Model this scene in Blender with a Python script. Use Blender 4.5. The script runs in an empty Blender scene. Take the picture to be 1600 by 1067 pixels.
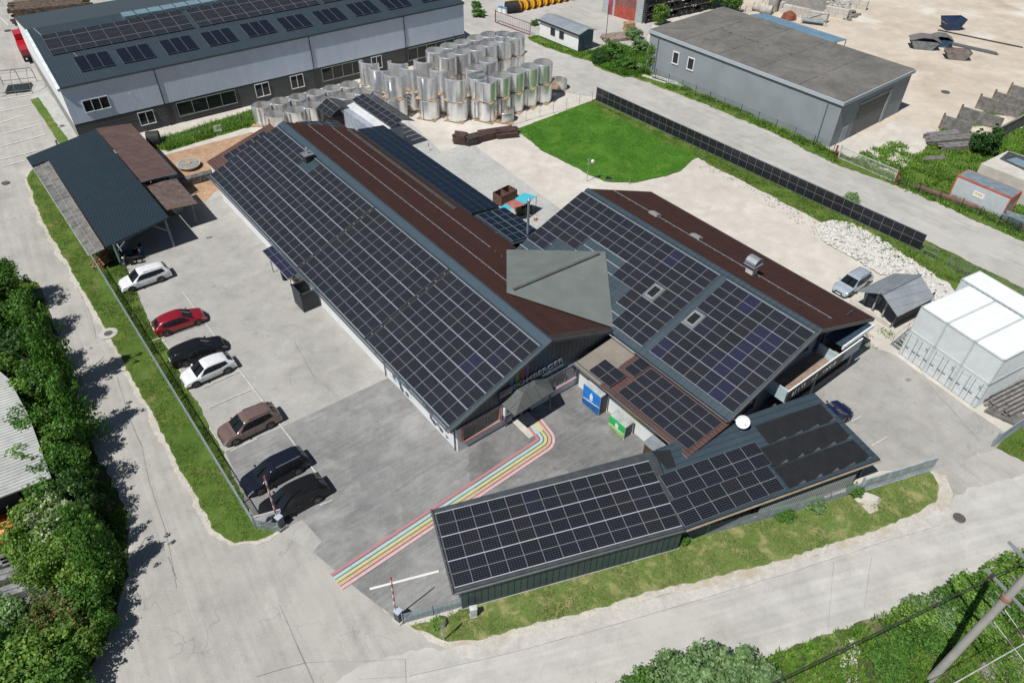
import bpy, math, random
import numpy as np
from mathutils import Vector, Matrix
from mathutils.geometry import tessellate_polygon
from mathutils import noise as mnoise
rad = math.radians
SC = bpy.context.scene
COL = SC.collection
# ------------------------------------------------------------------ camera
F, PITCH, ROLL, H = 1140.36, 0.7294, -0.0172, 42.317
def cam_rows():
    cp, sp = math.cos(PITCH), math.sin(PITCH)
    r = np.array([1, 0, 0.]); d = np.array([0, -sp, -cp]); f = np.array([0, cp, -sp])
    c, s = math.cos(ROLL), math.sin(ROLL)
    return np.array([c*r+s*d, -s*r+c*d, f])
RM = cam_rows()
cd = bpy.data.cameras.new('camera'); cam = bpy.data.objects.new('camera', cd); COL.objects.link(cam)
cd.sensor_width = 36; cd.lens = F/1600*36; cd.clip_end = 2000; cd.clip_start = .5
m4 = Matrix.Identity(4)
for i in range(3):
    m4[i][0] = RM[0][i]; m4[i][1] = -RM[1][i]; m4[i][2] = -RM[2][i]
m4[2][3] = H
cam.matrix_world = m4
SC.camera = cam
# ------------------------------------------------------------------ sky, sun, exposure
SUN_EL, SUN_AZ = rad(59), rad(47)          # shadows fall towards +x +y at 47 degrees from x
w = bpy.data.worlds.new('World'); SC.world = w; w.use_nodes = True
nt = w.node_tree; bg = nt.nodes['Background']
sky = nt.nodes.new('ShaderNodeTexSky'); sky.sky_type = 'NISHITA'; sky.sun_disc = False
sky.sun_elevation = SUN_EL; sky.sun_rotation = math.atan2(-math.cos(SUN_AZ), -math.sin(SUN_AZ)); sky.air_density = 1.0; sky.dust_density = .6
nt.links.new(sky.outputs[0], bg.inputs[0]); bg.inputs[1].default_value = .05
sl = bpy.data.lights.new('sun', 'SUN'); so = bpy.data.objects.new('sun', sl); COL.objects.link(so)
sl.energy = 5.0; sl.angle = rad(.5); sl.color = (1, .975, .935)
sd = Vector((math.cos(SUN_AZ)*math.cos(SUN_EL), math.sin(SUN_AZ)*math.cos(SUN_EL), -math.sin(SUN_EL)))
so.rotation_euler = sd.to_track_quat('-Z', 'Y').to_euler(); so.location = (-30, -30, 80)
SC.view_settings.view_transform = 'Standard'; SC.view_settings.look = 'None'
SC.view_settings.exposure = 0.0; SC.view_settings.gamma = 1
try: SC.view_settings.use_curve_mapping = False
except Exception: pass
# ------------------------------------------------------------------ measuring: point of a height z seen in direction (u, v)
def g(u, v, z=0.):
    d = RM.T@np.array([(u-800)/F, (v-533.5)/F, 1]); t = (z-H)/d[2]
    return Vector((d[0]*t, d[1]*t, z))
WA = -0.8933
O = g(716, 706.6)
def st(P):
    dx, dy = P[0]-O[0], P[1]-O[1]; c, s = math.cos(WA), math.sin(WA)
    return dx*c+dy*s, -dx*s+dy*c
def LM(s, t, z=0):
    c, sn = math.cos(WA), math.sin(WA)
    return Vector((O[0]+s*c-t*sn, O[1]+s*sn+t*c, z))
# ------------------------------------------------------------------ materials
MC = {}
def nd(nt, t, **k):
    n = nt.nodes.new(t)
    for a, b in k.items():
        if a.startswith('i_'):
            key = a[2:]; key = int(key) if key.isdigit() else key.replace('_', ' ')
            n.inputs[key].default_value = b
        else: setattr(n, a, b)
    return n
def base(name, rough=.7, metal=0., spec=None):
    m = bpy.data.materials.new(name); m.use_nodes = True; nt = m.node_tree
    p = nt.nodes['Principled BSDF']; p.inputs['Roughness'].default_value = rough; p.inputs['Metallic'].default_value = metal
    if spec is not None: p.inputs['Specular IOR Level'].default_value = spec
    return m, nt, p
def c4(c): return (c[0], c[1], c[2], 1)
def ramp(nt, a, b, fac, lo=.35, hi=.65):
    r = nd(nt, 'ShaderNodeValToRGB'); r.color_ramp.elements[0].position = lo; r.color_ramp.elements[1].position = hi
    r.color_ramp.elements[0].color = c4(a); r.color_ramp.elements[1].color = c4(b); nt.links.new(fac, r.inputs[0]); return r.outputs[0]
def mixc(nt, fac, a, b, mode='MIX'):
    m = nd(nt, 'ShaderNodeMix', data_type='RGBA', blend_type=mode)
    for s, v in ((0, fac), (6, a), (7, b)):
        if hasattr(v, 'links'): nt.links.new(v, m.inputs[s])
        elif s == 0: m.inputs[0].default_value = v
        else: m.inputs[s].default_value = c4(v)
    return m.outputs[2]
def noise(nt, vec, scale, detail=4, rough=.55, dist=0):
    n = nd(nt, 'ShaderNodeTexNoise'); n.inputs['Scale'].default_value = scale; n.inputs['Detail'].default_value = detail
    n.inputs['Roughness'].default_value = rough; n.inputs['Distortion'].default_value = dist
    if vec: nt.links.new(vec, n.inputs['Vector'])
    return n.outputs[0]
def bump(nt, p, h, dist=.02, st_=.5):
    b = nd(nt, 'ShaderNodeBump'); b.inputs['Distance'].default_value = dist; b.inputs['Strength'].default_value = st_
    nt.links.new(h, b.inputs['Height']); nt.links.new(b.outputs[0], p.inputs['Normal'])
def plain(name, c, rough=.6, metal=0., var=.18, scale=1.5, spec=None, fine=12):
    if name in MC: return MC[name]
    m, nt, p = base(name, rough, metal, spec)
    geo = nd(nt, 'ShaderNodeNewGeometry').outputs['Position']
    a = tuple(x*(1-var) for x in c); b = tuple(min(1, x*(1+var)) for x in c)
    c1 = ramp(nt, a, b, noise(nt, geo, scale, 5)); c2 = ramp(nt, (1-var,)*3, (1, 1, 1), noise(nt, geo, fine, 3), .3, .6)
    nt.links.new(mixc(nt, .7, c1, c2, 'MULTIPLY'), p.inputs['Base Color'])
    MC[name] = m; return m
def paint(name, c, rough=.25, coat=.6, metal=0.):
    if name in MC: return MC[name]
    m, nt, p = base(name, rough, metal, .5 if sum(c) > .12 else .22); p.inputs['Base Color'].default_value = c4(c)
    if sum(c) < .12: coat *= .3
    p.inputs['Coat Weight'].default_value = coat; p.inputs['Coat Roughness'].default_value = .04
    geo = nd(nt, 'ShaderNodeNewGeometry').outputs['Position']
    nt.links.new(ramp(nt, tuple(x*.9 for x in c), c, noise(nt, geo, 3)), p.inputs['Base Color'])
    MC[name] = m; return m
def ground(name, a, b, patch=None, crack=0., bumpd=.02, sc=.12, streak=None, fine=.12, pscale=.5, plo=.52, phi=.66, rough=.9, wear=None, stain=0.):
    m, nt, p = base(name, rough, 0, .25)
    geo = nd(nt, 'ShaderNodeNewGeometry').outputs['Position']
    n1 = noise(nt, geo, sc, 6, .6, .6); n2 = noise(nt, geo, sc*7, 5, .65)
    c = ramp(nt, a, b, n1, .34, .66)
    c = mixc(nt, .8, c, ramp(nt, (.80,)*3, (1.12,)*3, n2, .3, .7), 'MULTIPLY')
    n3 = noise(nt, geo, 9, 4, .7)
    c = mixc(nt, 1., c, ramp(nt, (1-fine,)*3, (1+fine*.6,)*3, n3, .3, .7), 'MULTIPLY')
    if streak is not None:
        mp = nd(nt, 'ShaderNodeMapping'); mp.vector_type = 'TEXTURE'
        mp.inputs['Rotation'].default_value = (0, 0, streak); mp.inputs['Scale'].default_value = (3.2, .3, 1)
        nt.links.new(geo, mp.inputs[0]); n = noise(nt, mp.outputs[0], 1.2, 6, .75)
        c = mixc(nt, .9, c, ramp(nt, (.76,)*3, (1.18,)*3, n, .3, .72), 'MULTIPLY')
    if wear is not None:
        mp = nd(nt, 'ShaderNodeMapping'); mp.vector_type = 'TEXTURE'; mp.inputs['Rotation'].default_value = (0, 0, wear); mp.inputs['Scale'].default_value = (14, .55, 1)
        nt.links.new(geo, mp.inputs[0]); n = noise(nt, mp.outputs[0], 1.0, 5, .6, .3)
        c = mixc(nt, 1, c, ramp(nt, (.90, .896, .89), (1.04, 1.04, 1.035), n, .36, .64), 'MULTIPLY')
    if stain:
        n = noise(nt, geo, 1.1, 6, .7, .8); c = mixc(nt, 1, c, ramp(nt, (1-stain, 1-stain, 1-stain), (1, 1, 1), n, .30, .47), 'MULTIPLY')
        n = noise(nt, geo, 5.5, 3, .6); c = mixc(nt, 1, c, ramp(nt, (1-stain*.7,)*3, (1, 1, 1), n, .26, .36), 'MULTIPLY')
    if patch:
        n = noise(nt, geo, pscale, 5, .62, .4); r = ramp(nt, (0, 0, 0), (1, 1, 1), n, plo, phi)
        c = mixc(nt, r, c, patch)
    if crack:
        wv = nd(nt, 'ShaderNodeTexNoise'); wv.inputs['Scale'].default_value = .8; nt.links.new(geo, wv.inputs['Vector'])
        ad = nd(nt, 'ShaderNodeVectorMath', operation='MULTIPLY_ADD'); ad.inputs[1].default_value = (2.2,)*3
        nt.links.new(wv.outputs['Color'], ad.inputs[0]); nt.links.new(geo, ad.inputs[2])
        vo = nd(nt, 'ShaderNodeTexVoronoi', feature='DISTANCE_TO_EDGE'); vo.inputs['Scale'].default_value = .17
        nt.links.new(ad.outputs[0], vo.inputs['Vector'])
        r = ramp(nt, (1, 1, 1), (0, 0, 0), vo.outputs['Distance'], .002, .009)
        msk = ramp(nt, (0, 0, 0), (1, 1, 1), noise(nt, geo, .3, 3), .45, .6)
        mm = nd(nt, 'ShaderNodeMath', operation='MULTIPLY'); nt.links.new(r, mm.inputs[0]); nt.links.new(msk, mm.inputs[1])
        m2 = nd(nt, 'ShaderNodeMath', operation='MULTIPLY'); nt.links.new(mm.outputs[0], m2.inputs[0]); m2.inputs[1].default_value = crack
        c = mixc(nt, m2.outputs[0], c, tuple(x*.45 for x in a))
    nt.links.new(c, p.inputs['Base Color']); bump(nt, p, n3, bumpd, .6)
    MC[name] = m; return m
def bricks(name, c1, c2, mortar, w_, h_, msize=.02, offset=.5, rough=.6, metal=0., bd=.01, var=.3, spec=None, dirt=.2):
    if name in MC: return MC[name]
    m, nt, p = base(name, rough, metal, spec)
    uv = nd(nt, 'ShaderNodeUVMap').outputs[0]; geo = nd(nt, 'ShaderNodeNewGeometry').outputs['Position']
    b = nd(nt, 'ShaderNodeTexBrick'); b.offset = offset; b.inputs['Scale'].default_value = 1
    b.inputs['Brick Width'].default_value = w_; b.inputs['Row Height'].default_value = h_; b.inputs['Mortar Size'].default_value = msize
    b.inputs['Mortar Smooth'].default_value = .1
    b.inputs['Color1'].default_value = c4(c1); b.inputs['Color2'].default_value = c4(c2); b.inputs['Mortar'].default_value = c4(mortar)
    nt.links.new(uv, b.inputs['Vector'])
    d = ramp(nt, (1-dirt,)*3, (1+dirt*.5,)*3, noise(nt, geo, .6, 5, .7), .3, .7)
    nt.links.new(mixc(nt, 1, b.outputs[0], d, 'MULTIPLY'), p.inputs['Base Color'])
    inv = nd(nt, 'ShaderNodeMath', operation='SUBTRACT'); inv.inputs[0].default_value = 1; nt.links.new(b.outputs['Fac'], inv.inputs[1])
    bump(nt, p, inv.outputs[0], bd, .8)
    MC[name] = m; return m
def cells(name, c, line, rough=.12):
    m, nt, p = base(name, rough, 0, .32)
    uv = nd(nt, 'ShaderNodeUVMap').outputs[0]
    at = nd(nt, 'ShaderNodeAttribute', attribute_name='tone').outputs['Color']
    b = nd(nt, 'ShaderNodeTexBrick'); b.offset = 0; b.inputs['Scale'].default_value = 1
    b.inputs['Brick Width'].default_value = 1/6; b.inputs['Row Height'].default_value = 1/12; b.inputs['Mortar Size'].default_value = .0042; b.inputs['Mortar Smooth'].default_value = 0
    b.inputs['Color1'].default_value = (0, 0, 0, 1); b.inputs['Color2'].default_value = (.0, .0, .0, 1); b.inputs['Mortar'].default_value = (1, 1, 1, 1)
    nt.links.new(uv, b.inputs['Vector'])
    cc = mixc(nt, b.outputs['Fac'], at, line)
    sp = nd(nt, 'ShaderNodeSeparateXYZ'); nt.links.new(uv, sp.inputs[0])
    a1 = nd(nt, 'ShaderNodeMath', operation='SUBTRACT'); a1.inputs[1].default_value = .5; nt.links.new(sp.outputs[1], a1.inputs[0])
    a2 = nd(nt, 'ShaderNodeMath', operation='ABSOLUTE'); nt.links.new(a1.outputs[0], a2.inputs[0])
    a3 = nd(nt, 'ShaderNodeMath', operation='LESS_THAN'); a3.inputs[1].default_value = .013; nt.links.new(a2.outputs[0], a3.inputs[0])
    cc = mixc(nt, a3.outputs[0], cc, (.20, .205, .22))
    nt.links.new(cc, p.inputs['Base Color'])
    pass
    MC[name] = m; return m
def leafmat(name, rough=.55):
    m, nt, p = base(name, rough, 0, .3)
    at = nd(nt, 'ShaderNodeAttribute', attribute_name='tone').outputs['Color']
    nt.links.new(at, p.inputs['Base Color'])
    tr = nd(nt, 'ShaderNodeBsdfTranslucent'); nt.links.new(mixc(nt, 1, at, (1.2, 1.5, .5), 'MULTIPLY'), tr.inputs[0])
    mx = nd(nt, 'ShaderNodeMixShader'); mx.inputs[0].default_value = .35
    nt.links.new(p.outputs[0], mx.inputs[1]); nt.links.new(tr.outputs[0], mx.inputs[2])
    nt.links.new(mx.outputs[0], nt.nodes['Material Output'].inputs[0])
    MC[name] = m; return m
WHITE = plain('white_paint', (.74, .75, .75), .5, var=.05)
RAIL = plain('bright_rail', (.58, .60, .64), .35, .3, .06)
SILVER = plain('aluminium', (.55, .57, .60), .35, .7, .06)
DARKM = plain('dark_metal', (.035, .04, .045), .5, .3, .1)
GREYM = plain('galvanised', (.33, .37, .40), .45, .5, .1)
GLASS = paint('window_glass', (.018, .022, .026), .06, 1)
BLACK = plain('black_rubber', (.012, .012, .013), .8, 0, .1)
WOOD = plain('weathered_wood', (.20, .15, .105), .85, 0, .35, 2)
PINE = plain('fresh_wood', (.46, .31, .17), .8, 0, .25, 2)
GREYWOOD = plain('grey_timber', (.20, .19, .18), .85, 0, .3, 2)
CONC = plain('concrete', (.36, .35, .32), .9, 0, .15, 1)
PALECONC = plain('pale_concrete', (.50, .47, .42), .9, 0, .1, 1)
FRAME = plain('panel_frame', (.36, .37, .39), .4, .4, .06)
CELL = cells('solar_glass', None, (.085, .09, .105), .2)
MATBLACK = plain('rubber_absorber', (.011, .012, .014), .6, 0, .2)
SLATE = bricks('slate_blue_roof', (.042, .066, .084), (.047, .072, .090), (.018, .028, .036), .50, 30, .018, 0, .5, .2, .02, dirt=.15)
SLATE_TILE = bricks('slate_blue_tile', (.022, .040, .052), (.026, .045, .058), (.009, .015, .02), .35, .37, .035, .5, .45, .2, .03, dirt=.12)
BROWN = bricks('brown_metal_tile', (.060, .030, .026), (.068, .035, .030), (.028, .014, .012), 3.0, .30, .03, .5, .9, 0, .03, dirt=.16, spec=.08)
REDBROWN = bricks('red_brown_sheet', (.098, .050, .042), (.11, .056, .046), (.045, .022, .018), 3, .35, .03, .5, .6, 0, .03, dirt=.3)
MEMB = plain('membrane_grey_green', (.135, .155, .145), .75, 0, .10, .6)
CLAD = bricks('dark_blue_cladding', (.042, .062, .082), (.048, .068, .088), (.006, .009, .012), .42, 30, .025, 0, .4, .3, .03, dirt=.1)
FIBRE = bricks('pale_corrugated_sheet', (.46, .47, .44), (.50, .51, .48), (.30, .31, .30), .28, 30, .07, 0, .75, 0, .06, dirt=.25)
LBLUE = bricks('pale_blue_cladding', (.54, .62, .72), (.56, .64, .74), (.44, .52, .62), .5, 30, .012, 0, .5, 0, .02, dirt=.08)
DGREYW = bricks('dark_grey_cladding', (.055, .060, .065), (.062, .067, .072), (.03, .033, .036), 30, .45, .025, 0, .5, .1, .02, dirt=.1)
LEAF = leafmat('leaf'); GRASS = leafmat('grass_blade', .7)
# ------------------------------------------------------------------ mesh helper
class MB:
    def __init__(s): s.v = []; s.f = []; s.uv = []; s.mi = []; s.tone = []; s.cm = 0; s.ct = (.5, .5, .5)
    def face(s, pts, uvs=None, mi=None):
        n = len(s.v); s.v += [tuple(p) for p in pts]; s.f.append(tuple(range(n, n+len(pts))))
        if uvs is None:
            p0 = Vector(pts[0]); a = (Vector(pts[1])-p0); L = a.length or 1; a = a/L
            nn = a.cross(Vector(pts[-1])-p0)
            if nn.length < 1e-9: nn = Vector((0, 0, 1))
            b = nn.normalized().cross(a)
            uvs = [((Vector(p)-p0).dot(a), (Vector(p)-p0).dot(b)) for p in pts]
        s.uv += uvs; s.mi.append(s.cm if mi is None else mi); s.tone += [s.ct]*len(pts)
    def hexa(s, b, t):      # bottom loop (ccw from above), top loop
        n = len(b)
        s.face(t); s.face(b[::-1])
        for i in range(n):
            j = (i+1) % n; s.face([b[i], b[j], t[j], t[i]])
    def bx(s, x0, x1, y0, y1, z0, z1, M=None):
        b = [Vector((x0, y0, z0)), Vector((x1, y0, z0)), Vector((x1, y1, z0)), Vector((x0, y1, z0))]
        t = [p+Vector((0, 0, z1-z0)) for p in b]
        if M is not None: b = [M@p for p in b]; t = [M@p for p in t]
        s.hexa(b, t); return s
    def prism(s, poly, z0, z1):
        s.hexa([Vector((p[0], p[1], z0)) for p in poly], [Vector((p[0], p[1], z1)) for p in poly]); return s
    def slab(s, q, th):     # q ccw top face
        q = [Vector(p) for p in q]; n = (q[1]-q[0]).cross(q[-1]-q[0]).normalized()
        s.hexa([p-n*th for p in q], q); return s
    def beam(s, a, b, w=.05, h=None):
        h = h or w; a = Vector(a); b = Vector(b); d = (b-a).normalized()
        up = Vector((0, 0, 1)) if abs(d.z) < .95 else Vector((1, 0, 0))
        x = d.cross(up).normalized()*w/2; y = x.cross(d).normalized()*h/2
        s.hexa([a-x-y, a+x-y, a+x+y, a-x+y][::-1], [b-x-y, b+x-y, b+x+y, b-x+y][::-1]); return s
    def tube(s, a, b, r, r1=None, n=8, cap=True):
        r1 = r if r1 is None else r1; a = Vector(a); b = Vector(b); d = (b-a).normalized()
        up = Vector((0, 0, 1)) if abs(d.z) < .95 else Vector((1, 0, 0))
        x = d.cross(up).normalized(); y = d.cross(x)
        A = [a+(x*math.cos(k*2*math.pi/n)+y*math.sin(k*2*math.pi/n))*r for k in range(n)]
        B = [b+(x*math.cos(k*2*math.pi/n)+y*math.sin(k*2*math.pi/n))*r1 for k in range(n)]
        for k in range(n):
            j = (k+1) % n; s.face([A[k], A[j], B[j], B[k]])
        if cap: s.face(A[::-1]); s.face(B)
        return s
    def sphere(s, c, r, n=8, sz=1):
        c = Vector(c)
        P = lambda i, j: c+Vector((math.cos(j*2*math.pi/n)*math.sin(i*math.pi/(n//2))*r, math.sin(j*2*math.pi/n)*math.sin(i*math.pi/(n//2))*r, math.cos(i*math.pi/(n//2))*r*sz))
        for i in range(n//2):
            for j in range(n): s.face([P(i, j), P(i+1, j), P(i+1, j+1), P(i, j+1)])
        return s
    def mesh(s, name, mats, smooth=False):
        me = bpy.data.meshes.new(name); me.from_pydata(s.v, [], s.f)
        ul = me.uv_layers.new(name='UVMap'); ul.data.foreach_set('uv', np.array(s.uv, dtype=np.float32).ravel())
        at = me.color_attributes.new('tone', 'FLOAT_COLOR', 'CORNER')
        t = np.ones((len(s.tone), 4), dtype=np.float32); t[:, :3] = np.array(s.tone, dtype=np.float32); at.data.foreach_set('color', t.ravel())
        mats = mats if isinstance(mats, (list, tuple)) else [mats]
        for m in mats: me.materials.append(m)
        me.polygons.foreach_set('material_index', s.mi)
        if smooth:
            import bmesh
            bm = bmesh.new(); bm.from_mesh(me); bmesh.ops.remove_doubles(bm, verts=bm.verts, dist=.0005); bm.to_mesh(me); bm.free()
            me.polygons.foreach_set('use_smooth', [True]*len(me.polygons))
            if smooth != True: me.set_sharp_from_angle(angle=smooth)
        me.update(); return me
    def build(s, name, mats, parent=None, smooth=False):
        o = bpy.data.objects.new(name, s.mesh(name, mats, smooth)); COL.objects.link(o)
        if parent: o.parent = parent
        return o
def tag(o, label=None, cat=None, group=None, kind=None):
    if label: o['label'] = label
    if cat: o['category'] = cat
    if group: o['group'] = group
    if kind: o['kind'] = kind
    return o
def thing(name, label, cat, x=0, y=0, rz=0., group=None, z=0.):
    o = bpy.data.objects.new(name, None); o.empty_display_size = .3; COL.objects.link(o)
    o.location = (x, y, z); o.rotation_euler = (0, 0, rz); tag(o, label, cat, group)
    o['_m'] = 0; del o['_m']; return o
def frame(P, rz):  # world -> local converter
    c, s = math.cos(rz), math.sin(rz); x0, y0 = P[0], P[1]
    return lambda Q: Vector(((Q[0]-x0)*c+(Q[1]-y0)*s, -(Q[0]-x0)*s+(Q[1]-y0)*c, Q[2]))
def mesh_obj(name, me, parent=None, M=None):
    o = bpy.data.objects.new(name, me); COL.objects.link(o)
    if parent: o.parent = parent
    if M is not None: o.matrix_basis = M
    return o
def copy_tree(o, parent=None):
    c = o.copy(); COL.objects.link(c); c.parent = parent
    for ch in o.children: copy_tree(ch, c)
    return c
ORD = ['first', 'second', 'third', 'fourth', 'fifth', 'sixth', 'seventh', 'eighth', 'ninth', 'tenth', 'eleventh', 'twelfth', 'thirteenth', 'fourteenth', 'fifteenth', 'sixteenth', 'seventeenth', 'eighteenth', 'nineteenth', 'twentieth']
# ------------------------------------------------------------------ ground regions
random.seed(5)
LV = {}
def region(name, px, mat, lvl, jit=.12, kind='structure', world=False, step=.4):
    LV[lvl] = LV.get(lvl, 0)+1; zl_ = lvl*.012+LV[lvl]*.0012
    pts = [Vector((p[0], p[1], 0)) if world else g(*p) for p in px]; out = []
    for i, a in enumerate(pts):
        b = pts[(i+1) % len(pts)]; L = (b-a).length; n = max(1, min(150, int(L/step)))
        d = (b-a).normalized(); nn = Vector((-d.y, d.x, 0))
        for k in range(n):
            p = a+(b-a)*(k/n)
            q = jit*(mnoise.noise(p*.4)*.9+mnoise.noise(p*1.9)*.8) if k else 0
            p = p+nn*q; out.append(Vector((p.x, p.y, zl_)))
    mb = MB()
    area = sum(out[i].x*out[(i+1) % len(out)].y-out[(i+1) % len(out)].x*out[i].y for i in range(len(out)))
    if area < 0: out = out[::-1]
    me = bpy.data.meshes.new(name); tri = tessellate_polygon([out])
    f = []
    for t in tri:
        a, b, c = t
        if (out[b]-out[a]).cross(out[c]-out[a]).z < 0: b, c = c, b
        f.append((a, b, c))
    me.from_pydata([tuple(p) for p in out], [], f)
    ul = me.uv_layers.new(name='UVMap'); ul.data.foreach_set('uv', [c for l in me.loops for c in out[l.vertex_index][:2]])
    me.materials.append(mat); o = bpy.data.objects.new(name, me); COL.objects.link(o); o['kind'] = kind; return o
M_GRAVEL = ground('pale_gravel', (.49, .455, .405), (.58, .542, .484), (.47, .44, .39), sc=.08, fine=.10)
M_ROAD = ground('worn_asphalt', (.365, .352, .325), (.42, .407, .378), (.40, .383, .35), crack=.38, sc=.06, fine=.10, pscale=.15, wear=(lambda d: math.atan2(d.y, d.x))(g(300, 900)-g(120, 400)), stain=.10)
M_FRONT = ground('front_road_asphalt', (.425, .412, .385), (.495, .482, .452), (.46, .443, .412), crack=.15, sc=.08, fine=.08, pscale=.15, wear=(lambda d: math.atan2(d.y, d.x))(g(1400, 880)-g(700, 1060)), stain=.06)
M_BACK = ground('back_road_asphalt', (.385, .373, .347), (.445, .433, .405), (.425, .412, .38), crack=.1, sc=.07, fine=.08, pscale=.15, wear=(lambda d: math.atan2(d.y, d.x))(g(1400, 330)-g(900, 110)), stain=.05)
M_YARD = ground('yard_asphalt', (.315, .306, .285), (.40, .389, .363), (.35, .336, .308), stain=.13, crack=.3, sc=.09, fine=.10, pscale=.35)
M_DARK = ground('brushed_dark_concrete', (.19, .19, .187), (.29, .289, .283), (.34, .338, .325), crack=.3, sc=.16, streak=WA+math.pi/2, fine=.12, pscale=.22, plo=.55, phi=.75)
M_SLAB = ground('light_concrete_slab', (.36, .36, .345), (.44, .44, .42), None, sc=.3, fine=.08)
M_SAND = ground('sand', (.46, .39, .31), (.55, .49, .41), (.60, .57, .51), sc=.05, fine=.10, pscale=.07)
M_GRASS = ground('grass_turf', (.065, .12, .018), (.115, .175, .03), (.17, .16, .06), sc=.35, fine=.35, pscale=.6, plo=.56, phi=.70, bumpd=.06)
M_DRY = ground('dry_grass_turf', (.10, .16, .03), (.15, .20, .055), (.28, .26, .12), sc=.5, fine=.35, pscale=.9, plo=.50, phi=.66, bumpd=.06)
M_LAWN = ground('lawn_turf', (.040, .125, .010), (.07, .185, .014), (.10, .19, .025), sc=.22, fine=.35, pscale=.5, plo=.48, phi=.72, bumpd=.05)
M_SOIL = ground('weedy_soil', (.06, .075, .03), (.13, .125, .06), (.22, .19, .14), sc=.3, fine=.4, bumpd=.08)
M_EDGE = ground('dusty_verge', (.47, .435, .38), (.53, .495, .44), (.40, .35, .26), sc=.4, fine=.2)
M_PAVE = bricks('orange_clinker_paving', (.42, .22, .13), (.46, .33, .20), (.30, .24, .18), .4, .2, .012, .5, .9, 0, .01, dirt=.3)
gm = MB(); gm.face([(-900, -300, -.02), (900, -300, -.02), (900, 1500, -.02), (-900, 1500, -.02)]); tag(gm.build('ground', M_GRAVEL), kind='structure')
region('road', [(-300, 220), (-120, -60), (60, -80), (330, -80), (200, 60), (105, 215), (45, 275), (68, 350), (140, 470), (240, 650), (330, 828), (362, 850), (440, 832), (490, 862), (622, 972), (700, 1008), (790, 992), (1000, 936), (1200, 888), (1300, 858), (1420, 812), (1466, 788), (1472, 745), (1455, 735), (1555, 700), (1600, 722), (1900, 850), (1900, 760), (1980, 860), (1600, 880), (1520, 900), (1400, 955), (1300, 1000), (1180, 1030), (1000, 1067), (900, 1130), (600, 1400), (100, 1400), (130, 1067), (180, 980), (205, 900), (205, 800), (150, 700), (110, 560), (60, 440), (0, 428), (-300, 380)], M_ROAD, 1)
region('front_road', [(560, 1040), (640, 1015), (700, 1012), (790, 994), (1000, 940), (1200, 892), (1300, 862), (1425, 818), (1480, 790), (1520, 760), (1600, 740), (1900, 860), (1900, 760), (1980, 860), (1600, 878), (1520, 898), (1400, 953), (1300, 998), (1180, 1028), (1000, 1065), (900, 1128), (600, 1250), (430, 1200), (470, 1100)], M_FRONT, 2, .5)
region('road_shoulder', [(700, 1008), (790, 993), (1000, 937), (1200, 889), (1300, 859), (1425, 813), (1478, 788), (1488, 800), (1440, 832), (1200, 906), (1000, 966), (820, 1016), (720, 1030)], ground('shoulder_dust', (.44, .42, .385), (.52, .50, .46), None, sc=.3, fine=.08), 3, .25)
region('back_road', [(690, 60), (760, -60), (1060, -60), (1010, 60), (1008, 122), (1180, 190), (1310, 255), (1400, 287), (1600, 372), (1900, 500), (1900, 600), (1600, 452), (1440, 382), (1340, 328), (1250, 292), (1100, 228), (931, 152), (725, 120)], M_BACK, 1)
region('parking_yard', [(205, 440), (185, 405), (235, 330), (300, 235), (380, 218), (440, 250), (960, 480), (1340, 530), (1400, 556), (1525, 645), (1590, 690), (1455, 735), (1375, 735), (1050, 850), (722, 955), (622, 972), (490, 862), (440, 835), (398, 815), (370, 760), (340, 690), (300, 620), (272, 555), (232, 500)], M_YARD, 2, .08)
region('courtyard_concrete', [(366, 735), (352, 706), (457, 660), (606, 591), (716, 690), (900, 590), (1060, 690), (1050, 800), (722, 952), (626, 972), (560, 922), (489, 863), (503, 846), (472, 812), (452, 822), (398, 815)], M_DARK, 3, .05)
M_DARK2 = ground('darker_brushed_concrete', (.145, .145, .142), (.215, .214, .21), (.27, .268, .26), crack=.3, sc=.25, streak=WA+math.pi/2, fine=.14, pscale=.3, plo=.5, phi=.75)  # darker version of the courtyard concrete, used in front of the gable
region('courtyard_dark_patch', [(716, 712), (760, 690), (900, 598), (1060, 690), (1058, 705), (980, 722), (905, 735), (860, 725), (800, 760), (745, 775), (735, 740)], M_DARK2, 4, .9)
region('concrete_slab', [(640, 190), (690, 238), (735, 223), (900, 345), (830, 360), (600, 200)], M_SLAB, 2, .05)
pv = region('brick_paving', [(258, 243), (394, 207), (450, 250), (335, 300), (318, 318), (285, 288)], M_PAVE, 4, .02)
region('paving_strip', [(250, 233), (378, 196), (394, 207), (258, 243)], PALECONC, 4, .02)
region('lawn', [(806, 203), (925, 158), (960, 172), (1105, 240), (1080, 252), (1062, 268), (1040, 276), (990, 286), (945, 284), (918, 273), (900, 262), (850, 238)], M_LAWN, 5, .14)
region('verge', [(42, 280), (52, 264), (75, 262), (400, 822), (436, 828), (402, 845), (367, 849), (330, 825), (240, 650), (140, 470), (68, 350)], M_GRASS, 5, .2)
region('dusty_edge', [(38, 283), (45, 265), (75, 262), (400, 822), (440, 832), (402, 852), (360, 853), (322, 828), (232, 652), (132, 472), (61, 352)], M_EDGE, 3, .3)
region('grass_verge', [(130, 370), (190, 400), (207, 440), (232, 500), (262, 545), (300, 620), (340, 690), (366, 750), (400, 822)], M_GRASS, 5, .25)
region('roadside_strip', [(640, 978), (690, 968), (735, 945), (1060, 845), (1345, 765), (1450, 735), (1466, 758), (1462, 785), (1420, 808), (1300, 850), (1200, 882), (1000, 930), (850, 972), (780, 992), (700, 1003), (672, 990)], M_DRY, 5, .25)
region('dusty_shoulder', [(630, 972), (735, 945), (1450, 735), (1476, 745), (1478, 790), (1425, 818), (1300, 862), (1200, 894), (1000, 944), (850, 985), (760, 1010), (690, 1010), (650, 990)], M_EDGE, 3, .3)
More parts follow.
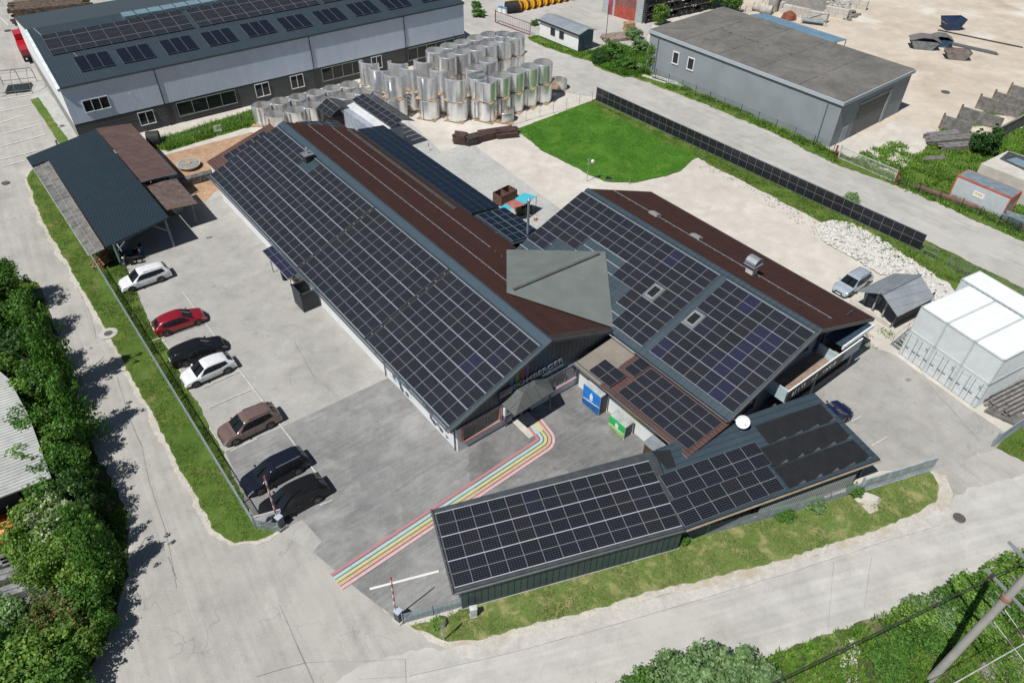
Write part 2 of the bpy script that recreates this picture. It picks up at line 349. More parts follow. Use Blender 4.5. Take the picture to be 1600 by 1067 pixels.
region('bank_bottom', [(860, 1180), (1000, 1085), (1180, 1033), (1300, 990), (1400, 955), (1520, 902), (1600, 878), (1900, 770), (2200, 1300), (800, 1400)], M_SOIL, 4, .4)
region('bank_left', [(-600, 400), (0, 432), (58, 442), (105, 560), (146, 700), (200, 800), (202, 900), (176, 980), (128, 1067), (60, 1400), (-700, 1400)], M_SOIL, 4, .3)
region('bank_right', [(1556, 700), (1578, 672), (1640, 640), (1800, 600), (1800, 800), (1600, 722)], M_GRASS, 5, .2)
region('fence_strip', [(918, 163), (931, 152), (1150, 255), (1300, 324), (1440, 391), (1600, 472), (1700, 520), (1700, 545), (1560, 462), (1500, 462), (1480, 440), (1400, 408), (1330, 372), (1250, 330), (1095, 250)], M_GRASS, 5, .25)
region('road_verge_low', [(1296, 318), (1370, 340), (1450, 378), (1600, 452), (1750, 520), (1720, 540), (1600, 476), (1440, 398), (1380, 366)], M_GRASS, 6, .2)
region('road_verge_high', [(826, 62), (840, 56), (1008, 110), (1180, 178), (1320, 245), (1400, 215), (1440, 240), (1478, 190), (1600, 160), (1800, 200), (1900, 500), (1600, 378), (1400, 290), (1310, 259), (1180, 196), (1060, 147), (930, 100), (850, 74)], M_GRASS, 4, .4)
region('weed_bank', [(925, 80), (960, 68), (1012, 82), (1012, 118), (975, 122), (930, 104)], M_GRASS, 6, .3)
region('sand_yard', [(1100, 20), (1080, -90), (2300, -90), (2100, 350), (1900, 330), (1600, 172), (1480, 215), (1418, 250), (1400, 272), (1330, 245), (1320, 232), (1430, 110)], M_SAND, 3, .5)
region('driveway', [(1318, 235), (1395, 190), (1470, 205), (1400, 275), (1370, 262), (1310, 240)], M_GRAVEL, 5, .3)
region('warehouse_path', [(48, 152), (62, 128), (134, 212), (112, 222)], M_SLAB, 4, .1)
region('warehouse_verge', [(48, 157), (60, 153), (108, 222), (94, 226)], M_GRASS, 5, .1)
region('warehouse_strip', [(225, 226), (395, 172), (400, 196), (262, 238)], M_GRASS, 5, .2)
# tidy plain names for the setting
# ------------------------------------------------------------------ painted markings and covers
def strip(name, a, b, wd, mat, lvl=7, world=False):
    a = a if world else g(*a); b = b if world else g(*b); d = (b-a).normalized(); n = Vector((-d.y, d.x, 0))*wd/2; LV['s'] = LV.get('s', 0)+1; z = Vector((0, 0, lvl*.012+.001+LV['s']*.0004))
    mb = MB(); mb.face([a-n+z, b-n+z, b+n+z, a+n+z]); o = mb.build(name, mat); o['kind'] = 'structure'; return o
def wornpaint(name, c, under, amt=.45):
    m, nt, p = base(name, .8); geo = nd(nt, 'ShaderNodeNewGeometry').outputs['Position']
    nt.links.new(mixc(nt, ramp(nt, (0, 0, 0), (1, 1, 1), noise(nt, geo, 5, 5, .75), amt-.05, amt+.18), under, c), p.inputs['Base Color']); return m
WLINE = wornpaint('worn_white_line', (.55, .54, .51), (.35, .34, .31), .42)
WLINE2 = wornpaint('white_line', (.66, .65, .62), (.45, .44, .41), .28)
for a, b in [((286, 457), (376, 581)), ((376, 581), (500, 748)), ((317, 607), (375, 581)), ((327, 638), (392, 610)), ((360, 706), (402, 686)), ((410, 797), (470, 768)), ((238, 533), (320, 507)), ((500, 790), (520, 782)), ((1330, 659), (1346, 651)), ((1360, 698), (1386, 683))]:
    strip('parking_line', a, b, .11, WLINE)
for a, b in [((-5, 195), (38, 181)), ((0, 212), (60, 196)), ((-5, 232), (72, 211)), ((-5, 252), (60, 236)), ((2, 262), (40, 252)), ((-10, 178), (48, 165)), ((-20, 160), (62, 147)), ((0, 28), (14, 41)), ((12, 15), (36, 36))]:
    strip('parking_line', a, b, .12, WLINE2)
SEAM = plain('road_seam', (.27, .262, .245), .9, 0, .2)
def seam(pts, wd=.025):
    for a, b in zip(pts, pts[1:]):
        A = g(*a); B2 = g(*b); n = max(1, int((B2-A).length/1.2)); prev = A
        for k in range(1, n+1):
            q = A.lerp(B2, k/n); q += Vector((mnoise.noise(q*1.3), mnoise.noise(q*1.7+Vector((5, 0, 0))), 0))*.10; SM.append((prev, q, wd*(.6+.8*abs(mnoise.noise(q*2))))); prev = q
SM = []
for pts in ([(560, 1062), (640, 1056), (820, 1015), (1000, 965), (1200, 905), (1470, 820)], [(400, 1058), (480, 1036), (633, 1030)], [(436, 945), (478, 1040), (490, 1070)], [(633, 1030), (634, 1067)], [(183, 590), (200, 650), (222, 700)], [(222, 700), (235, 760), (258, 830), (275, 920)], [(120, 450), (140, 490), (150, 530)], [(262, 870), (275, 905)], [(460, 535), (490, 590), (530, 622)], [(300, 330), (340, 352)], [(1420, 545), (1450, 600), (1530, 690)], [(100, 300), (130, 380)], [(1294, 985), (1298, 930), (1302, 880)], [(1350, 950), (1362, 870)]): seam(pts)
mb = MB()
for a, b, w2 in SM:
    d = (b-a).normalized(); n = Vector((-d.y, d.x, 0))*w2/2; z = Vector((0, 0, .093)); mb.face([a-n+z, b-n+z, b+n+z, a+n+z])
tag(mb.build('road_seams', SEAM), kind='structure')
strip('stop_line', (578, 921), (686, 893), .16, WLINE2)
RB = [((.42, .17, .19), 0), ((.33, .50, .50), 1), ((.46, .48, .22), 2), ((.56, .33, .20), 3), ((.58, .37, .40), 4)]
A, B_, C_ = g(516, 897), g(837, 687), g(821, 666)
d1 = (B_-A).normalized(); n1 = Vector((d1.y, -d1.x, 0)); d2 = (C_-B_).normalized(); n2 = Vector((d2.y, -d2.x, 0))
tot = (g(516, 897)-g(538, 912)).length; pit = tot/4
for c, k in RB:
    m = wornpaint('stripe_paint_%d' % k, c, tuple(x*.6+.08 for x in c), .36)
    def path(o):
        pts = [A+n1*o+d1*(-.0)]
        a0 = math.atan2(n1.y, n1.x); a1 = math.atan2(n2.y, n2.x)
        while a1 < a0: a1 += 2*math.pi
        ctr = B_-d1*.15-(n1)*.1
        for j in range(9):
            an = a0+(a1-a0)*j/8; pts.append(B_+Vector((math.cos(an), math.sin(an), 0))*o)
        pts.append(C_+n2*o); return pts
    p0, p1 = path(pit*k+pit*.16), path(pit*k+pit*.86); mb = MB(); z = Vector((0, 0, .098))
    for i in range(len(p0)-1): mb.face([p1[i]+z, p1[i+1]+z, p0[i+1]+z, p0[i]+z])
    o = mb.build('rainbow_stripe', m); o['kind'] = 'structure'
MANH = plain('cast_iron', (.11, .10, .095), .7, .2, .3, 8)
RINGC = plain('manhole_ring', (.44, .425, .395), .9, 0, .05)
def disc(mb, c, r, z, n=28, zt=None):
    mb.face([(c.x+r*math.cos(k*2*math.pi/n), c.y+r*math.sin(k*2*math.pi/n), z) for k in range(n)])
def manhole(px, r, ring=None, label='', lv=.1):
    c = g(*px); t = thing('manhole_cover', label, 'manhole cover', c.x, c.y)
    mb = MB(); disc(mb, Vector((0, 0, 0)), r, lv+.006); mb.build('lid', MANH, t)
    if ring: mb = MB(); disc(mb, Vector((0, 0, 0)), ring, lv); mb.build('ring', RINGC, t)
manhole((170, 522), .36, .75, 'round iron manhole cover in a pale concrete ring on the left road')
manhole((9, 287), .42, None, 'dark manhole cover on the left road near the photo edge')
manhole((1498, 810), .42, .47, 'round manhole cover in the road below the open sliding gate')
manhole((1477, 145), .6, None, 'rusty manhole cover half buried in the pale sand yard')
manhole((12, 49), .5, None, 'small dark manhole cover beside the far timber stack')
manhole((97, 198), .32, .45, 'pale ringed manhole beside the warehouse gable wall')
manhole((331, 211), .4, .48, 'manhole cover in the pale strip beside the brick paving')
for px, lb in [((327, 372), 'square drain grate in the yard in front of the open shed'), ((1419, 594), 'rectangular drain grate in front of the white containers')]:
    c = g(*px); t = thing('drain_grate', lb, 'drain grate', c.x, c.y, rad(25))
    mb = MB(); mb.bx(-.35, .35, -.25, .25, .02, .045)
    mb.build('grate_frame', RINGC, t); mb = MB()
    for k in range(7): mb.bx(-.3, .3, -.2+k*.06, -.17+k*.06, .045, .055)
    mb.build('bars', MANH, t)
# ------------------------------------------------------------------ solar panels
PW, PL = 1.134, 1.722
def panel_mb(mb, tone, M=None, pw=PW, pl=PL):
    M = M or Matrix.Identity(4); mb.ct = (.5, .5, .5); mb.cm = 0
    P = lambda x, y, z: M@Vector((x, y, z))
    mb.hexa([P(0, 0, 0), P(pw, 0, 0), P(pw, pl, 0), P(0, pl, 0)], [P(0, 0, .035), P(pw, 0, .035), P(pw, pl, .035), P(0, pl, .035)])
    e = .013; mb.ct = tone; mb.cm = 1
    mb.face([P(e, e, .038), P(pw-e, e, .038), P(pw-e, pl-e, .038), P(e, pl-e, .038)], [(0, 0), (1, 0), (1, 1), (0, 1)])
TONES = [(.010, .011, .016), (.012, .013, .018), (.009, .010, .014), (.010, .013, .024), (.012, .013, .015), (.008, .011, .014), (.012, .014, .038)]
PANM = {}
def panel_mesh(t, pw=PW, pl=PL):
    k = (t, pw, pl)
    if t in (-2, -3) and k not in PANM:
        mb = MB(); panel_mb(mb, (.01,)*3, None, pw, pl); mb.ct = (.5,)*3; mb.cm = 0; mb.face([(.01, pl/2-.012, .0395), (pw-.01, pl/2-.012, .0395), (pw-.01, pl/2+.012, .0395), (.01, pl/2+.012, .0395)]); PANM[k] = mb.mesh('solar_panel', [plain('frame_dark', (.11, .13, .16), .4, .4) if t == -2 else plain('frame_pale', (.42, .45, .5), .4, .3), paint('navy_glass', (.008, .014, .026), .2, .3)])  # dark frames for one lean-to, pale frames for the other
    if t == -1 and k not in PANM: mb = MB(); panel_mb(mb, (.01,)*3, None, pw, pl); PANM[k] = mb.mesh('solar_panel', [SILVER, paint('black_glass', (.009, .011, .018), .12, 1)])
    if k not in PANM:
        mb = MB(); panel_mb(mb, TONES[t], None, pw, pl); PANM[k] = mb.mesh('solar_panel', [FRAME, CELL])
    return PANM[k]
def array(parent, Ms, limit=100, blue=None, tone=None, pw=PW, pl=PL):
    """Ms: panel matrices in the frame of the parent, nearest first"""
    rnd = random.Random(len(Ms)); rest = MB()
    for k, M in enumerate(Ms):
        c = (parent.matrix_basis @ M).translation
        t = rnd.choice([0, 1, 2, 0, 4, 5]) if tone is None else tone
        if blue and rnd.random() < blue(M): t = rnd.choice([6, 3])
        if k < limit: mesh_obj('solar_panel', panel_mesh(t, pw, pl), parent, M)
        else: panel_mb(rest, TONES[t], M, pw, pl)
    if rest.f: tag(rest.build('solar_panels', [FRAME, CELL], parent), kind='stuff')
def basis(o, ex, ey):
    ex = Vector(ex).normalized(); ey = Vector(ey).normalized(); ez = ex.cross(ey)
    return Matrix(((ex.x, ey.x, ez.x, o[0]), (ex.y, ey.y, ez.y, o[1]), (ex.z, ey.z, ez.z, o[2]), (0, 0, 0, 1)))
def window(parent, M, x0, x1, z0, z1, n=2, fr=None, name='window', mull=.06, dep=.05, glass=None):
    """window in the local plane M: x along wall, y outwards, z up"""
    fr = fr or WHITE; mb = MB(); f = mull
    mb.bx(x0-f, x1+f, 0, dep, z1, z1+f, M); mb.bx(x0-f, x1+f, 0, dep+.05, z0-f, z0, M)
    mb.bx(x0-f, x0, 0, dep, z0, z1, M); mb.bx(x1, x1+f, 0, dep, z0, z1, M)
    for k in range(1, n): c = x0+(x1-x0)*k/n; mb.bx(c-f/2, c+f/2, 0, dep, z0, z1, M)
    o = mb.build(name, fr, parent); gb = MB(); gb.bx(x0, x1, .005, .015, z0, z1, M); gb.build('pane', glass or GLASS, o); return o
def plane_m(x, y, ang, z=0):  # wall plane: x axis along ang, y outward = to the right hand of x
    c, s = math.cos(ang), math.sin(ang)
    return Matrix(((c, s, 0, x), (s, -c, 0, y), (0, 0, 1, z), (0, 0, 0, 1)))
# ------------------------------------------------------------------ main hall (local x runs to the front, y across)
k21 = .384
hall = thing('workshop_hall', 'long workshop hall, solar panels on its left roof slope, brown metal on the right', 'building', O.x, O.y, WA)
RZ, RT = 6.6, 8.5
mb = MB()   # walls
def gable_z(t): return RZ-.12-abs(t-RT)*k21
HWALL = plain('white_render', (.68, .70, .71), .8, 0, .04, .8)
pts_lo = [(0.0, 0, 0), (0, 11.9, 0)]
mb.bx(-44.9, -.28, 0, .25, 0, 3.0)                    # long left wall
mb.face([(-44.9, 0.1, 0), (-44.9, 0.1, gable_z(0.1)), (-44.9, RT, RZ-.12), (-44.9, 16.6, gable_z(16.6)), (-44.9, 16.6, 0)])
mb.bx(-.28, -.02, 0, 15.3, 0, 2.62)
mb.bx(-44.9, -14, 16.3, 16.6, 0, 3.3)
mb.build('wall', HWALL, hall)
mb = MB(); mb.face([(.0, .02, 2.62), (.0, 15.3, 2.62), (.0, 15.3, gable_z(15.3)), (.0, RT, gable_z(RT)), (.0, .02, gable_z(.02))], [(y, z) for y, z in ((.02, 2.62), (15.3, 2.62), (15.3, 4), (RT, 6.4), (.02, 3.2))])
mb.bx(-.28, -.03, .02, 15.3, 2.62, 3.2); mb.build('gable_cladding', CLAD, hall)
mb = MB()
sx0, sx1 = -45.2, .18
mb.slab([(sx0, -.75, RZ-(.75+RT)*k21), (sx1, -.75, RZ-(.75+RT)*k21), (sx1, RT, RZ), (sx0, RT, RZ)], .12)
mb.build('roof_left', SLATE, hall)
mb = MB()
T1 = 15.35; z1 = RZ-(T1-RT)*k21
mb.slab([(sx0, RT, RZ), (sx1-.1, RT, RZ), (sx1-.1, T1+.05, z1), (sx0, T1+.05, z1)], .12)
T2 = 16.85; z2 = RZ-(T2-RT)*k21
mb.slab([(sx0, T1+.05, z1), (-14.2, T1+.05, z1), (-14.2, T2, z2), (sx0, T2, z2)], .12)
rr = mb.build('roof_right', BROWN, hall)
mb = MB()
for t in (11.1, 13.9):
    zz = RZ-(t-RT)*k21+.10; mb.beam((sx0+.5, t, zz), (-14.5 if t > 13 else -7.2, t, zz), .05, .05)
    for k in range(40):
        x = sx0+1+k*.95
        if x < -8: mb.bx(x, x+.06, t-.05, t+.05, zz-.12, zz)
mb.build('snow_guard', SILVER, hall)
mb = MB(); mb.slab([(sx0, RT-.62, RZ-.2), (sx1, RT-.62, RZ-.2), (sx1, RT, RZ+.06), (sx0, RT, RZ+.06)], .04)
mb.slab([(sx0, RT, RZ+.06), (sx1, RT, RZ+.06), (sx1, RT+.2, RZ-.01), (sx0, RT+.2, RZ-.01)], .04)
mb.build('ridge_flashing', plain('ridge_blue', (.055, .085, .11), .5, .3, .06), hall)
mb = MB()
for k in range(150):
    x = sx0+.2+k*.3
    if x < sx1: mb.beam((x, RT-1.05, RZ-1.05*k21+.02), (x, RT-.62, RZ-.62*k21+.05), .035, .05)
mb.build('vent_comb', DARKM, hall)
mb = MB()   # bare tile strip beside the rear panel strip
for k in range(52):
    x = -44.6+k*.42; mb.bx(x, x+.36, 15.45, 15.95, z1-.16, z1-.07)
mb.build('snow_guard', plain('dull_green_grey', (.06, .065, .06), .7), hall)
def slopeM(t_top, z_top, s, sgn=1, kk=k21, lift=.10):
    # panel long side runs up the slope; origin at lower corner
    L = math.sqrt(1+kk*kk); return s, t_top
Ms = []; L21 = math.sqrt(1+k21*k21); ey = Vector((0, 1, k21))
for (s0, s1, n) in ((-11.66, -.08, 10), (-23.86, -12.02, 10), (-45.02, -24.15, 18)):
    pitch = (s1-s0)/n
    for r in range(5):
        for c in range(n):
            s = s1-(c+1)*pitch; t = 7.62-(r+1)*1.645
            if r == 0 and -37.6 < s < -35.4: continue
            Ms.append((round(s), basis((s+.01, t, RZ-(RT-t)*k21+.09), (1, 0, 0), ey)))
Ms.sort(key=lambda a: -a[0]); Ms = [m for a, m in Ms]
array(hall, Ms, 100, blue=lambda M: (.16 if M.translation.x > -9 and 1 < M.translation.y < 5 else .0))
mb = MB()
for r in range(6):
    t = 7.62-r*1.645+.02
    for a, b in ((-11.66, -.08), (-23.86, -12.02), (-45.02, -24.15)):
        mb.beam((a, t, RZ-(RT-t)*k21+.115), (b, t, RZ-(RT-t)*k21+.125), .036, .03)
mb.build('mounting_rail', RAIL, hall)
mb = MB()
for s in (-24.01, -11.84):
    gp_ = MB(); gp_.slab([(s-.16, -.6, RZ-(RT+.6)*k21+.06), (s+.16, -.6, RZ-(RT+.6)*k21+.06), (s+.16, 7.6, RZ-(RT-7.6)*k21+.06), (s-.16, 7.6, RZ-(RT-7.6)*k21+.06)], .02); gp_.build('gap_shade_strip', BLACK, hall)  # black strip added between panel sections, the gap's shade put into its colour
    for r in range(9):
        t = 7.2-r*.9; mb.bx(s-.06, s+.06, t-.05, t+.05, RZ-(RT-t)*k21+.05, RZ-(RT-t)*k21+.16)
mb.build('panel_clamp', SILVER, hall)
# gutter, verge, downpipes
mb = MB(); zz = RZ-(.75+RT)*k21
mb.tube((sx0, -.83, zz-.08), (sx1, -.83, zz-.08), .075, n=8); mb.build('gutter', plain('zinc_gutter', (.17, .18, .19), .45, .6, .1), hall)
for s in (-10.2, -.25, -30):
    mb = MB(); mb.tube((s, -.8, zz-.1), (s, -.12, zz-.55), .045); mb.tube((s, -.1, zz-.5), (s, -.1, .1), .045); mb.build('downpipe', DARKM, hall)
mb = MB(); mb.slab([(sx1, -.78, zz-.02), (sx1+.06, -.78, zz-.02), (sx1+.06, RT, RZ+.04), (sx1, RT, RZ+.04)], .26)
mb.slab([(sx1-.1, RT, RZ+.04), (sx1+.0, RT, RZ+.04), (sx1+.0, T1, z1+.04), (sx1-.1, T1, z1+.04)], .24); mb.build('verge_trim', plain('verge_grey', (.085, .095, .10), .5, .2), hall)
mb = MB(); mb.slab([(-.55, RT+.3, RZ-.07), (sx1-.12, RT+.3, RZ-.07), (sx1-.12, T1, z1+.05), (-.55, T1, z1+.05)], .05); mb.build('roof_edge_sheet', plain('brown_flashing', (.045, .032, .028), .6), hall)
# saddle roof between the halls
mb = MB(); PA, PB, PC, PD = (-13.9, 15.3, 4.12), (-6.3, 20.25, 6.06), (-.05, 15.45, 4.12), (-6.7, 9.7, 6.26)
mb.face([PD, PC, PB]); mb.face([PD, PB, PA]); mb.build('saddle_roof', MEMB, hall)
mb = MB(); mb.beam((-6.65, 10.35, 6.33), (-6.32, 19.5, 6.16), .22, .1); mb.build('saddle_ridge_cap', plain('cap_grey', (.10, .10, .095), .6), hall)
# chimney
mb = MB(); mb.bx(-36.9, -36.1, 6.75, 7.55, 5.6, 6.75); ch = mb.build('chimney', plain('chimney_sheet', (.05, .055, .06), .5, .2), hall)
mb = MB(); mb.bx(-37.05, -35.95, 6.6, 7.7, 6.75, 6.83); mb.build('chimney_cap', plain('cap_pale', (.22, .23, .24), .5, .3), ch)
mb = MB(); mb.tube((-36.5, 7.15, 6.83), (-36.5, 7.15, 7.3), .1); mb.sphere((-36.5, 7.15, 7.38), .15, 8); mb.build('chimney_pipe', SILVER, ch)
# front gable: windows, sills, sign board, entrance
GM = Matrix(((0, 1, 0, -.02), (1, 0, 0, 0), (0, 0, 1, 0), (0, 0, 0, 1)))   # x=t, y=s outward
ORG = paint('orange_frame', (.62, .20, .12), .4, .2); PINK = paint('pink_frame', (.72, .33, .42), .4, .2)
GREYG = paint('grey_glass', (.055, .065, .06), .1, .8)
wn = window(hall, GM, .55, 3.75, 1.02, 2.3, 3, plain('grey_frame', (.30, .33, .37), .5), glass=GREYG)
mb = MB(); mb.bx(.4, 3.9, .0, .10, 2.34, 2.46, GM); mb.bx(.4, 3.9, 0, .16, .9, .97, GM); mb.bx(.4, .5, 0, .12, .97, 2.34, GM); mb.bx(3.8, 3.9, 0, .12, .97, 2.34, GM); mb.build('window_frame', ORG, wn)
wn = window(hall, GM, 8.3, 11.5, 1.02, 2.3, 3, plain('grey_frame', (.30, .33, .37), .5), glass=GREYG)
mb = MB(); mb.bx(8.2, 11.6, .0, .10, 2.34, 2.44, GM); mb.bx(8.2, 11.6, 0, .16, .9, .97, GM); mb.bx(8.1, 8.2, 0, .12, .97, 2.34, GM); mb.build('window_frame', PINK, wn)
mb = MB(); mb.bx(-.1, 11.9, .0, .12, 2.55, 2.66, GM); mb.build('gable_flashing', plain('flash_blue', (.20, .26, .32), .4, .3), hall)
mb = MB(); mb.bx(4.15, 4.95, 0, .3, 1.35, 2.2, GM); wb = mb.build('notice_box', WHITE, hall)
mb = MB(); mb.bx(4.25, 4.85, .3, .31, 1.5, 2.1, GM)
mb.build('notice_board', plain('notice_grey', (.35, .40, .50), .5), wb)
mb = MB()
for r in range(4): mb.bx(4.32, 4.32+(.46 if r % 2 else .38), .31, .315, 1.62+r*.12, 1.66+r*.12, GM)
mb.build('notice_lines', plain('ink', (.03, .03, .05), .6), wb)
mb = MB(); mb.bx(4.15, 4.9, 0, .28, .75, 1.15, GM); mb.build('letterbox', plain('box_grey', (.12, .14, .16), .5), hall)
# porch canopy
porch = MB(); e = [(2.05, 4.55, 2.55), (2.05, 8.45, 2.55)]
A0, B0, C0, D0 = (-.02, 3.95, 2.72), (1.55, 4.1, 2.58), (1.4, 8.05, 2.58), (-.02, 8.5, 2.72)
R0, R1_ = (.02, 5.3, 3.42), (.02, 7.1, 3.42); R2, R3 = (.55, 5.7, 3.3), (.5, 6.9, 3.3)
for q in ([A0, B0, R2], [A0, R2, R0], [B0, C0, R3, R2], [C0, D0, R3], [D0, R1_, R3], [R0, R2, R3, R1_]): porch.face(q)
porch.hexa([Vector(p)-Vector((0, 0, .08)) for p in (A0, B0, C0, D0)], [Vector(p)-Vector((0, 0, .01)) for p in (A0, B0, C0, D0)])
pr_ = porch.build('porch_roof', bricks('porch_sheet', (.085, .092, .088), (.09, .097, .092), (.05, .055, .05), .9, 30, .03, 0, .6), hall)
mb = MB(); mb.bx(.1, .2, 4.3, 4.4, 0, 2.6); mb.build('post', plain('purple_post', (.12, .08, .16), .5), hall)
mb = MB(); mb.bx(1.0, 1.1, 7.9, 8.0, 0, 2.55); mb.build('post', plain('purple_post', (.12, .08, .16), .5), hall)
mb = MB(); mb.bx(5.1, 5.9, 0, .05, .1, 2.2, GM); mb.bx(6.1, 6.9, 0, .05, .1, 2.2, GM); mb.build('door', GLASS, hall)
mb = MB(); mb.slab([(0, 5.0, .14), (2.4, 5.0, .04), (2.4, 6.6, .04), (0, 6.6, .14)], .04); mb.build('ramp', PALECONC, hall)
mb = MB()
for i, (t0, t1) in enumerate([(4.0, 4.55)]): pass
# colour stripes behind the name
for t, c in ((4.25, (.16, .02, .03)), (4.85, (.05, .17, .24)), (5.35, (.14, .24, .03)), (5.85, (.24, .05, .03)), (6.3, (.15, .07, .19))):
    mb = MB(); mb.bx(t, t+.30, .01, .03, 2.7, min(gable_z(t)-.15, 5.2), GM); mb.build('colour_stripe', plain('stripe_%.2f' % t, c, .5), hall)
# name letters
def text_obj(name, s, size, mat, parent, M, ext=.03, shear=0, sx=1):
    cu = bpy.data.curves.new(name, 'FONT'); cu.body = s; cu.size = size; cu.extrude = ext; cu.shear = shear; cu.offset = size*.015
    tmp = bpy.data.objects.new(name, cu); COL.objects.link(tmp); dg = bpy.context.evaluated_depsgraph_get()
    me = bpy.data.meshes.new_from_object(tmp.evaluated_get(dg)); bpy.data.objects.remove(tmp)
    xs = [v.co.x for v in me.vertices]; w_ = max(xs)-min(xs)
    if sx != 1: me.transform(Matrix.Diagonal((sx/w_, 1, 1, 1)))
    me.materials.clear(); me.materials.append(mat)
    o = bpy.data.objects.new(name, me); COL.objects.link(o); o.parent = parent; o.matrix_basis = M; return o
TM = Matrix(((0, 0, 1, .10), (1, 0, 0, 5.05), (0, 1, 0, 3.62), (0, 0, 0, 1)))
LET = plain('letter_steel', (.26, .29, .32), .35, .5, .05)
text_obj('name_letters', 'POMBERGER', .66, LET, hall, TM, .04, 0, 4.9)
mb = MB()
for k, (a, b) in enumerate(((3.75, 4.85), (3.75, 4.95), (3.75, 4.95))): mb.bx(a, b, .05, .2, 3.5+k*.24, 3.6+k*.24, GM)
mb.build('logo_bars', LET, hall)
mb = MB(); mb.bx(7.9, 10.0, .05, .12, 3.18, 3.42, GM); pl_ = mb.build('name_plate', plain('plate_grey', (.40, .44, .46), .5), hall)
# printed mural on the white long wall
mu = MB(); rn = random.Random(3)
for k in range(46):
    x = -9.2+rn.random()*8.9; z = .35+rn.random()*1.9; a = .08+rn.random()*.22; n = rn.choice([3, 4, 5]); th = rn.random()*6
    if -6.2 < x < -5: continue
    mu.face([(x+a*math.cos(th+6.283*j/n)*1.3, -.012, z+a*math.sin(th+6.283*j/n)) for j in range(n)])
mu.build('wall_print', plain('print_ink', (.09, .10, .15), .7), hall)
mu = MB()
for k in range(34):
    x = -9.4+rn.random()*3.6; z = .5+rn.random()*1.6; a = .06+rn.random()*.12
    mu.face([(x+a, -.014, z), (x, -.014, z+a), (x-a, -.014, z), (x, -.014, z-a)])
mu.build('wall_print', plain('print_blue', (.25, .42, .55), .7), hall)
# small lean-to at the far left corner of the hall
mb = MB(); a, b, c, d = [st(g(u, v, z))+(z,) for u, v, z in ((313, 256, 2.9), (330, 273, 2.95), (378, 238, 3.5), (350, 234, 3.5))]
mb.slab([(-48.6, .3, 2.95), (-45.25, .3, 2.95), (-45.25, 8.2, 5.2), (-48.6, 8.2, 5.2)], .1); mb.build('rear_roof', REDBROWN, hall)
mb = MB(); mb.bx(-48.3, -45, .5, .7, 0, 2.9); mb.bx(-48.3, -48.1, .7, 7.8, 0, 2.9); mb.build('rear_wall', HWALL, hall)
for r in range(3):
    t = 1.9+r*1.75; mesh_obj('solar_panel', panel_mesh(0), hall, basis((-47.6, t, 2.95+(t-.3)*.285+.12), (1, 0, 0), (0, 1, .285)))
    mesh_obj('solar_panel', panel_mesh(2), hall, basis((-46.44, t, 2.95+(t-.3)*.285+.12), (1, 0, 0), (0, 1, .285)))
# canopy with four panels and a black waste cubicle on the long side
cp = thing('side_canopy', 'small canopy with four purple tinted solar panels on the long white wall of the hall', 'canopy', O.x, O.y, WA)
mb = MB()
for s in (-29.1, -24.7): mb.beam((s, -1.35, 0), (s, -1.35, 2.3), .08); mb.beam((s, -.3, 2.6), (s, -1.5, 2.35), .08)
mb.build('post', GREYM, cp)
for k in range(4): mesh_obj('solar_panel', panel_mesh(6, 1.36, 1.16), cp, basis((-29.5+k*1.39, -1.75, 2.45), (1, 0, 0), (0, 1, .18)))
mb = MB(); mb.beam((-29.5, -1.75, 2.42), (-23.95, -1.75, 2.42), .05); mb.build('front_rail', SILVER, cp)
bxk = thing('waste_cubicle', 'dark open topped metal cubicle beside the long white wall of the hall', 'enclosure', O.x, O.y, WA)
mb = MB(); mb.bx(-23.6, -21.7, -1.75, -1.68, 0, 2.0); mb.bx(-23.6, -23.53, -1.68, -.1, 0, 2.0); mb.bx(-21.77, -21.7, -1.68, -.1, 0, 2.0); mb.build('side_panel', DARKM, bxk)
mb = MB(); mb.bx(-23.65, -21.65, -1.8, -1.63, 2.0, 2.06); mb.bx(-23.65, -23.48, -1.8, -.1, 2.0, 2.06); mb.bx(-21.82, -21.65, -1.8, -.1, 2.0, 2.06); mb.build('top_frame', plain('frame_bluegrey', (.07, .09, .11), .4, .4), bxk)
mb = MB(); mb.bx(-23.5, -21.8, -1.6, -.15, .02, .1); mb.build('floor', DARKM, bxk)
for i, (s, lb, c) in enumerate([(-27.4, 'black round bin under the small canopy', (.02, .02, .022)), (-25.4, 'yellow topped sign board under the small canopy', (.75, .42, .05))]):
    t = thing('bin' if i == 0 else 'sign_board', lb, 'bin' if i == 0 else 'sign', *LM(s, -.9)[:2], WA)
    mb = MB()
    if i == 0: mb.tube((0, 0, 0), (0, 0, .9), .28, .33, 12); mb.build('barrel', BLACK, t); mb = MB(); mb.tube((0, 0, .9), (0, 0, .96), .35, .35, 12); mb.build('lid', DARKM, t)
    else:
        mb.bx(-.9, .9, -.04, .04, .3, 1.1); mb.build('board', WHITE, t); mb = MB(); mb.bx(-.9, .9, -.05, .05, 1.1, 1.35); mb.build('header', plain('yellow', c, .5), t)
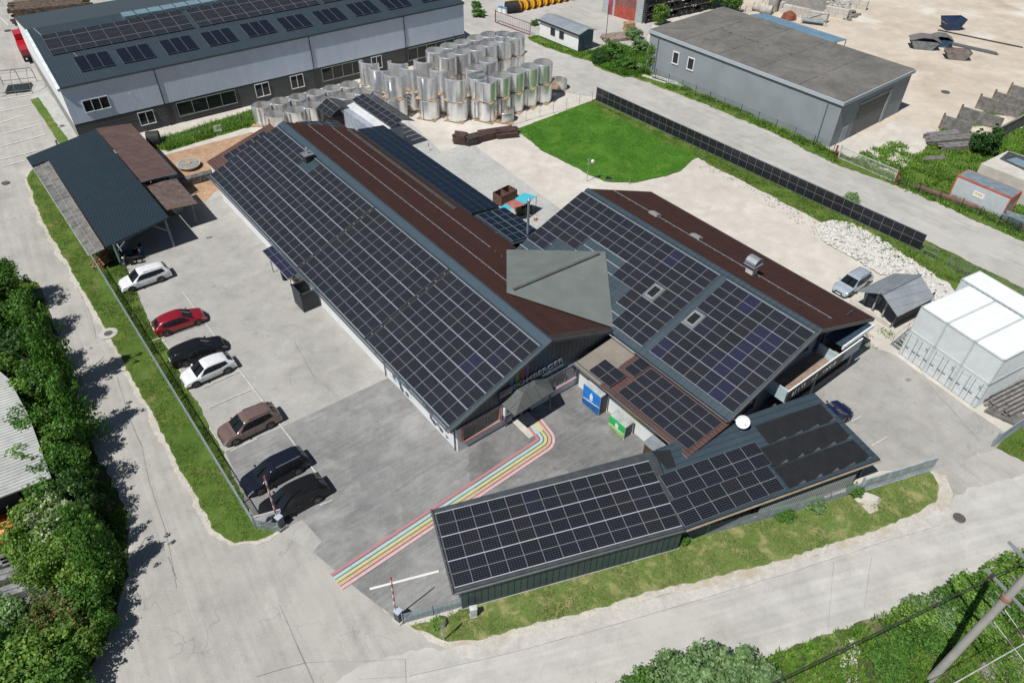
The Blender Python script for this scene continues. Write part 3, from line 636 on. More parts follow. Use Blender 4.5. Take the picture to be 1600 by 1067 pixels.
# ------------------------------------------------------------------ side hall (higher, with balcony)
sh = thing('side_hall', 'two storey hall with skylights among its solar panels and a front balcony', 'building', O.x, O.y, WA)
SZ, SR = 7.5, 24.4; f0, f1 = -13.35, 12.05; tl, tr = 15.05, 33.6; ze = SZ-(SR-tl)*k21
gz = lambda t: SZ-.15-abs(t-SR)*k21
mb = MB(); x = 10.9
mb.face([(x, 15.7, 0), (x, 33, 0), (x, 33, gz(33)), (x, SR, gz(SR)), (x, 15.7, gz(15.7))])
x = -13.0; mb.face([(x, 15.7, 0), (x, 15.7, gz(15.7)), (x, SR, gz(SR)), (x, 33, gz(33)), (x, 33, 0)])
mb.face([(-13, 33, 0), (-13, 33, gz(33)), (10.9, 33, gz(33)), (10.9, 33, 0)]); mb.face([(-13, 15.7, 0), (10.9, 15.7, 0), (10.9, 15.7, gz(15.7)), (-13, 15.7, gz(15.7))])
mb.build('wall', plain('blue_grey_wall', (.13, .19, .25), .6, 0, .08), sh)
mb = MB(); mb.slab([(f0, tl, ze), (f1, tl, ze), (f1, SR, SZ), (f0, SR, SZ)], .16); mb.build('roof_left', SLATE, sh)
mb = MB(); mb.slab([(f0, SR, SZ), (f1, SR, SZ), (f1, tr, SZ-(tr-SR)*k21), (f0, tr, SZ-(tr-SR)*k21)], .16); mb.build('roof_right', BROWN, sh)
mb = MB(); mb.slab([(f0, SR-.3, SZ-.05), (f1, SR-.3, SZ-.05), (f1, SR, SZ+.05), (f0, SR, SZ+.05)], .03); mb.slab([(f0, SR, SZ+.05), (f1, SR, SZ+.05), (f1, SR+.25, SZ-.03), (f0, SR+.25, SZ-.03)], .03)
mb.build('ridge_flashing', SLATE, sh)
mb = MB(); mb.beam((f0+.3, SR+3.3, SZ-3.3*k21+.1), (f1-.9, SR+3.3, SZ-3.3*k21+.1), .05)
for k in range(26): mb.bx(f0+.5+k*.95, f0+.56+k*.95, SR+3.25, SR+3.35, SZ-3.3*k21-.02, SZ-3.3*k21+.1)
mb.build('snow_guard', SILVER, sh)
mb = MB(); mb.slab([(f1, tl-.05, ze-.02), (f1+.07, tl-.05, ze-.02), (f1+.07, SR, SZ+.05), (f1, SR, SZ+.05)], .3)
mb.slab([(f1, SR, SZ+.05), (f1+.07, SR, SZ+.05), (f1+.07, tr+.05, SZ-(tr-SR)*k21), (f1, tr+.05, SZ-(tr-SR)*k21)], .3); mb.build('verge_trim', plain('verge_brown', (.09, .085, .08), .6), sh)
mb = MB(); mb.tube((.5, tl-.08, ze-.1), (f1, tl-.08, ze-.1), .07); mb.tube((f0, tr+.1, SZ-(tr-SR)*k21-.1), (f1, tr+.1, SZ-(tr-SR)*k21-.1), .07); mb.build('gutter', MC['zinc_gutter'], sh)
Ms = []
def cell(c0, r, s0=-13.38, pitch=1.17):
    s = s0+c0*pitch; t = 23.82-(r+1)*1.645
    Ms.append((round(s), basis((s+.02, t, SZ-(SR-t)*k21+.10), (1, 0, 0), ey)))
for c in range(14):
    for r in range(5):
        if r == 2 and 4 <= c < 8: continue
        if r == 3 and 2 <= c < 10: continue
        if r == 4 and c < 11: continue
        if r == 2 and c == 11: continue
        cell(c, r)
for c in range(7):
    for r in range(5):
        if r == 2 and c == 0: continue
        cell(c, r, 3.72, 1.17)
Ms.sort(key=lambda a: -a[0]); array(sh, [m for a, m in Ms], 100, blue=lambda M: .28 if M.translation.x > 2 else .04)
mb = MB()
for r in range(6):
    t = 23.82-r*1.645+.02; zz = SZ-(SR-t)*k21+.125
    mb.beam((-13.38, t, zz), (3., t, zz), .036, .03) if r < 3 else None
    mb.beam((3.72, t, zz), (11.9, t, zz), .036, .03)
for r, a, b in ((3, -13.38, -8.7), (3, -4, 3), (4, -13.38, -11.), (4, -1.7, 3), (5, -.5, 3), (3, -10.9, -6.9), (2, -8.5, -4), (3, -4.8, -1)):
    t = 23.82-r*1.645+.02
    for q in (0, .8): mb.beam((a, t-q, SZ-(SR-t+q)*k21+.06), (b, t-q, SZ-(SR-t+q)*k21+.06), .05, .05)
mb.build('mounting_rail', RAIL, sh)
for s, t in ((-.02, 19.7), (4.25, 19.7)):
    M = basis((s-.35, t-.55, SZ-(SR-t+.55)*k21+.02), (1, 0, 0), ey)
    mb = MB(); mb.bx(-.15, .95, -.15, 1.35, 0, .08, M); sk = mb.build('skylight', plain('skylight_frame', (.16, .17, .17), .5), sh)
    mb = MB(); mb.bx(.0, .8, .0, 1.2, .08, .15, M); mb.build('skylight_frame', plain('flash_silver', (.32, .32, .31), .4, .3), sk)
    mb = MB(); mb.bx(.08, .72, .1, 1.1, .15, .16, M); mb.build('pane', GLASS, sk)
for s, t in ((-7.6, 27.7), (-2.9, 28.1)):
    M = basis((s, t, SZ-(t-SR)*k21+.02), (1, 0, 0), (0, 1, -k21))
    mb = MB(); mb.bx(-.5, .5, -.35, .35, 0, .22, M); mb.bx(-.42, .42, -.27, .27, .22, .27, M); mb.build('roof_hatch', plain('hatch_grey', (.30, .32, .31), .5, .2), sh)
s, t = 3.6, 27.4; zz = SZ-(t-SR)*k21
mb = MB(); mb.bx(s-.35, s+.35, t-.35, t+.35, zz-.2, zz+.95); ch = mb.build('chimney', plain('chimney_white', (.55, .56, .56), .5), sh)
mb = MB(); mb.bx(s-.55, s+.55, t-.6, t+.6, zz+.95, zz+1.02)
for k in range(8):
    a0, a1 = math.pi*k/8, math.pi*(k+1)/8
    mb.hexa([Vector((s-.5, t+.5*math.cos(a0), zz+1.15+.45*math.sin(a0))), Vector((s+.5, t+.5*math.cos(a0), zz+1.15+.45*math.sin(a0))), Vector((s+.5, t+.5*math.cos(a1), zz+1.15+.45*math.sin(a1))), Vector((s-.5, t+.5*math.cos(a1), zz+1.15+.45*math.sin(a1)))],
            [Vector((s-.5, t+.53*math.cos(a0), zz+1.18+.45*math.sin(a0))), Vector((s+.5, t+.53*math.cos(a0), zz+1.18+.45*math.sin(a0))), Vector((s+.5, t+.53*math.cos(a1), zz+1.18+.45*math.sin(a1))), Vector((s-.5, t+.53*math.cos(a1), zz+1.18+.45*math.sin(a1)))])
mb.build('chimney_hood', SILVER, ch)
# balcony
GS = Matrix(((0, 1, 0, 10.9), (1, 0, 0, 0), (0, 0, 1, 0), (0, 0, 0, 1)))
for a, b, z0, z1_ in ((16.6, 18.4, 1.0, 2.2), (19.0, 20.2, 1.0, 2.3), (22.2, 23.6, 3.9, 5.3), (24.6, 26, 3.9, 5.3), (27, 28.2, 3.2, 5.2), (30, 31.6, 3.9, 5.0)):
    window(sh, GS, a, b, z0, z1_, 2, plain('frame_blue', (.10, .13, .20), .5))
mb = MB(); mb.bx(10.9, 12.75, 21.2, 31.0, 2.55, 2.7); bal = mb.build('balcony', plain('balcony_deck', (.26, .19, .15), .8, 0, .2), sh)
mb = MB(); mb.bx(12.72, 12.8, 21.2, 28.6, 2.45, 3.62); mb.build('railing_panel', plain('chalk_board', (.05, .055, .055), .6, 0, .3), bal)
mb = MB(); mb.bx(12.70, 12.80, 21.1, 31.0, 3.62, 3.67); mb.bx(12.72, 12.78, 21.1, 28.8, 2.42, 2.44); mb.build('handrail', WHITE, bal)
mb = MB(); mb.bx(11.0, 12.7, 21.1, 21.2, 2.45, 3.7); mb.build('end_panel', plain('panel_paleblue', (.45, .56, .60), .5), bal); mb = MB(); mb.bx(11.0, 12.7, 27.6, 27.7, 2.7, 3.7); mb.build('end_panel', MC['panel_paleblue'], bal)
mb = MB(); mb.bx(12.72, 12.8, 28.6, 31.0, 2.45, 3.62); mb.build('railing_panel', plain('panel_greyblue', (.22, .26, .29), .5), bal)
CH = plain('chalk_white', (.6, .6, .58), .8); mb = MB(); rn = random.Random(8)
for a, n in ((21.8, 5), (24.4, 2), (25.8, 5)):
    for k in range(n):
        y = a+k*.36; h = .34
        for q in range(3):
            z0 = 2.78+rn.random()*.2; mb.beam((12.81, y+rn.random()*.2, z0), (12.81, y+rn.random()*.22, z0+h*rn.random()+.1), .035, .012)
mb.build('chalk_lettering', CH, bal)
mb = MB(); mb.bx(10.92, 12.5, 28.3, 32.6, 3.95, 4.0); aw = mb.build('awning', plain('awning_blue', (.05, .08, .12), .3, .2), sh)
mb = MB(); mb.bx(12.5, 12.62, 28.3, 32.7, 3.75, 4.1); mb.build('fascia', WHITE, aw)
mb = MB(); mb.bx(11.2, 12.4, 31.2, 31.35, 0, 3.9); mb.build('post', GREYM, sh); mb = MB(); mb.bx(11.0, 12.6, 25.5, 25.6, 0, 2.5); mb.build('post', GREYM, sh)
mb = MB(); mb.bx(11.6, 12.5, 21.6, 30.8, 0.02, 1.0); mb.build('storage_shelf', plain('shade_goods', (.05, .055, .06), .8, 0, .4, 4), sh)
# dish on the shed roof
dt = thing('satellite_dish', 'white round satellite dish on an arm above the dark blue lower roof', 'satellite dish', *g(1160, 662, 3.5)[:2], 0, z=0)
mb = MB()
for i in range(4):
    for j in range(16):
        r0, r1, a0, a1 = .5*i/4, .5*(i+1)/4, j*math.pi/8, (j+1)*math.pi/8
        mb.face([(r0*math.cos(a0), r0*math.sin(a0), .5*r0*r0), (r1*math.cos(a0), r1*math.sin(a0), .5*r1*r1), (r1*math.cos(a1), r1*math.sin(a1), .5*r1*r1), (r0*math.cos(a1), r0*math.sin(a1), .5*r0*r0)])
me = mb.mesh('dish', WHITE, True)
me.transform(Matrix.Translation((0, 0, 3.75))@Matrix.Rotation(rad(-25), 4, 'Z')@Matrix.Rotation(rad(62), 4, 'X'))
mesh_obj('dish', me, dt)
mb = MB(); mb.tube((0, .1, 3.7), (-.9, .5, 3.45), .035); mb.tube((0, 0, 3.5), (.1, -.45, 3.95), .02); mb.build('arm', WHITE, dt)
# ------------------------------------------------------------------ brown lean-to shop front between the halls
lt = thing('lean_to', 'low brown roofed lean-to with solar panels along the courtyard, white wall below', 'building', O.x, O.y, WA)
kl = .125; zl = lambda t: 2.98+(t-11.0)*kl
mb = MB(); mb.slab([(.35, 11.0, zl(11)), (12.1, 11.0, zl(11)), (12.1, 15.5, zl(15.5)), (.35, 15.5, zl(15.5))], .12); mb.build('roof', REDBROWN, lt)
mb = MB(); mb.slab([(.3, 10.95, zl(10.95)+.03), (3.3, 10.95, zl(10.95)+.03), (2.9, 13.6, zl(13.6)+.03), (2.9, 15.5, zl(15.5)+.03), (.3, 15.5, zl(15.5)+.03)], .03)
mb.build('sheet_roofing', bricks('bleached_sheet', (.25, .225, .185), (.28, .25, .21), (.15, .135, .115), 3, .16, .03, 0, .8), lt)
Ms = [basis((x, t, zl(t)+.12), (1, 0, 0), (0, 1, kl)) for t in (11.35, 13.15) for x in [4.75+k*1.165 for k in range(6)]]
array(lt, Ms, 100, tone=1)
Ms = [basis((x, 11.2, zl(11.2)+.2), (1, 0, 0), (0, 1, kl)) for x in (1.75, 2.92)]+[basis((3.4, 13.3, zl(13.3)+.13), (1, 0, 0), (0, 1, kl))]
array(lt, Ms, 100, tone=2)
mb = MB(); mb.bx(.3, 11.6, 11.72, 11.95, 0, 2.9); mb.bx(11.4, 11.6, 11.95, 15.4, 0, 3.0); mb.build('wall', HWALL, lt)
mb = MB(); mb.tube((.35, 10.93, zl(10.9)-.06), (12.1, 10.93, zl(10.9)-.06), .07); mb.beam((.4, 11.15, zl(11.15)+.12), (12, 11.15, zl(11.15)+.12), .04); mb.build('gutter', MC['zinc_gutter'], lt)
GL = Matrix(((1, 0, 0, 0), (0, -1, 0, 11.72), (0, 0, 1, 0), (0, 0, 0, 1)))
for a, b in ((3.9, 4.6), (4.9, 5.6), (6.3, 7.0), (7.3, 8.0)): window(lt, GL, a, b, 1.9, 2.5, 1, plain('frame_dg', (.12, .15, .18), .5))
mb = MB(); mb.bx(5.0, 7.4, .0, .02, 1.45, 1.75, GL); mb.build('yellow_band', plain('yellow_band', (.72, .62, .25), .6), lt)
mb = MB(); mb.bx(8.5, 11.4, .0, .02, .2, 1.9, GL); mb.build('orange_mural', plain('orange_mural', (.62, .16, .06), .6, 0, .35, 1.2), lt)
cb = thing('display_cabinet', 'grey topped cabinet against the orange mural, partly under the blue grey roof', 'cabinet', *LM(9.4, 10.95)[:2], WA)
mb = MB(); mb.slab([(-.9, -.45, 1.55), (1.6, -.45, 1.55), (1.6, .6, 1.7), (-.9, .6, 1.7)], .06); mb.build('lid', GREYM, cb); mb = MB(); mb.bx(-.8, 1.5, -.35, .55, 0, 1.5); mb.build('carcass', plain('cab_dark', (.08, .04, .03), .6), cb)
def banner(s0, s1, t0, h, c, c2, label, alt):
    P = LM((s0+s1)/2, t0); th = thing('banner_shelter', label, 'shelter', P.x, P.y, WA); L = (s1-s0)/2
    mb = MB(); mb.bx(-L, L, -.03, 0, .15, h); bn = mb.build('banner', c, th)
    mb = MB(); mb.bx(-L, L, -.035, -.031, .15, .15+h*.33) ; mb.build('banner_lower_print', c2, bn)
    mb = MB(); rn = random.Random(int(h*10))
    mb.bx(-.16, .16, -.04, -.034, h*.5, h*.78); mb.bx(-.05, .05, -.04, -.034, h*.8, h*.86)
    n = 14
    for k in range(n): x = -L+.05+(2*L-.1)*k/n; q = h*(.36+.12*k/n)+rn.random()*.06; mb.bx(x, x+2*L/n*.9, -.041, -.035, q-.1, q)
    mb.build('banner_print', plain('print_white', (.72, .76, .78), .6), bn)
    mb = MB(); mb.slab([(-L, 0, h), (L, 0, h), (L, .85, h+.1), (-L, .85, h+.1)], .03); mb.build('roof', plain('shelter_roof', (.40, .43, .42), .4, .1), th)
    mb = MB(); mb.bx(L-.02, L, 0, .85, .1, h); mb.bx(-L, -L+.02, 0, .85, .1, h); mb.build('side_sheet', plain('side_dark', (.06, .06, .065), .6), th)
    mb = MB()
    for x in (-L, L):
        mb.tube((x, 0, 0), (x, 0, h+.03), .025); mb.tube((x, .85, 0), (x, .85, h+.1), .025)
        mb.beam((x, -.05, .06), (x, .9, .06), .1, .08)
    mb.build('frame', SILVER, th)
banner(1.85, 3.75, 10.72, 2.15, plain('banner_blue', (.015, .19, .62), .5, 0, .1), plain('banner_deep', (.01, .12, .36), .5, 0, .2), 'blue banner in front of a grey roofed shelter by the white courtyard wall', 0)
banner(4.95, 6.65, 10.62, 1.35, plain('banner_green', (.02, .42, .10), .5, 0, .1), plain('banner_lime', (.30, .50, .10), .5, 0, .2), 'green banner in front of a lower grey roofed shelter by the white courtyard wall', 1)
# ------------------------------------------------------------------ helper: where a sight line meets a roof plane
def plane3(a, b, c):
    n = (b-a).cross(c-a).normalized()
    def f(u, v, lift=0.):
        G0 = g(u, v, 0); C0 = Vector((0, 0, H)); d = G0-C0; P = C0+d*((a-C0).dot(n)/d.dot(n))
        return P+(n if n.z > 0 else -n)*lift
    f.n = n if n.z > 0 else -n
    return f
def quad_thing(th, name, pts, mat, thk=.06, lc=None):
    mb = MB(); mb.slab([lc(p) for p in pts], thk); return mb.build(name, mat, th)
def ccw(p):
    ar = sum(p[i].x*p[(i+1) % len(p)].y-p[(i+1) % len(p)].x*p[i].y for i in range(len(p))); return p if ar > 0 else p[::-1]
# ------------------------------------------------------------------ carport along the road
TLc, TRc, BRc, BLc = g(675, 796, 2.85), g(1022, 703, 2.85), g(1070, 826, 2.35), g(709, 925, 2.35)
rz = math.atan2((BRc-BLc).y, (BRc-BLc).x); lc = frame(BLc, rz)
cpt = thing('solar_carport', 'long dark carport by the road entrance with three rows of solar panels', 'carport', BLc.x, BLc.y, rz)
pl = plane3(BLc, BRc, TLc); qs = [lc(p) for p in (BLc, BRc, TRc, TLc)]
mb = MB(); mb.slab(qs, .12); mb.build('roof', plain('roof_greyblue', (.055, .065, .072), .55, .2), cpt)
a = lc(pl(700, 917)); b = lc(pl(1068, 820)); W_ = qs[1].x-qs[0].x; D_ = qs[3].y
ex = Vector((1, 0, (qs[1].z-qs[0].z)/W_)); kk = (qs[3].z-qs[0].z)/D_; ey3 = Vector((0, 1, kk))
print('carport', W_, D_, [tuple(round(v, 2) for v in q) for q in qs])
sk = (qs[3].x-qs[0].x)/D_
Ms = []
pc = (W_-.25)/13; 
for r in range(3):
    for c in range(13):
        y = .22+r*(D_-.62)/3; Ms.append(basis((.12+c*pc+sk*y, y, qs[0].z+kk*y+.09), (1, 0, 0), ey3))
array(cpt, Ms, 100, pw=round(pc-.02, 3), pl=round((D_-.62)/3-.035, 3), blue=lambda M: .03)
mb = MB()
for r in range(4):
    y = .20+r*(D_-.62)/3; mb.beam((.1+sk*y, y, qs[0].z+kk*y+.115), (W_-.1+sk*y, y, qs[0].z+kk*y+.115), .05, .03)
mb.build('mounting_rail', RAIL, cpt)
mb = MB(); mb.tube((0, -.08, 2.27), (W_, -.08, 2.27), .08); mb.build('gutter', MC['zinc_gutter'], cpt)
mb = MB(); mb.beam((-.06, -.1, 2.36), (qs[3].x-.06, D_, 2.86), .1, .2); mb.build('verge_trim', MC['verge_grey'], cpt)
mb = MB()
for k in range(7): y = .4+k*.82; mb.bx(-.2+sk*y, .05+sk*y, y, y+.05, 2.36+kk*y, 2.42+kk*y)
mb.build('panel_clamp', SILVER, cpt)
TEAL = bricks('teal_board_cladding', (.060, .092, .100), (.066, .10, .108), (.016, .026, .03), .42, 30, .03, 0, .5, .1, .02, dirt=.15)
mb = MB(); mb.bx(.45, W_-.1, .02, .12, .12, 2.26); mb.bx(.45, .55, .12, 1.3, .1, 2.26); mb.build('rear_wall', TEAL, cpt)
mb = MB(); mb.bx(.4, W_, -.03, .16, 0, .12); mb.build('plinth', CONC, cpt)
mb = MB(); mb.bx(.4, W_-.1, -.03, .02, 2.14, 2.25) ; mb.build('wall_plate', plain('plate_pale', (.33, .33, .30), .7), cpt)
for k in range(6):
    mb = MB(); x = .6+k*(W_-1)/5; mb.beam((x+sk*5, D_-.6, 0), (x+sk*5, D_-.6, 2.7), .12); mb.build('post', plain('carport_post', (.05, .06, .065), .5), cpt)
# ------------------------------------------------------------------ bigger shed with black absorber mats
e1, e2, e3, e4 = g(1070, 827, 2.5), g(1376, 717, 2.5), g(1272, 613, 3.1), g(1020, 700, 3.1)
e4 = g(1024, 704, 3.04); rz = math.atan2((e2-e1).y, (e2-e1).x); lc = frame(e1, rz)
sd_ = thing('absorber_shed', 'blue grey roofed shed with black absorber mats beside the open sliding gate', 'shed', e1.x, e1.y, rz)
pe = plane3(e1, e2, e3); eL = pe(1024, 702); eB = pe(1100, 672)
poly = [e1, e2, e3, eB, eL]; q = [lc(p) for p in poly]
mb = MB(); mb.face(q, [(p.y, p.x) for p in q]); qb = [p-Vector((0, 0, .14)) for p in q]; mb.face(qb[::-1])
for i in range(len(q)): j = (i+1) % len(q); mb.face([qb[i], qb[j], q[j], q[i]])
mb.build('roof', SLATE, sd_)
def seg(P, Q, n): return [P+(Q-P)*(k/n) for k in range(n+1)]
for (TL, TR, BR, BL), n in ((((1179, 666), (1282, 631), (1306, 656), (1201, 694)), 4), (((1182, 702), (1308, 659), (1331, 684), (1206, 731)), 5), (((1208, 732), (1333, 687), (1362, 716), (1233, 763)), 5)):
    T = seg(pe(*TL, .03), pe(*TR, .03), n); Bm = seg(pe(*BL, .03), pe(*BR, .03), n)
    for k in range(n):
        mb = MB(); a = T[k]; b = T[k+1]; e = (b-a)*.012
        mb.slab([lc(Bm[k]+e), lc(Bm[k+1]-e), lc(b-e), lc(a+e)], .025); mb.build('absorber_mat', MATBLACK, sd_)
    mb = MB(); rn = random.Random(n)
    for k in range(n):      # turned up pale lower hems
        a, b = Bm[k], Bm[k+1]; m_ = a+(b-a)*rn.uniform(.3, .6); up = (T[k]-Bm[k]).normalized()*.22
        mb.face([lc(m_+pe.n*.02), lc(b+pe.n*.02), lc(b+up*rn.uniform(.5, 1)+pe.n*.02)])
    mb.build('mat_hem', plain('hem_grey', (.08, .08, .085), .6), sd_)
mb = MB(); mb.slab([lc(pe(*p, .04)) for p in ((1042, 733), (1056, 729), (1047, 703), (1018, 705), (1034, 738))][:4], .02); mb.build('absorber_mat', MATBLACK, sd_)
TL, TR, BR, BL = [pe(*p, .06) for p in ((1036, 741), (1186, 702), (1226, 765), (1070, 824))]
w0 = (BR-BL).length/6.06; hh = (TL-BL).length/2; exx = (BR-BL).normalized(); eyy = (TL-BL); eyy = (eyy-exx*eyy.dot(exx)).normalized(); shx = (TL-BL).dot(exx)/2
Mi = Matrix.Translation((e1.x, e1.y, 0))@Matrix.Rotation(rz, 4, 'Z'); Mi = Mi.inverted(); Ms = []
for r in range(2):
    for c in range(6): Ms.append(Mi@basis(BL+exx*(c*w0*1.01+shx*r)+eyy*(r*(TL-BL).dot(eyy)/2)+pe.n*.03, exx, eyy))
array(sd_, Ms, 100, pw=round(w0-.01, 3), pl=round((TL-BL).dot(eyy)/2-.04, 3))
mb = MB(); L = (e2-e1).length; mb.bx(.1, L, .0, .08, 2.34, 2.46); mb.build('fascia', MC['verge_grey'], sd_)
mb = MB(); mb.tube((.1, -.08, 2.38), (L, -.08, 2.38), .07); mb.build('gutter', plain('gutter_wood', (.30, .24, .17), .6), sd_)
mb = MB(); mb.bx(6.2, L-1.6, .14, .2, 1.35, 2.33); mb.build('rear_wall', TEAL, sd_)
mb = MB(); mb.bx(6.1, L-1.6, .08, .13, .1, 1.5); mb.build('rear_skirt', bricks('pale_rib_sheet', (.50, .52, .50), (.53, .55, .53), (.25, .27, .27), .2, 30, .05, 0, .6, .1, .03, dirt=.1), sd_)
for x in (.3, 3.5, 6.3, L-1.7, L-.4):
    for y in (.6, 4.4):
        mb = MB(); mb.beam((x, y, 0), (x, y, 2.4+y*.09), .12); mb.build('post', MC['carport_post'], sd_)
for (x, w_, h, c, lb) in ((1.6, 1.2, 1.0, (.10, .08, .07), 'dark pallet box in the open bay of the absorber shed'), (4.0, 1.4, .8, (.12, .12, .11), 'long dark bench in the open bay of the absorber shed')):
    P = Mi.inverted()@Vector((x+.6, 2.0, 0)); t = thing('storage_box', lb, 'box', P.x, P.y, rz); mb = MB(); mb.bx(-w_/2, w_/2, -.4, .4, .1, h)
    mb.bx(-w_/2-.03, w_/2+.03, -.43, .43, h, h+.05); mb.bx(-w_/2, -w_/2+.15, -.4, .4, 0, .1); mb.bx(w_/2-.15, w_/2, -.4, .4, 0, .1); mb.build('box_body', plain('box_%.2f' % x, c, .8), t)
# ------------------------------------------------------------------ open shed (upper left)
os_ = thing('open_shed', 'open shed with blue grey tiled slope and a glazed strip along the fence', 'shed', *g(200, 400)[:2], 0)
lc = frame(g(200, 400), 0)
bl = [g(165, 386, 2.55), g(264, 339, 3.55), g(149.5, 202, 3.55), g(40.5, 246, 2.55)]
ps = plane3(*bl[:3]); q = [lc(ps(*p)) for p in ((165, 386), (264, 339), (149.5, 202), (40.5, 246), (50, 260), (75.5, 250.5))]; ua = (q[1]-q[0]).normalized(); va = Vector((-ua.y, ua.x, 0))
mb = MB(); mb.face(q, [(p.dot(ua), p.dot(va)) for p in q]); qb = [p-Vector((0, 0, .14)) for p in q]; mb.face(qb[::-1])
for i in range(6): j = (i+1) % 6; mb.face([qb[i], qb[j], q[j], q[i]])
mb.build('roof', SLATE_TILE, os_)
mb = MB(); mb.slab([lc(p) for p in [g(222, 285, 3.56), g(277, 271, 2.85), g(204, 193, 2.85), g(150, 201, 3.56)]], .12); mb.build('roof_brown', bricks('brown_felt', (.10, .060, .052), (.115, .07, .06), (.055, .033, .028), 1.6, 1.1, .02, .5, .8, 0, .02, dirt=.3), os_)
mb = MB(); mb.slab([lc(p) for p in [g(261, 328, 2.95), g(309, 318, 2.6), g(276, 279.5, 2.6), g(226, 287, 2.95)]], .12); mb.build('porch_roof', plain('brown_moss', (.12, .085, .072), .85, 0, .3, 2), os_)
mb = MB(); a = g(219, 285, 3.5); b = g(277, 272, 2.9); mb.beam(lc(a), lc(b), .12, .16); mb.build('verge_trim', plain('trim_blue', (.12, .16, .19), .4, .2), os_)
mb = MB(); a, b, c, d = g(139, 400, 2.1), g(163, 389, 2.4), g(76, 253, 2.4), g(50, 261, 2.1)
mb.slab([lc(p) for p in (a, b, c, d)], .02); glz = mb.build('glazed_strip', plain('dirty_glass', (.17, .165, .15), .4, 0, .35, 1.2), os_)
mb = MB()
for k in range(25): f = k/24; mb.beam(lc(a+(d-a)*f+Vector((0, 0, .03))), lc(b+(c-b)*f+Vector((0, 0, .03))), .05, .04)
for f in (0, .5, 1): mb.beam(lc(a+(b-a)*f+Vector((0, 0, .03))), lc(d+(c-d)*f+Vector((0, 0, .03))), .035 if f == .5 else .07, .04)
mb.build('glazing_bar', plain('bar_pale', (.36, .38, .37), .6), glz)
mb = MB(); mb.beam(lc(b+Vector((0, 0, .08))), lc(c+Vector((0, 0, .08))), .06, .05); mb.build('copper_trim', plain('copper_trim', (.22, .14, .09), .6), os_)
PB_ = plain('post_bluegrey', (.15, .19, .21), .6)
def post(px, z, th=os_, w_=.16, m=PB_, top=None):
    b = g(*px); mb = MB(); mb.beam(lc(b), lc(b)+Vector((0, 0, z)), w_); mb.build('post', m, th); return lc(b)
p1 = post((272.4, 386), 3.35); p2 = post((191, 416), 2.55); p3 = post((308, 350.5), 2.45)
mb = MB(); mb.beam(p1+Vector((-1.3, -.7, 3.1)), p1+Vector((0, 0, 1.9)), .1); mb.build('brace', PB_, os_); mb = MB(); mb.beam(p2+Vector((.9, .5, 2.55)), p2+Vector((0, 0, 1.6)), .1); mb.build('brace', PB_, os_)
mb = MB(); mb.beam(p1+Vector((0, 0, 3.25)), p2+Vector((0, 0, 2.5)), .14); mb.build('beam', PB_, os_)
for px in ((215, 340), (150, 300), (100, 250), (262, 290), (210, 240)): post(px, 2.5)
bk = [g(60, 262), g(160, 222), g(205, 214)]
mb = MB(); back = [lc(g(92, 268)), lc(g(160, 240)), lc(g(208, 222)), lc(g(268, 290))]
for i in range(3):
    a, b = back[i], back[i+1]; h = 2.3; mb.hexa([a, b, b+Vector((0, .1, 0)), a+Vector((0, .1, 0))], [p+Vector((0, 0, h)) for p in (a, b, b+Vector((0, .1, 0)), a+Vector((0, .1, 0)))])
mb.build('rear_wall', plain('shed_boards', (.06, .055, .05), .8), os_)
# firewood heap, motorcycles, crate in the shade
def sticks(name, label, cat, P, r, h, n, mat, seed, L=1.2):
    t = thing(name, label, cat, P.x, P.y); rn = random.Random(seed); mb = MB()
    for k in range(n):
        a = rn.random()*6.28; q = r*math.sqrt(rn.random()); z = .08+(1-q/r)*h*rn.random(); th = rn.uniform(-.5, .5)+rad(70)
        d = Vector((math.cos(th), math.sin(th), rn.uniform(-.15, .4)))*L*.5; c = Vector((q*math.cos(a), q*math.sin(a), z+.15))
        mb.beam(c-d, c+d, rn.uniform(.05, .12), rn.uniform(.03, .1))
    mb.build('pile', mat, t); return t
sticks('brushwood_heap', 'heap of orange brown split wood under the corner of the glazed strip', 'firewood', g(163, 410), .8, 1.2, 60, plain('split_wood', (.34, .20, .09), .8, 0, .4, 3), 4)
def motorcycle(px, rz, label, col):
    P = g(*px); t = thing('motorcycle', label, 'motorcycle', P.x, P.y, rz)
    for x in (-.72, .72):
        mb = MB()
        for k in range(16):
            a0, a1 = k*math.pi/8, (k+1)*math.pi/8
            p = lambda a, r: Vector((x+r*math.cos(a), 0, .32+r*math.sin(a)))
            mb.tube(p(a0, .27), p(a1, .27), .06, n=6, cap=False)
        wh = mb.build('wheel', BLACK, t); mb = MB(); mb.tube((x, -.03, .32), (x, .03, .32), .17, n=12); mb.build('rim', SILVER, wh)
    mb = MB(); mb.hexa([Vector(p) for p in ((-.3, -.14, .5), (.35, -.14, .5), (.35, .14, .5), (-.3, .14, .5))], [Vector(p) for p in ((-.2, -.12, .85), (.4, -.13, .95), (.4, .13, .95), (-.2, .12, .85))]); mb.bx(-.22, .25, -.16, .16, .22, .5); mb.build('tank', paint('moto_'+col, {'b': (.03, .10, .25), 'k': (.02, .02, .025)}[col], .3), t)
    mb = MB(); mb.bx(-.8, -.15, -.13, .13, .72, .84); mb.build('seat', BLACK, t)
    mb = MB(); mb.tube((.72, 0, .32), (.45, 0, 1.02), .035); mb.tube((-.72, 0, .32), (-.2, 0, .45), .03); mb.tube((.42, -.38, 1.08), (.42, .38, 1.08), .02); mb.build('fork', SILVER, t)
    mb = MB(); mb.sphere((.6, 0, .95), .1, 8); mb.build('headlight', WHITE, t)
motorcycle((207, 414), rad(-160), 'black motorcycle at the shed edge beside the white estate car', 'k')
motorcycle((222, 398), rad(-70), 'blue motorcycle in the shade of the open shed', 'b')
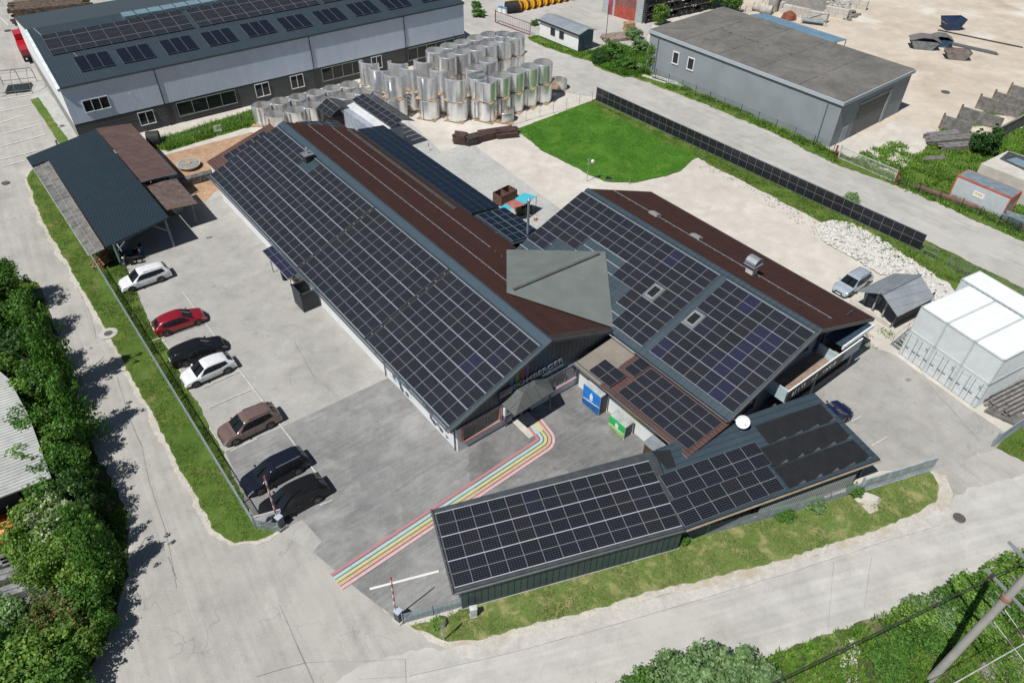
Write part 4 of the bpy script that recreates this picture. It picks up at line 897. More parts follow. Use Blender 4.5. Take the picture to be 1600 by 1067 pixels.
P = g(201, 404); t = thing('cargo_trike', 'black sidecar with a blue cover under the shed eave', 'trailer', P.x, P.y, rad(-160)); mb = MB()
mb.hexa([Vector(p) for p in ((-.9, -.4, .3), (.7, -.4, .3), (.7, .4, .3), (-.9, .4, .3))], [Vector(p) for p in ((-1, -.45, .7), (.9, -.4, .65), (.9, .4, .65), (-1, .45, .7))]); mb.build('tub', BLACK, t)
mb = MB(); mb.bx(-.5, .3, -.35, .35, .7, .76); mb.build('cover', plain('cover_blue', (.03, .12, .22), .5), t); mb = MB(); mb.tube((-.4, .45, .3), (-.4, .55, .3), .28, n=12); mb.tube((-.4, -.55, .3), (-.4, -.45, .3), .28, n=12); mb.build('wheel', BLACK, t)
P = g(266, 330); t = thing('storage_box', 'grey cabinet standing in the shade behind the brown porch roof', 'box', P.x, P.y, rad(-20)); mb = MB(); mb.bx(-1.3, 1.3, -.5, .5, .1, 1.6); mb.build('carcass', plain('cabinet_grey', (.22, .25, .25), .6), t); mb = MB(); mb.bx(-1.35, 1.35, -.55, .55, 1.6, 1.66); mb.build('lid', GREYM, t)
# ------------------------------------------------------------------ warehouse with light blue front
Aw, Bw = g(93, 138, 7.32), g(724, 5, 7.32); rz = math.atan2((Bw-Aw).y, (Bw-Aw).x); Lw = (Bw-Aw).length
wh = thing('warehouse', 'long warehouse with light blue and dark grey walls at the top left', 'building', Aw.x, Aw.y, rz)
RY, RZh = 14.6, 9.75; kw = (RZh-7.38)/RY
mb = MB(); mb.slab([(-.1, -.1, 7.36), (Lw+.15, -.1, 7.36), (Lw+.15, RY, RZh), (-.1, RY, RZh)], .15); mb.build('roof', bricks('warehouse_roof', (.040, .060, .074), (.043, .064, .078), (.022, .034, .044), .35, 60, .03, 0, .5, .2, .02, dirt=.12), wh)
mb = MB(); mb.slab([(-.1, RY, RZh), (Lw+.15, RY, RZh), (Lw+.15, 2*RY, 7.36), (-.1, 2*RY, 7.36)], .15); mb.build('roof_rear', MC['warehouse_roof'], wh)
mb = MB(); mb.bx(.0, Lw, .0, .25, 2.82, 7.25); mb.build('upper_wall', LBLUE, wh)
mb = MB(); mb.bx(.0, Lw, .03, .25, 0, 2.82); mb.build('lower_wall', DGREYW, wh)
gw = bricks('white_gable', (.72, .75, .76), (.74, .77, .78), (.5, .54, .57), .8, 30, .02, 0, .5)
mb = MB(); mb.face([(-.02, .0, 2.82), (-.02, 0, 7.25), (-.02, RY, RZh-.15), (-.02, 2*RY, 7.25), (-.02, 2*RY, 2.82)], [(y, z) for y, z in ((0, 2.8), (0, 7), (14, 9), (29, 7), (29, 2.8))]); mb.bx(-.12, .05, -.3, RY, 7.0, 7.1) if False else None
mb.build('gable_wall', gw, wh); mb = MB(); mb.face([(Lw, 0, 0), (Lw, 2*RY, 0), (Lw, 2*RY, 7.25), (Lw, RY, RZh-.15), (Lw, 0, 7.25)]); mb.build('gable_wall', gw, wh)
mb = MB(); mb.face([(-.01, 0, 0), (-.01, 0, 2.82), (-.01, 2*RY, 2.82), (-.01, 2*RY, 0)]); mb.build('gable_base', plain('gable_base', (.26, .26, .24), .7), wh)
mb = MB(); mb.slab([(-.35, -.3, 7.30), (.0, -.3, 7.40), (.0, RY, RZh+.04), (-.35, RY, RZh-.05)], .35); mb.build('verge_trim', plain('verge_white', (.62, .66, .68), .4), wh)
mb = MB(); mb.tube((0, -.13, 7.25), (Lw, -.13, 7.25), .08); mb.build('gutter', DARKM, wh)
for x in (10.5, 30.7, 45.2):
    mb = MB(); mb.tube((x, -.13, 7.2), (x, -.06, 6.9), .06); mb.tube((x, -.06, 6.75), (x, -.06, 0), .06); mb.build('downpipe', DARKM, wh)
WM = Matrix(((1, 0, 0, 0), (0, -1, 0, 0), (0, 0, 1, 0), (0, 0, 0, 1)))
WFR = plain('window_white', (.62, .66, .66), .4)
k = .9636
for a, b, z0, z1_, n in ((1.78, 4.62, 3.96, 5.3, 3), (7.4, 9.2, .87, 2.4, 2), (12.33, 20.1, .85, 2.5, 4), (23.0, 24.9, .87, 2.5, 2), (28.2, 30.0, .87, 2.5, 2), (33.0, 39.4, .87, 2.55, 4), (41.0, 42.6, .87, 2.5, 2), (47.2, 57.2, .87, 2.5, 6)):
    window(wh, WM, a*k, b*k, z0, z1_, n, WFR if b-a < 4 else plain('frame_sage', (.20, .23, .21), .5), mull=.08, dep=.07)
mb = MB(); mb.sphere((7.0, -.5, 5.2), .14, 8); mb.tube((7.0, -.5, 5.2), (7.0, 0, 5.1), .03); mb.sphere((52.3, -.3, 5.2), .14, 8); mb.build('wall_lamp', SILVER, wh)
yy = lambda y: 7.40+kw*y
eyw = (0, 1, kw); Ms = []
pw_ = 1.02
def wplane(u, v):
    a = Vector((Aw.x, Aw.y, 7.40)); R_ = Matrix.Rotation(rz, 3, 'Z'); return frame(Aw, rz)(plane3(a, a+R_@Vector((1, 0, 0)), a+R_@Vector((0, 1, kw)))(u, v))
grp = [((118, 94), (128, 114)), ((184, 81), (194, 101)), ((253, 67), (263, 87)), ((318, 54), (328, 74)), ((380, 41), (390, 60)), ((438, 32), (448, 50)), ((494, 22), (504, 39)), ((547, 10), (557, 27)), ((598, 0), (608, 17)), ((652, -9), (661, 6))]
for (a, b) in grp:
    q = wplane(*b)
    for c in range(3): Ms.append(basis((q.x+c*1.30, q.y, yy(q.y)+.12), (1, 0, 0), eyw))
pa = wplane(82, 88); pb = wplane(65, 57); rows = (pb.y-pa.y)/2
print('wh rows', pa, pb, rows)
gl = wplane(118, 91).y-wplane(128, 114).y; array(wh, Ms, 100, tone=-1, pw=1.24, pl=round(gl, 2))
Ms2 = []
x = pa.x
while x < Lw-3:
    for r in range(2): Ms2.append(basis((x, pa.y+r*(rows+.03), yy(pa.y+r*rows)+.12), (1, 0, 0), eyw))
    x += 1.72
    if abs((x-pa.x) % 17) < 1.7: x += .5
Ms2 = Ms2[:70]
array(wh, Ms2, 70, tone=4, pw=1.66, pl=round(rows-.06, 2))
c0 = wplane(190, 25); mb = MB()
x = c0.x
while x < Lw-1:
    mb.cm = 0; mb.bx(x, x+1.5, RY-2.2, RY-.3, yy(RY-2.2)+.05, yy(RY-.3)+.18); x += 1.7
mb.build('roof_light', plain('rooflight', (.16, .24, .28), .2, 0, .1), wh)
mb = MB(); q = wplane(53, 46); mb.beam((q.x, q.y, yy(q.y)+.1), (q.x+.6, q.y-3.5, yy(q.y-3.5)+.1), .1); q = wplane(115, 84); mb.beam((q.x, q.y, yy(q.y)+.08), (q.x+.4, q.y-2, yy(q.y-2)+.08), .06)
mb.build('cable_tray', SILVER, wh)
# ------------------------------------------------------------------ grey flat roofed building
Ag, Bg, Dg = g(1015, 45.6, 6), g(1320, 160, 6), g(1126, 9.4, 6); rz = math.atan2((Bg-Ag).y, (Bg-Ag).x); Lg = (Bg-Ag).length; Wg = 16.7
gb = thing('flat_roof_building', 'grey rendered building with a weathered flat roof and a roller door', 'building', Ag.x, Ag.y, rz)
GREYR = plain('grey_render', (.24, .27, .29), .75, 0, .07, .4)
mb = MB(); mb.bx(.15, Lg-.2, .15, Wg-.15, 0, 5.5); mb.build('wall', GREYR, gb)
mb = MB(); mb.bx(-.05, Lg+.05, -.1, Wg+.1, 5.5, 5.94); mb.build('parapet', plain('parapet_pale', (.36, .41, .44), .6, 0, .05), gb)
mb = MB(); mb.bx(.1, Lg-.1, .05, Wg-.05, 5.94, 6.0); mb.build('roof', ground('roof_screed', (.125, .12, .11), (.19, .18, .165), (.09, .088, .08), crack=.0, sc=.25, fine=.3, pscale=.8, plo=.55, phi=.8), gb)
mb = MB(); rn = random.Random(2)
for x in (6, 12.3, 18.6, 24.9):
    for k in range(36): mb.bx(x+rn.uniform(-.04, .04), x+.1+rn.uniform(0, .12), .4+k*.45, .45+k*.45+rn.random()*.25, 6.0, 6.012)
for k in range(40): x = rn.uniform(6, 22); mb.bx(x, x+.1+rn.random()*.2, 8+rn.uniform(-.08, .08), 8.15, 6.0, 6.012)
mb.build('roof_joint', plain('tar', (.045, .043, .04), .8), gb)
mb = MB(); mb.bx(.0, Lg, .08, .15, 5.3, 5.5); mb.build('shadow_gap', plain('gap_dark', (.10, .13, .15), .6), gb)
for x in (1.9, Lg-2): mb = MB(); mb.tube((x, .05, 5.5), (x, .05, .2), .06); mb.build('downpipe', plain('pipe_grey', (.12, .15, .17), .5), gb)
G2 = Matrix(((1, 0, 0, 0), (0, -1, 0, .15), (0, 0, 1, 0), (0, 0, 0, 1)))
for a, b in ((4.95, 5.85), (7.7, 8.65)): window(gb, G2, a, b, 2.65, 4.15, 1, WHITE, mull=.12, dep=.08)
G3 = Matrix(((0, 1, 0, Lg-.2), (1, 0, 0, 0), (0, 0, 1, 0), (0, 0, 0, 1)))
mb = MB(); mb.bx(4.7, 11.6, -.02, .03, 0, 4.4, G3); dr = mb.build('roller_door', bricks('door_slats', (.10, .115, .12), (.11, .125, .13), (.06, .07, .075), 20, .5, .03, 0, .5, .1), gb)
mb = MB()
for r in range(3): mb.bx(5.0, 11.3, .03, .05, 2.3+r*.62, 2.75+r*.62, G3)
mb.build('door_window', plain('door_glass', (.04, .05, .05), .5), dr)
mb = MB(); mb.bx(11.6, 12.2, .0, .12, 0, 4.5, G3); mb.bx(4.5, 12.2, 0, .1, 4.4, 4.55, G3); mb.build('door_frame', plain('door_frame', (.30, .36, .38), .5), gb)
mb = MB(); mb.bx(2.2, 3.4, -.02, .06, 0, 2.0, G3); mb.build('side_door', plain('side_door', (.30, .36, .40), .5), gb)
# blue canopy behind it
lc = frame(Ag, rz); P = [g(1172, 23, 4.2), g(1195, 21, 3.9), g(1323, 62, 3.9), g(1303, 67, 4.2)]
bc = thing('blue_canopy', 'faded blue sheet canopy behind the flat roofed building', 'canopy', Ag.x, Ag.y, rz)
mb = MB(); mb.slab(ccw([lc(p) for p in P]), .08); mb.build('roof', bricks('blue_sheet', (.14, .24, .33), (.19, .29, .38), (.09, .15, .2), .9, 30, .05, 0, .5), bc)
for p in P[1:3]: mb = MB(); q = lc(p); mb.beam((q.x, q.y-.1, 0), (q.x, q.y-.1, 3.8), .12); mb.build('post', GREYM, bc)
# ------------------------------------------------------------------ white hut behind the tanks
Ah, Bh = g(843, 30, 2.9), g(905, 54, 2.9); rz = math.atan2((Bh-Ah).y, (Bh-Ah).x); L = (Bh-Ah).length
hut = thing('white_hut', 'white site hut with a grey metal gable roof beside the red gate', 'hut', Ah.x, Ah.y, rz)
mb = MB(); mb.bx(0, L-.2, .15, 3.4, .25, 2.75); mb.build('wall', WHITE, hut)
mb = MB(); mb.face([(L-.18, .15, .25), (L-.18, 3.4, .25), (L-.18, 3.4, 2.75), (L-.18, 1.8, 3.2), (L-.18, .15, 2.75)]); mb.bx(.2, L-.4, .4, 3.2, 0, .25); mb.build('end_wall', plain('hut_blue', (.14, .19, .25), .6), hut)
RG = bricks('grey_metal_roof', (.33, .37, .40), (.35, .39, .42), (.2, .23, .25), .9, 30, .02, 0, .4, .3)
mb = MB(); mb.slab([(-.2, -.15, 2.85), (L+.15, -.15, 2.85), (L+.15, 1.8, 3.35), (-.2, 1.8, 3.35)], .08); mb.slab([(-.2, 1.8, 3.35), (L+.15, 1.8, 3.35), (L+.15, 3.75, 2.85), (-.2, 3.75, 2.85)], .08); mb.build('roof', RG, hut)
HM = Matrix(((1, 0, 0, 0), (0, -1, 0, .15), (0, 0, 1, 0), (0, 0, 0, 1)))
for a in (2.6, 4.6): window(hut, HM, a, a+.9, 1.2, 2.2, 1, plain('frame_dk', (.07, .08, .08), .5))
mb = MB(); mb.bx(-.2, L+.15, -.18, -.13, 2.6, 2.86); mb.build('fascia', DARKM, hut)
# red doored hall and racks at the top
Ar = g(941, 20); Br = g(1002, 38); rz = math.atan2((Br-Ar).y, (Br-Ar).x); L = (Br-Ar).length
rh = thing('red_door_hall', 'white sheet hall with a large red door at the top of the photo', 'building', Ar.x, Ar.y, rz)
mb = MB(); mb.bx(0, L, 0, 6, 0, 5); mb.build('wall', bricks('hall_sheet', (.42, .45, .46), (.45, .48, .49), (.22, .25, .27), 30, .3, .05, 0, .5), rh)
HM = Matrix(((1, 0, 0, 0), (0, -1, 0, 0), (0, 0, 1, 0), (0, 0, 0, 1)))
mb = MB(); mb.bx(2.6, 6.9, .01, .08, 0, 4.4, HM); dr = mb.build('door', plain('red_door', (.36, .07, .05), .5), rh)
mb = MB()
for r in range(2):
    for c in range(4): mb.bx(2.8+c*1.0, 3.65+c*1.0, .08, .1, 2.1+r*.7, 2.6+r*.7, HM)
mb.build('door_window', plain('dw', (.16, .12, .11), .3), dr)
mb = MB(); mb.bx(1.2, 2.1, .01, .06, 0, 2.6, HM); mb.build('side_door', plain('side_red', (.30, .06, .08), .5), rh)
mb = MB(); mb.bx(-.2, L+.3, -.4, 6.3, 5, 5.15); mb.build('roof', plain('hall_roof', (.2, .22, .24), .6), rh)
Ar = g(1008, 38); Br = g(1110, 16); rz = math.atan2((Br-Ar).y, (Br-Ar).x); L = (Br-Ar).length
rk = thing('storage_rack', 'tall dark storage racking full of goods behind the flat roofed building', 'rack', Ar.x, Ar.y, rz)
mb = MB()
for k in range(7): x = k*L/6; mb.beam((x, 0, 0), (x, 0, 6.3), .12); mb.beam((x, 1.6, 0), (x, 1.6, 6.3), .12)
mb.build('upright', DARKM, rk); mb = MB()
for z in (1.4, 2.8, 4.2, 5.6): mb.beam((0, 0, z), (L, 0, z), .1, .14); mb.beam((0, 1.6, z), (L, 1.6, z), .1, .14)
mb.build('rail', plain('rail_olive', (.10, .10, .06), .6), rk)
rn = random.Random(9); mb = MB(); gd = plain('dark_goods', (.035, .035, .04), .7, 0, .6, 3)
for z in (.05, 1.5, 2.9, 4.3):
    x = .1
    while x < L-1: w_ = rn.uniform(.5, 1.2); mb.bx(x, x+w_*.9, .1, 1.5, z, z+rn.uniform(.4, 1.1)); x += w_
mb.build('goods', gd, rk); mb = MB()
for k in range(40): x = rn.uniform(.3, L-.5); z = rn.choice([.4, 1.9, 3.3, 4.7]); mb.bx(x, x+.22, .06, .12, z, z+.2)
mb.build('goods_label', plain('pale_goods', (.3, .28, .25), .7), rk)
# office container with orange frame
P0 = g(1496, 274, 2.6); P1_ = g(1582, 310, 2.6); rz = math.atan2((P1_-P0).y, (P1_-P0).x)
oc = thing('office_container', 'grey white site container with an orange red frame and a yellow sign', 'container', P0.x, P0.y, rz); L = 6.05
mb = MB(); mb.bx(.1, L-.1, .03, 2.35, .1, 2.5); mb.build('wall', plain('container_grey', (.46, .50, .52), .5, 0, .05), oc)
OF = plain('orange_red', (.50, .10, .055), .5); mb = MB()
for z in (0, 2.45): mb.bx(0, L, 0, .12, z, z+.15); mb.bx(0, L, 2.28, 2.4, z, z+.15); mb.bx(0, .12, .12, 2.28, z, z+.15); mb.bx(L-.12, L, .12, 2.28, z, z+.15)
for x in (0, L-.14):
    for y in (0, 2.26): mb.bx(x, x+.14, y, y+.14, .15, 2.45)
mb.build('frame', OF, oc)
mb = MB(); mb.bx(.13, L-.13, .13, 2.27, 2.5, 2.62); mb.build('roof', plain('roof_bluegrey', (.17, .22, .25), .6, 0, .15), oc)
mb = MB(); mb.bx(2.3, 3.5, .0, .025, 1.15, 1.75); sg = mb.build('sign', WHITE, oc)
mb = MB()
for k in range(3): mb.bx(2.5+k*.28, 2.72+k*.28, -.008, -.001, 1.45, 1.65)
mb.build('sign_print', plain('sign_yellow', (.75, .55, .05), .5), sg)
P0 = g(1533, 255, 2.8); pts = [g(1533, 256, 2.8), g(1574, 236, 2.8), g(1660, 262, 2.8), g(1620, 290, 2.8)]; lc = frame(P0, 0)
gr = thing('garage_block', 'pale concrete garage block with dark roof sheeting at the right photo edge', 'garage', P0.x, P0.y, 0)
q = ccw([lc(p) for p in pts]); mb = MB(); mb.hexa([Vector((p.x, p.y, 0)) for p in q], q); mb.build('wall', PALECONC, gr)
q2 = [lc(g(*p, 2.86)) for p in ((1562, 248), (1576, 237), (1660, 264), (1640, 284))]; mb = MB(); mb.slab(ccw(q2), .05); mb.build('roof_sheet', plain('roof_dark', (.06, .07, .075), .6, 0, .4), gr)
mb = MB(); mb.slab(ccw([lc(g(*p, 2.9)) for p in ((1572, 250), (1588, 246), (1640, 268), (1625, 272))]), .03); mb.build('tarpaulin', plain('tarp_blue', (.18, .25, .30), .5), gr)
# ------------------------------------------------------------------ left white shed roof
pts = [g(-260, 560, 4), g(-10, 572, 4.3), g(14, 592, 4.2), g(45, 650, 4), g(80, 746, 3.8), g(0, 777, 3.8), g(-250, 870, 3.8)]
P0 = pts[4]; lc = frame(P0, 0)
ws = thing('corrugated_shed', 'shed with a pale corrugated roof at the left edge of the photo', 'shed', P0.x, P0.y, 0)
d = (pts[4]-pts[5]).normalized(); nn = Vector((-d.y, d.x, 0)); q = ccw([lc(p) for p in pts])
mb = MB(); uv = [((Vector((p.x, p.y, 0))).dot(nn), (Vector((p.x, p.y, 0))).dot(d)) for p in q]; mb.face(q, uv); qb = [p-Vector((0, 0, .1)) for p in q]; mb.face(qb[::-1])
for i in range(len(q)): j = (i+1) % len(q); mb.face([qb[i], qb[j], q[j], q[i]])
mb.build('roof', FIBRE, ws)
q = ccw([lc(g(*p, 0)) for p in ((-260, 640), (-10, 650), (30, 720), (60, 800), (0, 830), (-250, 930))]); cx = sum((p for p in q), Vector((0, 0, 0)))/len(q); q = [cx+(p-cx)*.9 for p in q]
mb = MB(); mb.hexa(q, [p+Vector((0, 0, 3.6)) for p in q]); mb.build('wall', plain('shed_wall', (.12, .11, .10), .8), ws)
# ------------------------------------------------------------------ rear annex with panels and white roof, panel canopies
an = thing('rear_annex', 'small white walled annex with solar panel ridge roof behind the workshop hall', 'annex', *LM(-48, 20)[:2], WA); lc = frame(LM(-48, 20), WA)
def cq(px, z): return [lc(g(*p, zz)) for p, zz in zip(px, z)]
a, b, c, d = cq(((557, 152), (634, 199), (616, 205), (540, 172)), (3.6, 3.6, 3.2, 3.2))
mb = MB(); x0, x1 = min(a.x, d.x)+.4, max(b.x, c.x)-.3; y0, y1 = d.y-1.2, a.y+.6; 
print('annex', a, b, c, d)
mb.bx(-4.2, 4.6, -1.2, 2.3, 0, 2.95); mb.build('wall', plain('annex_wall', (.32, .36, .42), .6), an)
mb = MB(); mb.slab([(-4.3, -1.2, 2.85), (4.7, -1.2, 2.85), (4.7, .7, 3.1), (-4.3, .7, 3.1)], .1); mb.build('roof', bricks('white_rib_roof', (.60, .61, .61), (.63, .64, .64), (.42, .43, .44), .3, 30, .03, 0, .5), an)
mb = MB()
Ms = [basis((-4.6+k*1.2, .6, 3.35), (1, 0, 0), (0, 1, .22)) for k in range(8)]+[basis((-4.6+k*1.2, 2.3, 3.72), (1, 0, 0), (0, 1, -.35)) for k in range(8)]
array(an, Ms, 100, tone=1)
# tilted four panel canopy with post
pcn = thing('panel_canopy', 'steep small solar panel canopy on posts beside the steel shells', 'canopy', *LM(-53.2, 17.8)[:2], WA)
for i in range(3):
    for j in range(1): mesh_obj('solar_panel', panel_mesh(4), pcn, basis((-1.7+i*1.15, -1.0, 2.5), (1, 0, 0), (0, 1, .55)))
for i in range(3): mesh_obj('solar_panel', panel_mesh(0), pcn, basis((-1.7+i*1.15, .55, 3.38), (1, 0, 0), (0, 1, -.35)))
mb = MB()
for x, y in ((-1.6, -.9), (1.6, -.9), (-1.6, 1.9), (1.6, 1.9)): mb.beam((x, y, 0), (x, y, 2.6), .1)
mb.beam((-1.7, -1, 2.45), (1.7, -1, 2.45), .08); mb.build('post', DARKM, pcn)
mb = MB(); mb.bx(-1.3, 1.3, -.3, 1.5, 0, 2.1); mb.build('cabinet', plain('cab_black', (.03, .03, .035), .6), pcn)
# panel strips on the rear eaves: low slope
rl = thing('rear_lean_to', 'low lean-to roof fully covered with blue black solar panels behind the workshop hall', 'lean-to', O.x, O.y, WA)
z0_, kr = 3.42, -.13
mb = MB(); mb.slab([(-44.6, 16.8, z0_-.05), (-21.6, 16.8, z0_-.05), (-21.6, 20.4, z0_-.05+3.6*kr), (-44.6, 20.4, z0_-.05+3.6*kr)], .1); mb.build('roof', SLATE, rl)
n = 20; pit = 23./n; Ms = []
for r in range(2):
    for c in range(n):
        y = 16.85+(r+1)*1.78; Ms.append(basis((-21.6-c*pit-.02, y, z0_+(y-16.85)*kr+.08), (-1, 0, 0), (0, -1, -kr)))
array(rl, Ms, 100, tone=-2)
mb = MB(); mb.bx(-44.4, -21.8, 20.0, 20.2, 0, 2.9); mb.bx(-22, -21.8, 17, 20.1, 0, 2.9); mb.build('wall', plain('annex_wall2', (.3, .32, .33), .7), rl)
Ms = []
for r in range(2):
    for c in range(5):
        y = 16.95+(r+1)*1.78; Ms.append(basis((-15.1-c*pit-.02, y, z0_+.18+(y-16.85)*kr+.08), (-1, 0, 0), (0, -1, -kr)))
rl2 = thing('rear_lean_to', 'second lower lean-to with ten solar panels behind the steel flue pipe', 'lean-to', O.x, O.y, WA)
mb = MB(); mb.slab([(-21.2, 16.85, z0_+.1), (-14.9, 16.85, z0_+.1), (-14.9, 20.6, z0_+.1+3.6*kr), (-21.2, 20.6, z0_+.1+3.6*kr)], .1); mb.build('roof', SLATE, rl2)
array(rl2, Ms, 100, tone=-3); mb = MB(); mb.bx(-21, -15, 20.1, 20.3, 0, 2.9); mb.build('wall', MC['annex_wall2'], rl2)
fp = thing('flue_pipe', 'tall steel flue pipe rising between the two halls', 'flue', *LM(-15.6, 19.2)[:2], WA)
mb = MB(); mb.tube((0, 0, 3), (0, 0, 7.0), .13, n=12); mb.build('pipe', GREYM, fp); mb = MB(); mb.tube((0, 0, 7.0), (0, 0, 7.1), .2, n=12); mb.tube((0, 0, 7.1), (0, 0, 7.3), .2, .05, n=12); mb.build('cowl', SILVER, fp)
mb = MB(); mb.bx(-.5, .5, -.5, .5, 0, 3.0); mb.build('base_housing', GREYM, fp)
for c in range(2):
    for r in range(2): pass
ep = thing('panel_canopy', 'flat cluster of solar panels at the far end of the brown hall roof', 'canopy', *LM(-47.4, 14.5)[:2], WA)
for i in range(4):
    for j in range(2): mesh_obj('solar_panel', panel_mesh(1), ep, basis((-2.2+j*1.8, -2.6+i*1.16, 4.0-i*.28), (0, 1, -.24), (-1, 0, 0)) @ Matrix.Translation((0, -1.8, 0)))
mb = MB(); mb.slab([(-2.4, -2.8, 3.95), (1.8, -2.8, 3.95), (1.8, 2.4, 2.75), (-2.4, 2.4, 2.75)], .1); mb.build('roof', BROWN, ep)
mb = MB(); mb.bx(-2.2, 1.8, -2.6, 2.2, 0, 2.7); mb.build('wall', MC['annex_wall2'], ep)
# ------------------------------------------------------------------ shelter between back containers (bin shed)
P0 = g(1375, 459, 2.9); bs = thing('gable_shelter', 'open shelter with a grey metal gable roof between the silver car and the white containers', 'shelter', O.x, O.y, WA); lc = frame(O, WA)
e0, e1_, e2_ = lc(g(1338, 455, 2.1)), lc(g(1378, 459, 2.95)), lc(g(1403, 495, 2.1))
h0, h1, h2 = lc(g(1397, 427, 2.1)), lc(g(1438, 429, 2.95)), lc(g(1461, 465, 2.1))
print('shelter', e0, e1_, e2_, h0, h1, h2)
S_ = bricks('shelter_sheet', (.24, .27, .285), (.26, .29, .305), (.15, .17, .18), .8, 30, .02, 0, .5, .2)
mb = MB(); mb.slab(ccw([e0, e1_, h1, h0]), .05); mb.build('roof', S_, bs)
mb = MB(); q = ccw([e1_, e2_, h2, h1]); mb.slab(q, .05); mb.build('roof_side', bricks('shelter_sheet2', (.30, .33, .35), (.32, .35, .37), (.19, .21, .22), .8, 30, .02, 0, .5, .2), bs)
mb = MB(); mb.beam(e1_+Vector((0, 0, .04)), h1+Vector((0, 0, .04)), .35, .05); mb.build('ridge_cap', plain('cap', (.20, .23, .245), .5, .2), bs)
for px in ((1347, 478), (1361, 488), (1376, 498)):
    q = lc(g(*px)); mb = MB(); mb.beam((q.x, q.y, 0), (q.x, q.y, 2.2), .14); mb.build('post', plain('post_pale', (.3, .33, .34), .6), bs)
q = lc(g(1392, 511)); mb = MB(); mb.beam((q.x, q.y, 0), (q.x, q.y, 2.1), .14); mb.bx(-.1, .1, 0, .1, 0, .1) if False else None; mb.build('post', MC['post_pale'], bs)
a = lc(g(1390, 512)); b = lc(g(1450, 480)); mb = MB(); dd = (b-a).normalized(); mb.beam(a+Vector((0, 0, .9)), b+Vector((0, 0, .9)), .06, 1.8); mb.build('side_wall', plain('shelter_dark', (.05, .055, .06), .7), bs)
a = lc(g(1328, 472)); b = lc(g(1390, 512)); mb = MB(); mb.beam(a+Vector((0, 0, .2)), b+Vector((0, 0, .2)), .25, .4); mb.build('low_wall', PALECONC, bs)
for px, c, lb in (((1368, 474), (.25, .3, .32), 'grey waste container standing inside the gable shelter'), ((1356, 476), (.08, .12, .16), 'dark blue bin standing inside the gable shelter')):
    P = g(*px); t = thing('wheeled_bin', lb, 'bin', P.x, P.y, WA); mb = MB(); mb.hexa([Vector(p) for p in ((-.4, -.3, .1), (.4, -.3, .1), (.4, .3, .1), (-.4, .3, .1))], [Vector(p) for p in ((-.5, -.4, 1.1), (.5, -.4, 1.1), (.5, .4, 1.1), (-.5, .4, 1.1))]); mb.build('tub', plain('bin%.2f' % c[0], c, .5), t)
    mb = MB(); mb.bx(-.52, .52, -.42, .42, 1.1, 1.2); mb.build('lid', MC['bin%.2f' % c[0]], t)
# ------------------------------------------------------------------ white shipping containers
def container(P, rz, label, L=6.058, doors=True, z=0., n2=True):
    t = thing('shipping_container', label, 'container', P.x, P.y, rz, 'white shipping containers', z); W, Hc = 2.438, 2.591
    CW = plain('container_white', (.60, .64, .65), .45, 0, .05); mb = MB()
    mb.bx(.06, W-.06, .04, L-.04, .12, Hc-.1); 
    for k in range(24):      # corrugated long sides
        y = .2+k*(L-.4)/24; mb.bx(.025, .06, y, y+(L-.4)/48, .15, Hc-.12); mb.bx(W-.06, W-.025, y, y+(L-.4)/48, .15, Hc-.12)
    mb.build('side_wall', CW, t)
    mb = MB(); mb.bx(.08, W-.08, .06, L-.06, Hc-.1, Hc-.02); mb.build('roof', plain('container_roof', (.72, .73, .72), .5, 0, .03), t)
    fr = MB()
    for x in (0, W-.1):
        fr.bx(x, x+.1, .1, L-.1, Hc-.11, Hc-.012); fr.bx(x, x+.1, .1, L-.1, 0, .13)
        for y in (0, L-.1): fr.bx(x, x+.1, y, y+.1, .12, Hc-.12)
    for y in (0, L-.1): fr.bx(.1, W-.1, y, y+.1, Hc-.11, Hc-.014); fr.bx(.1, W-.1, y, y+.1, 0, .13)
    fr.build('frame', plain('frame_white', (.52, .56, .57), .5, 0, .05), t)
    cc = MB()
    for x in (-.005, W-.155):
        for y in (-.005, L-.155):
            for zz in (0, Hc-.11): cc.bx(x, x+.16, y, y+.16, zz, zz+.118)
    cc.build('corner_casting', plain('casting', (.42, .45, .46), .6), t)
    if doors:
        for s in (0, 1):
            x0 = .12+s*(W/2-.1); x1 = x0+W/2-.14; d_ = MB(); d_.bx(x0, x1, -.015, .03, .15, Hc-.13); dr = d_.build('door', CW, t)
            b = MB()
            for x in (x0+.2, x1-.2):
                b.tube((x, -.06, .12), (x, -.06, Hc-.12), .02, n=6); b.bx(x-.05, x+.3, -.09, -.05, 1.05, 1.1)
            b.build('lock_bar', plain('lock_grey', (.20, .22, .23), .4, .4), dr)
            b = MB()
            for zz in (.7, 1.2, 1.7, 2.2): b.bx(x0+.05, x1-.05, -.022, -.015, zz, zz+.02)
            b.build('seam', plain('seam', (.35, .38, .39), .6), dr)
            if s: b = MB(); b.bx(x1-.45, x1-.25, -.02, -.016, 1.95, 2.05); b.bx(x1-.4, x1-.18, -.02, -.016, 1.8, 1.86); b.build('marking', plain('mark_grey', (.08, .1, .12), .6), dr)
    return t
P0 = g(1403.6, 551.5); P1_ = g(1524.2, 638.7); rz = math.atan2((P1_-P0).y, (P1_-P0).x); dx = (P1_-P0).normalized(); dy = Vector((-dx.y, dx.x, 0))
nm = ['left', 'middle', 'right']
for k in range(3):
    P = P0+dx*(k*2.458)
    container(P, rz, 'lower %s white container with barred double doors in the front stack of six' % nm[k])
    container(P, rz, 'upper %s white container with blank end wall in the front stack of six' % nm[k], doors=False, z=2.60)
for k, (dd_, lb) in enumerate(((-.35, 'lower'), (-.35, 'upper'))):
    container(P0+dx*(-.2)+dy*6.45, rz-0.0, '%s long white container behind the front stack of six' % lb, L=2.438, doors=False, z=2.6*k) if False else None
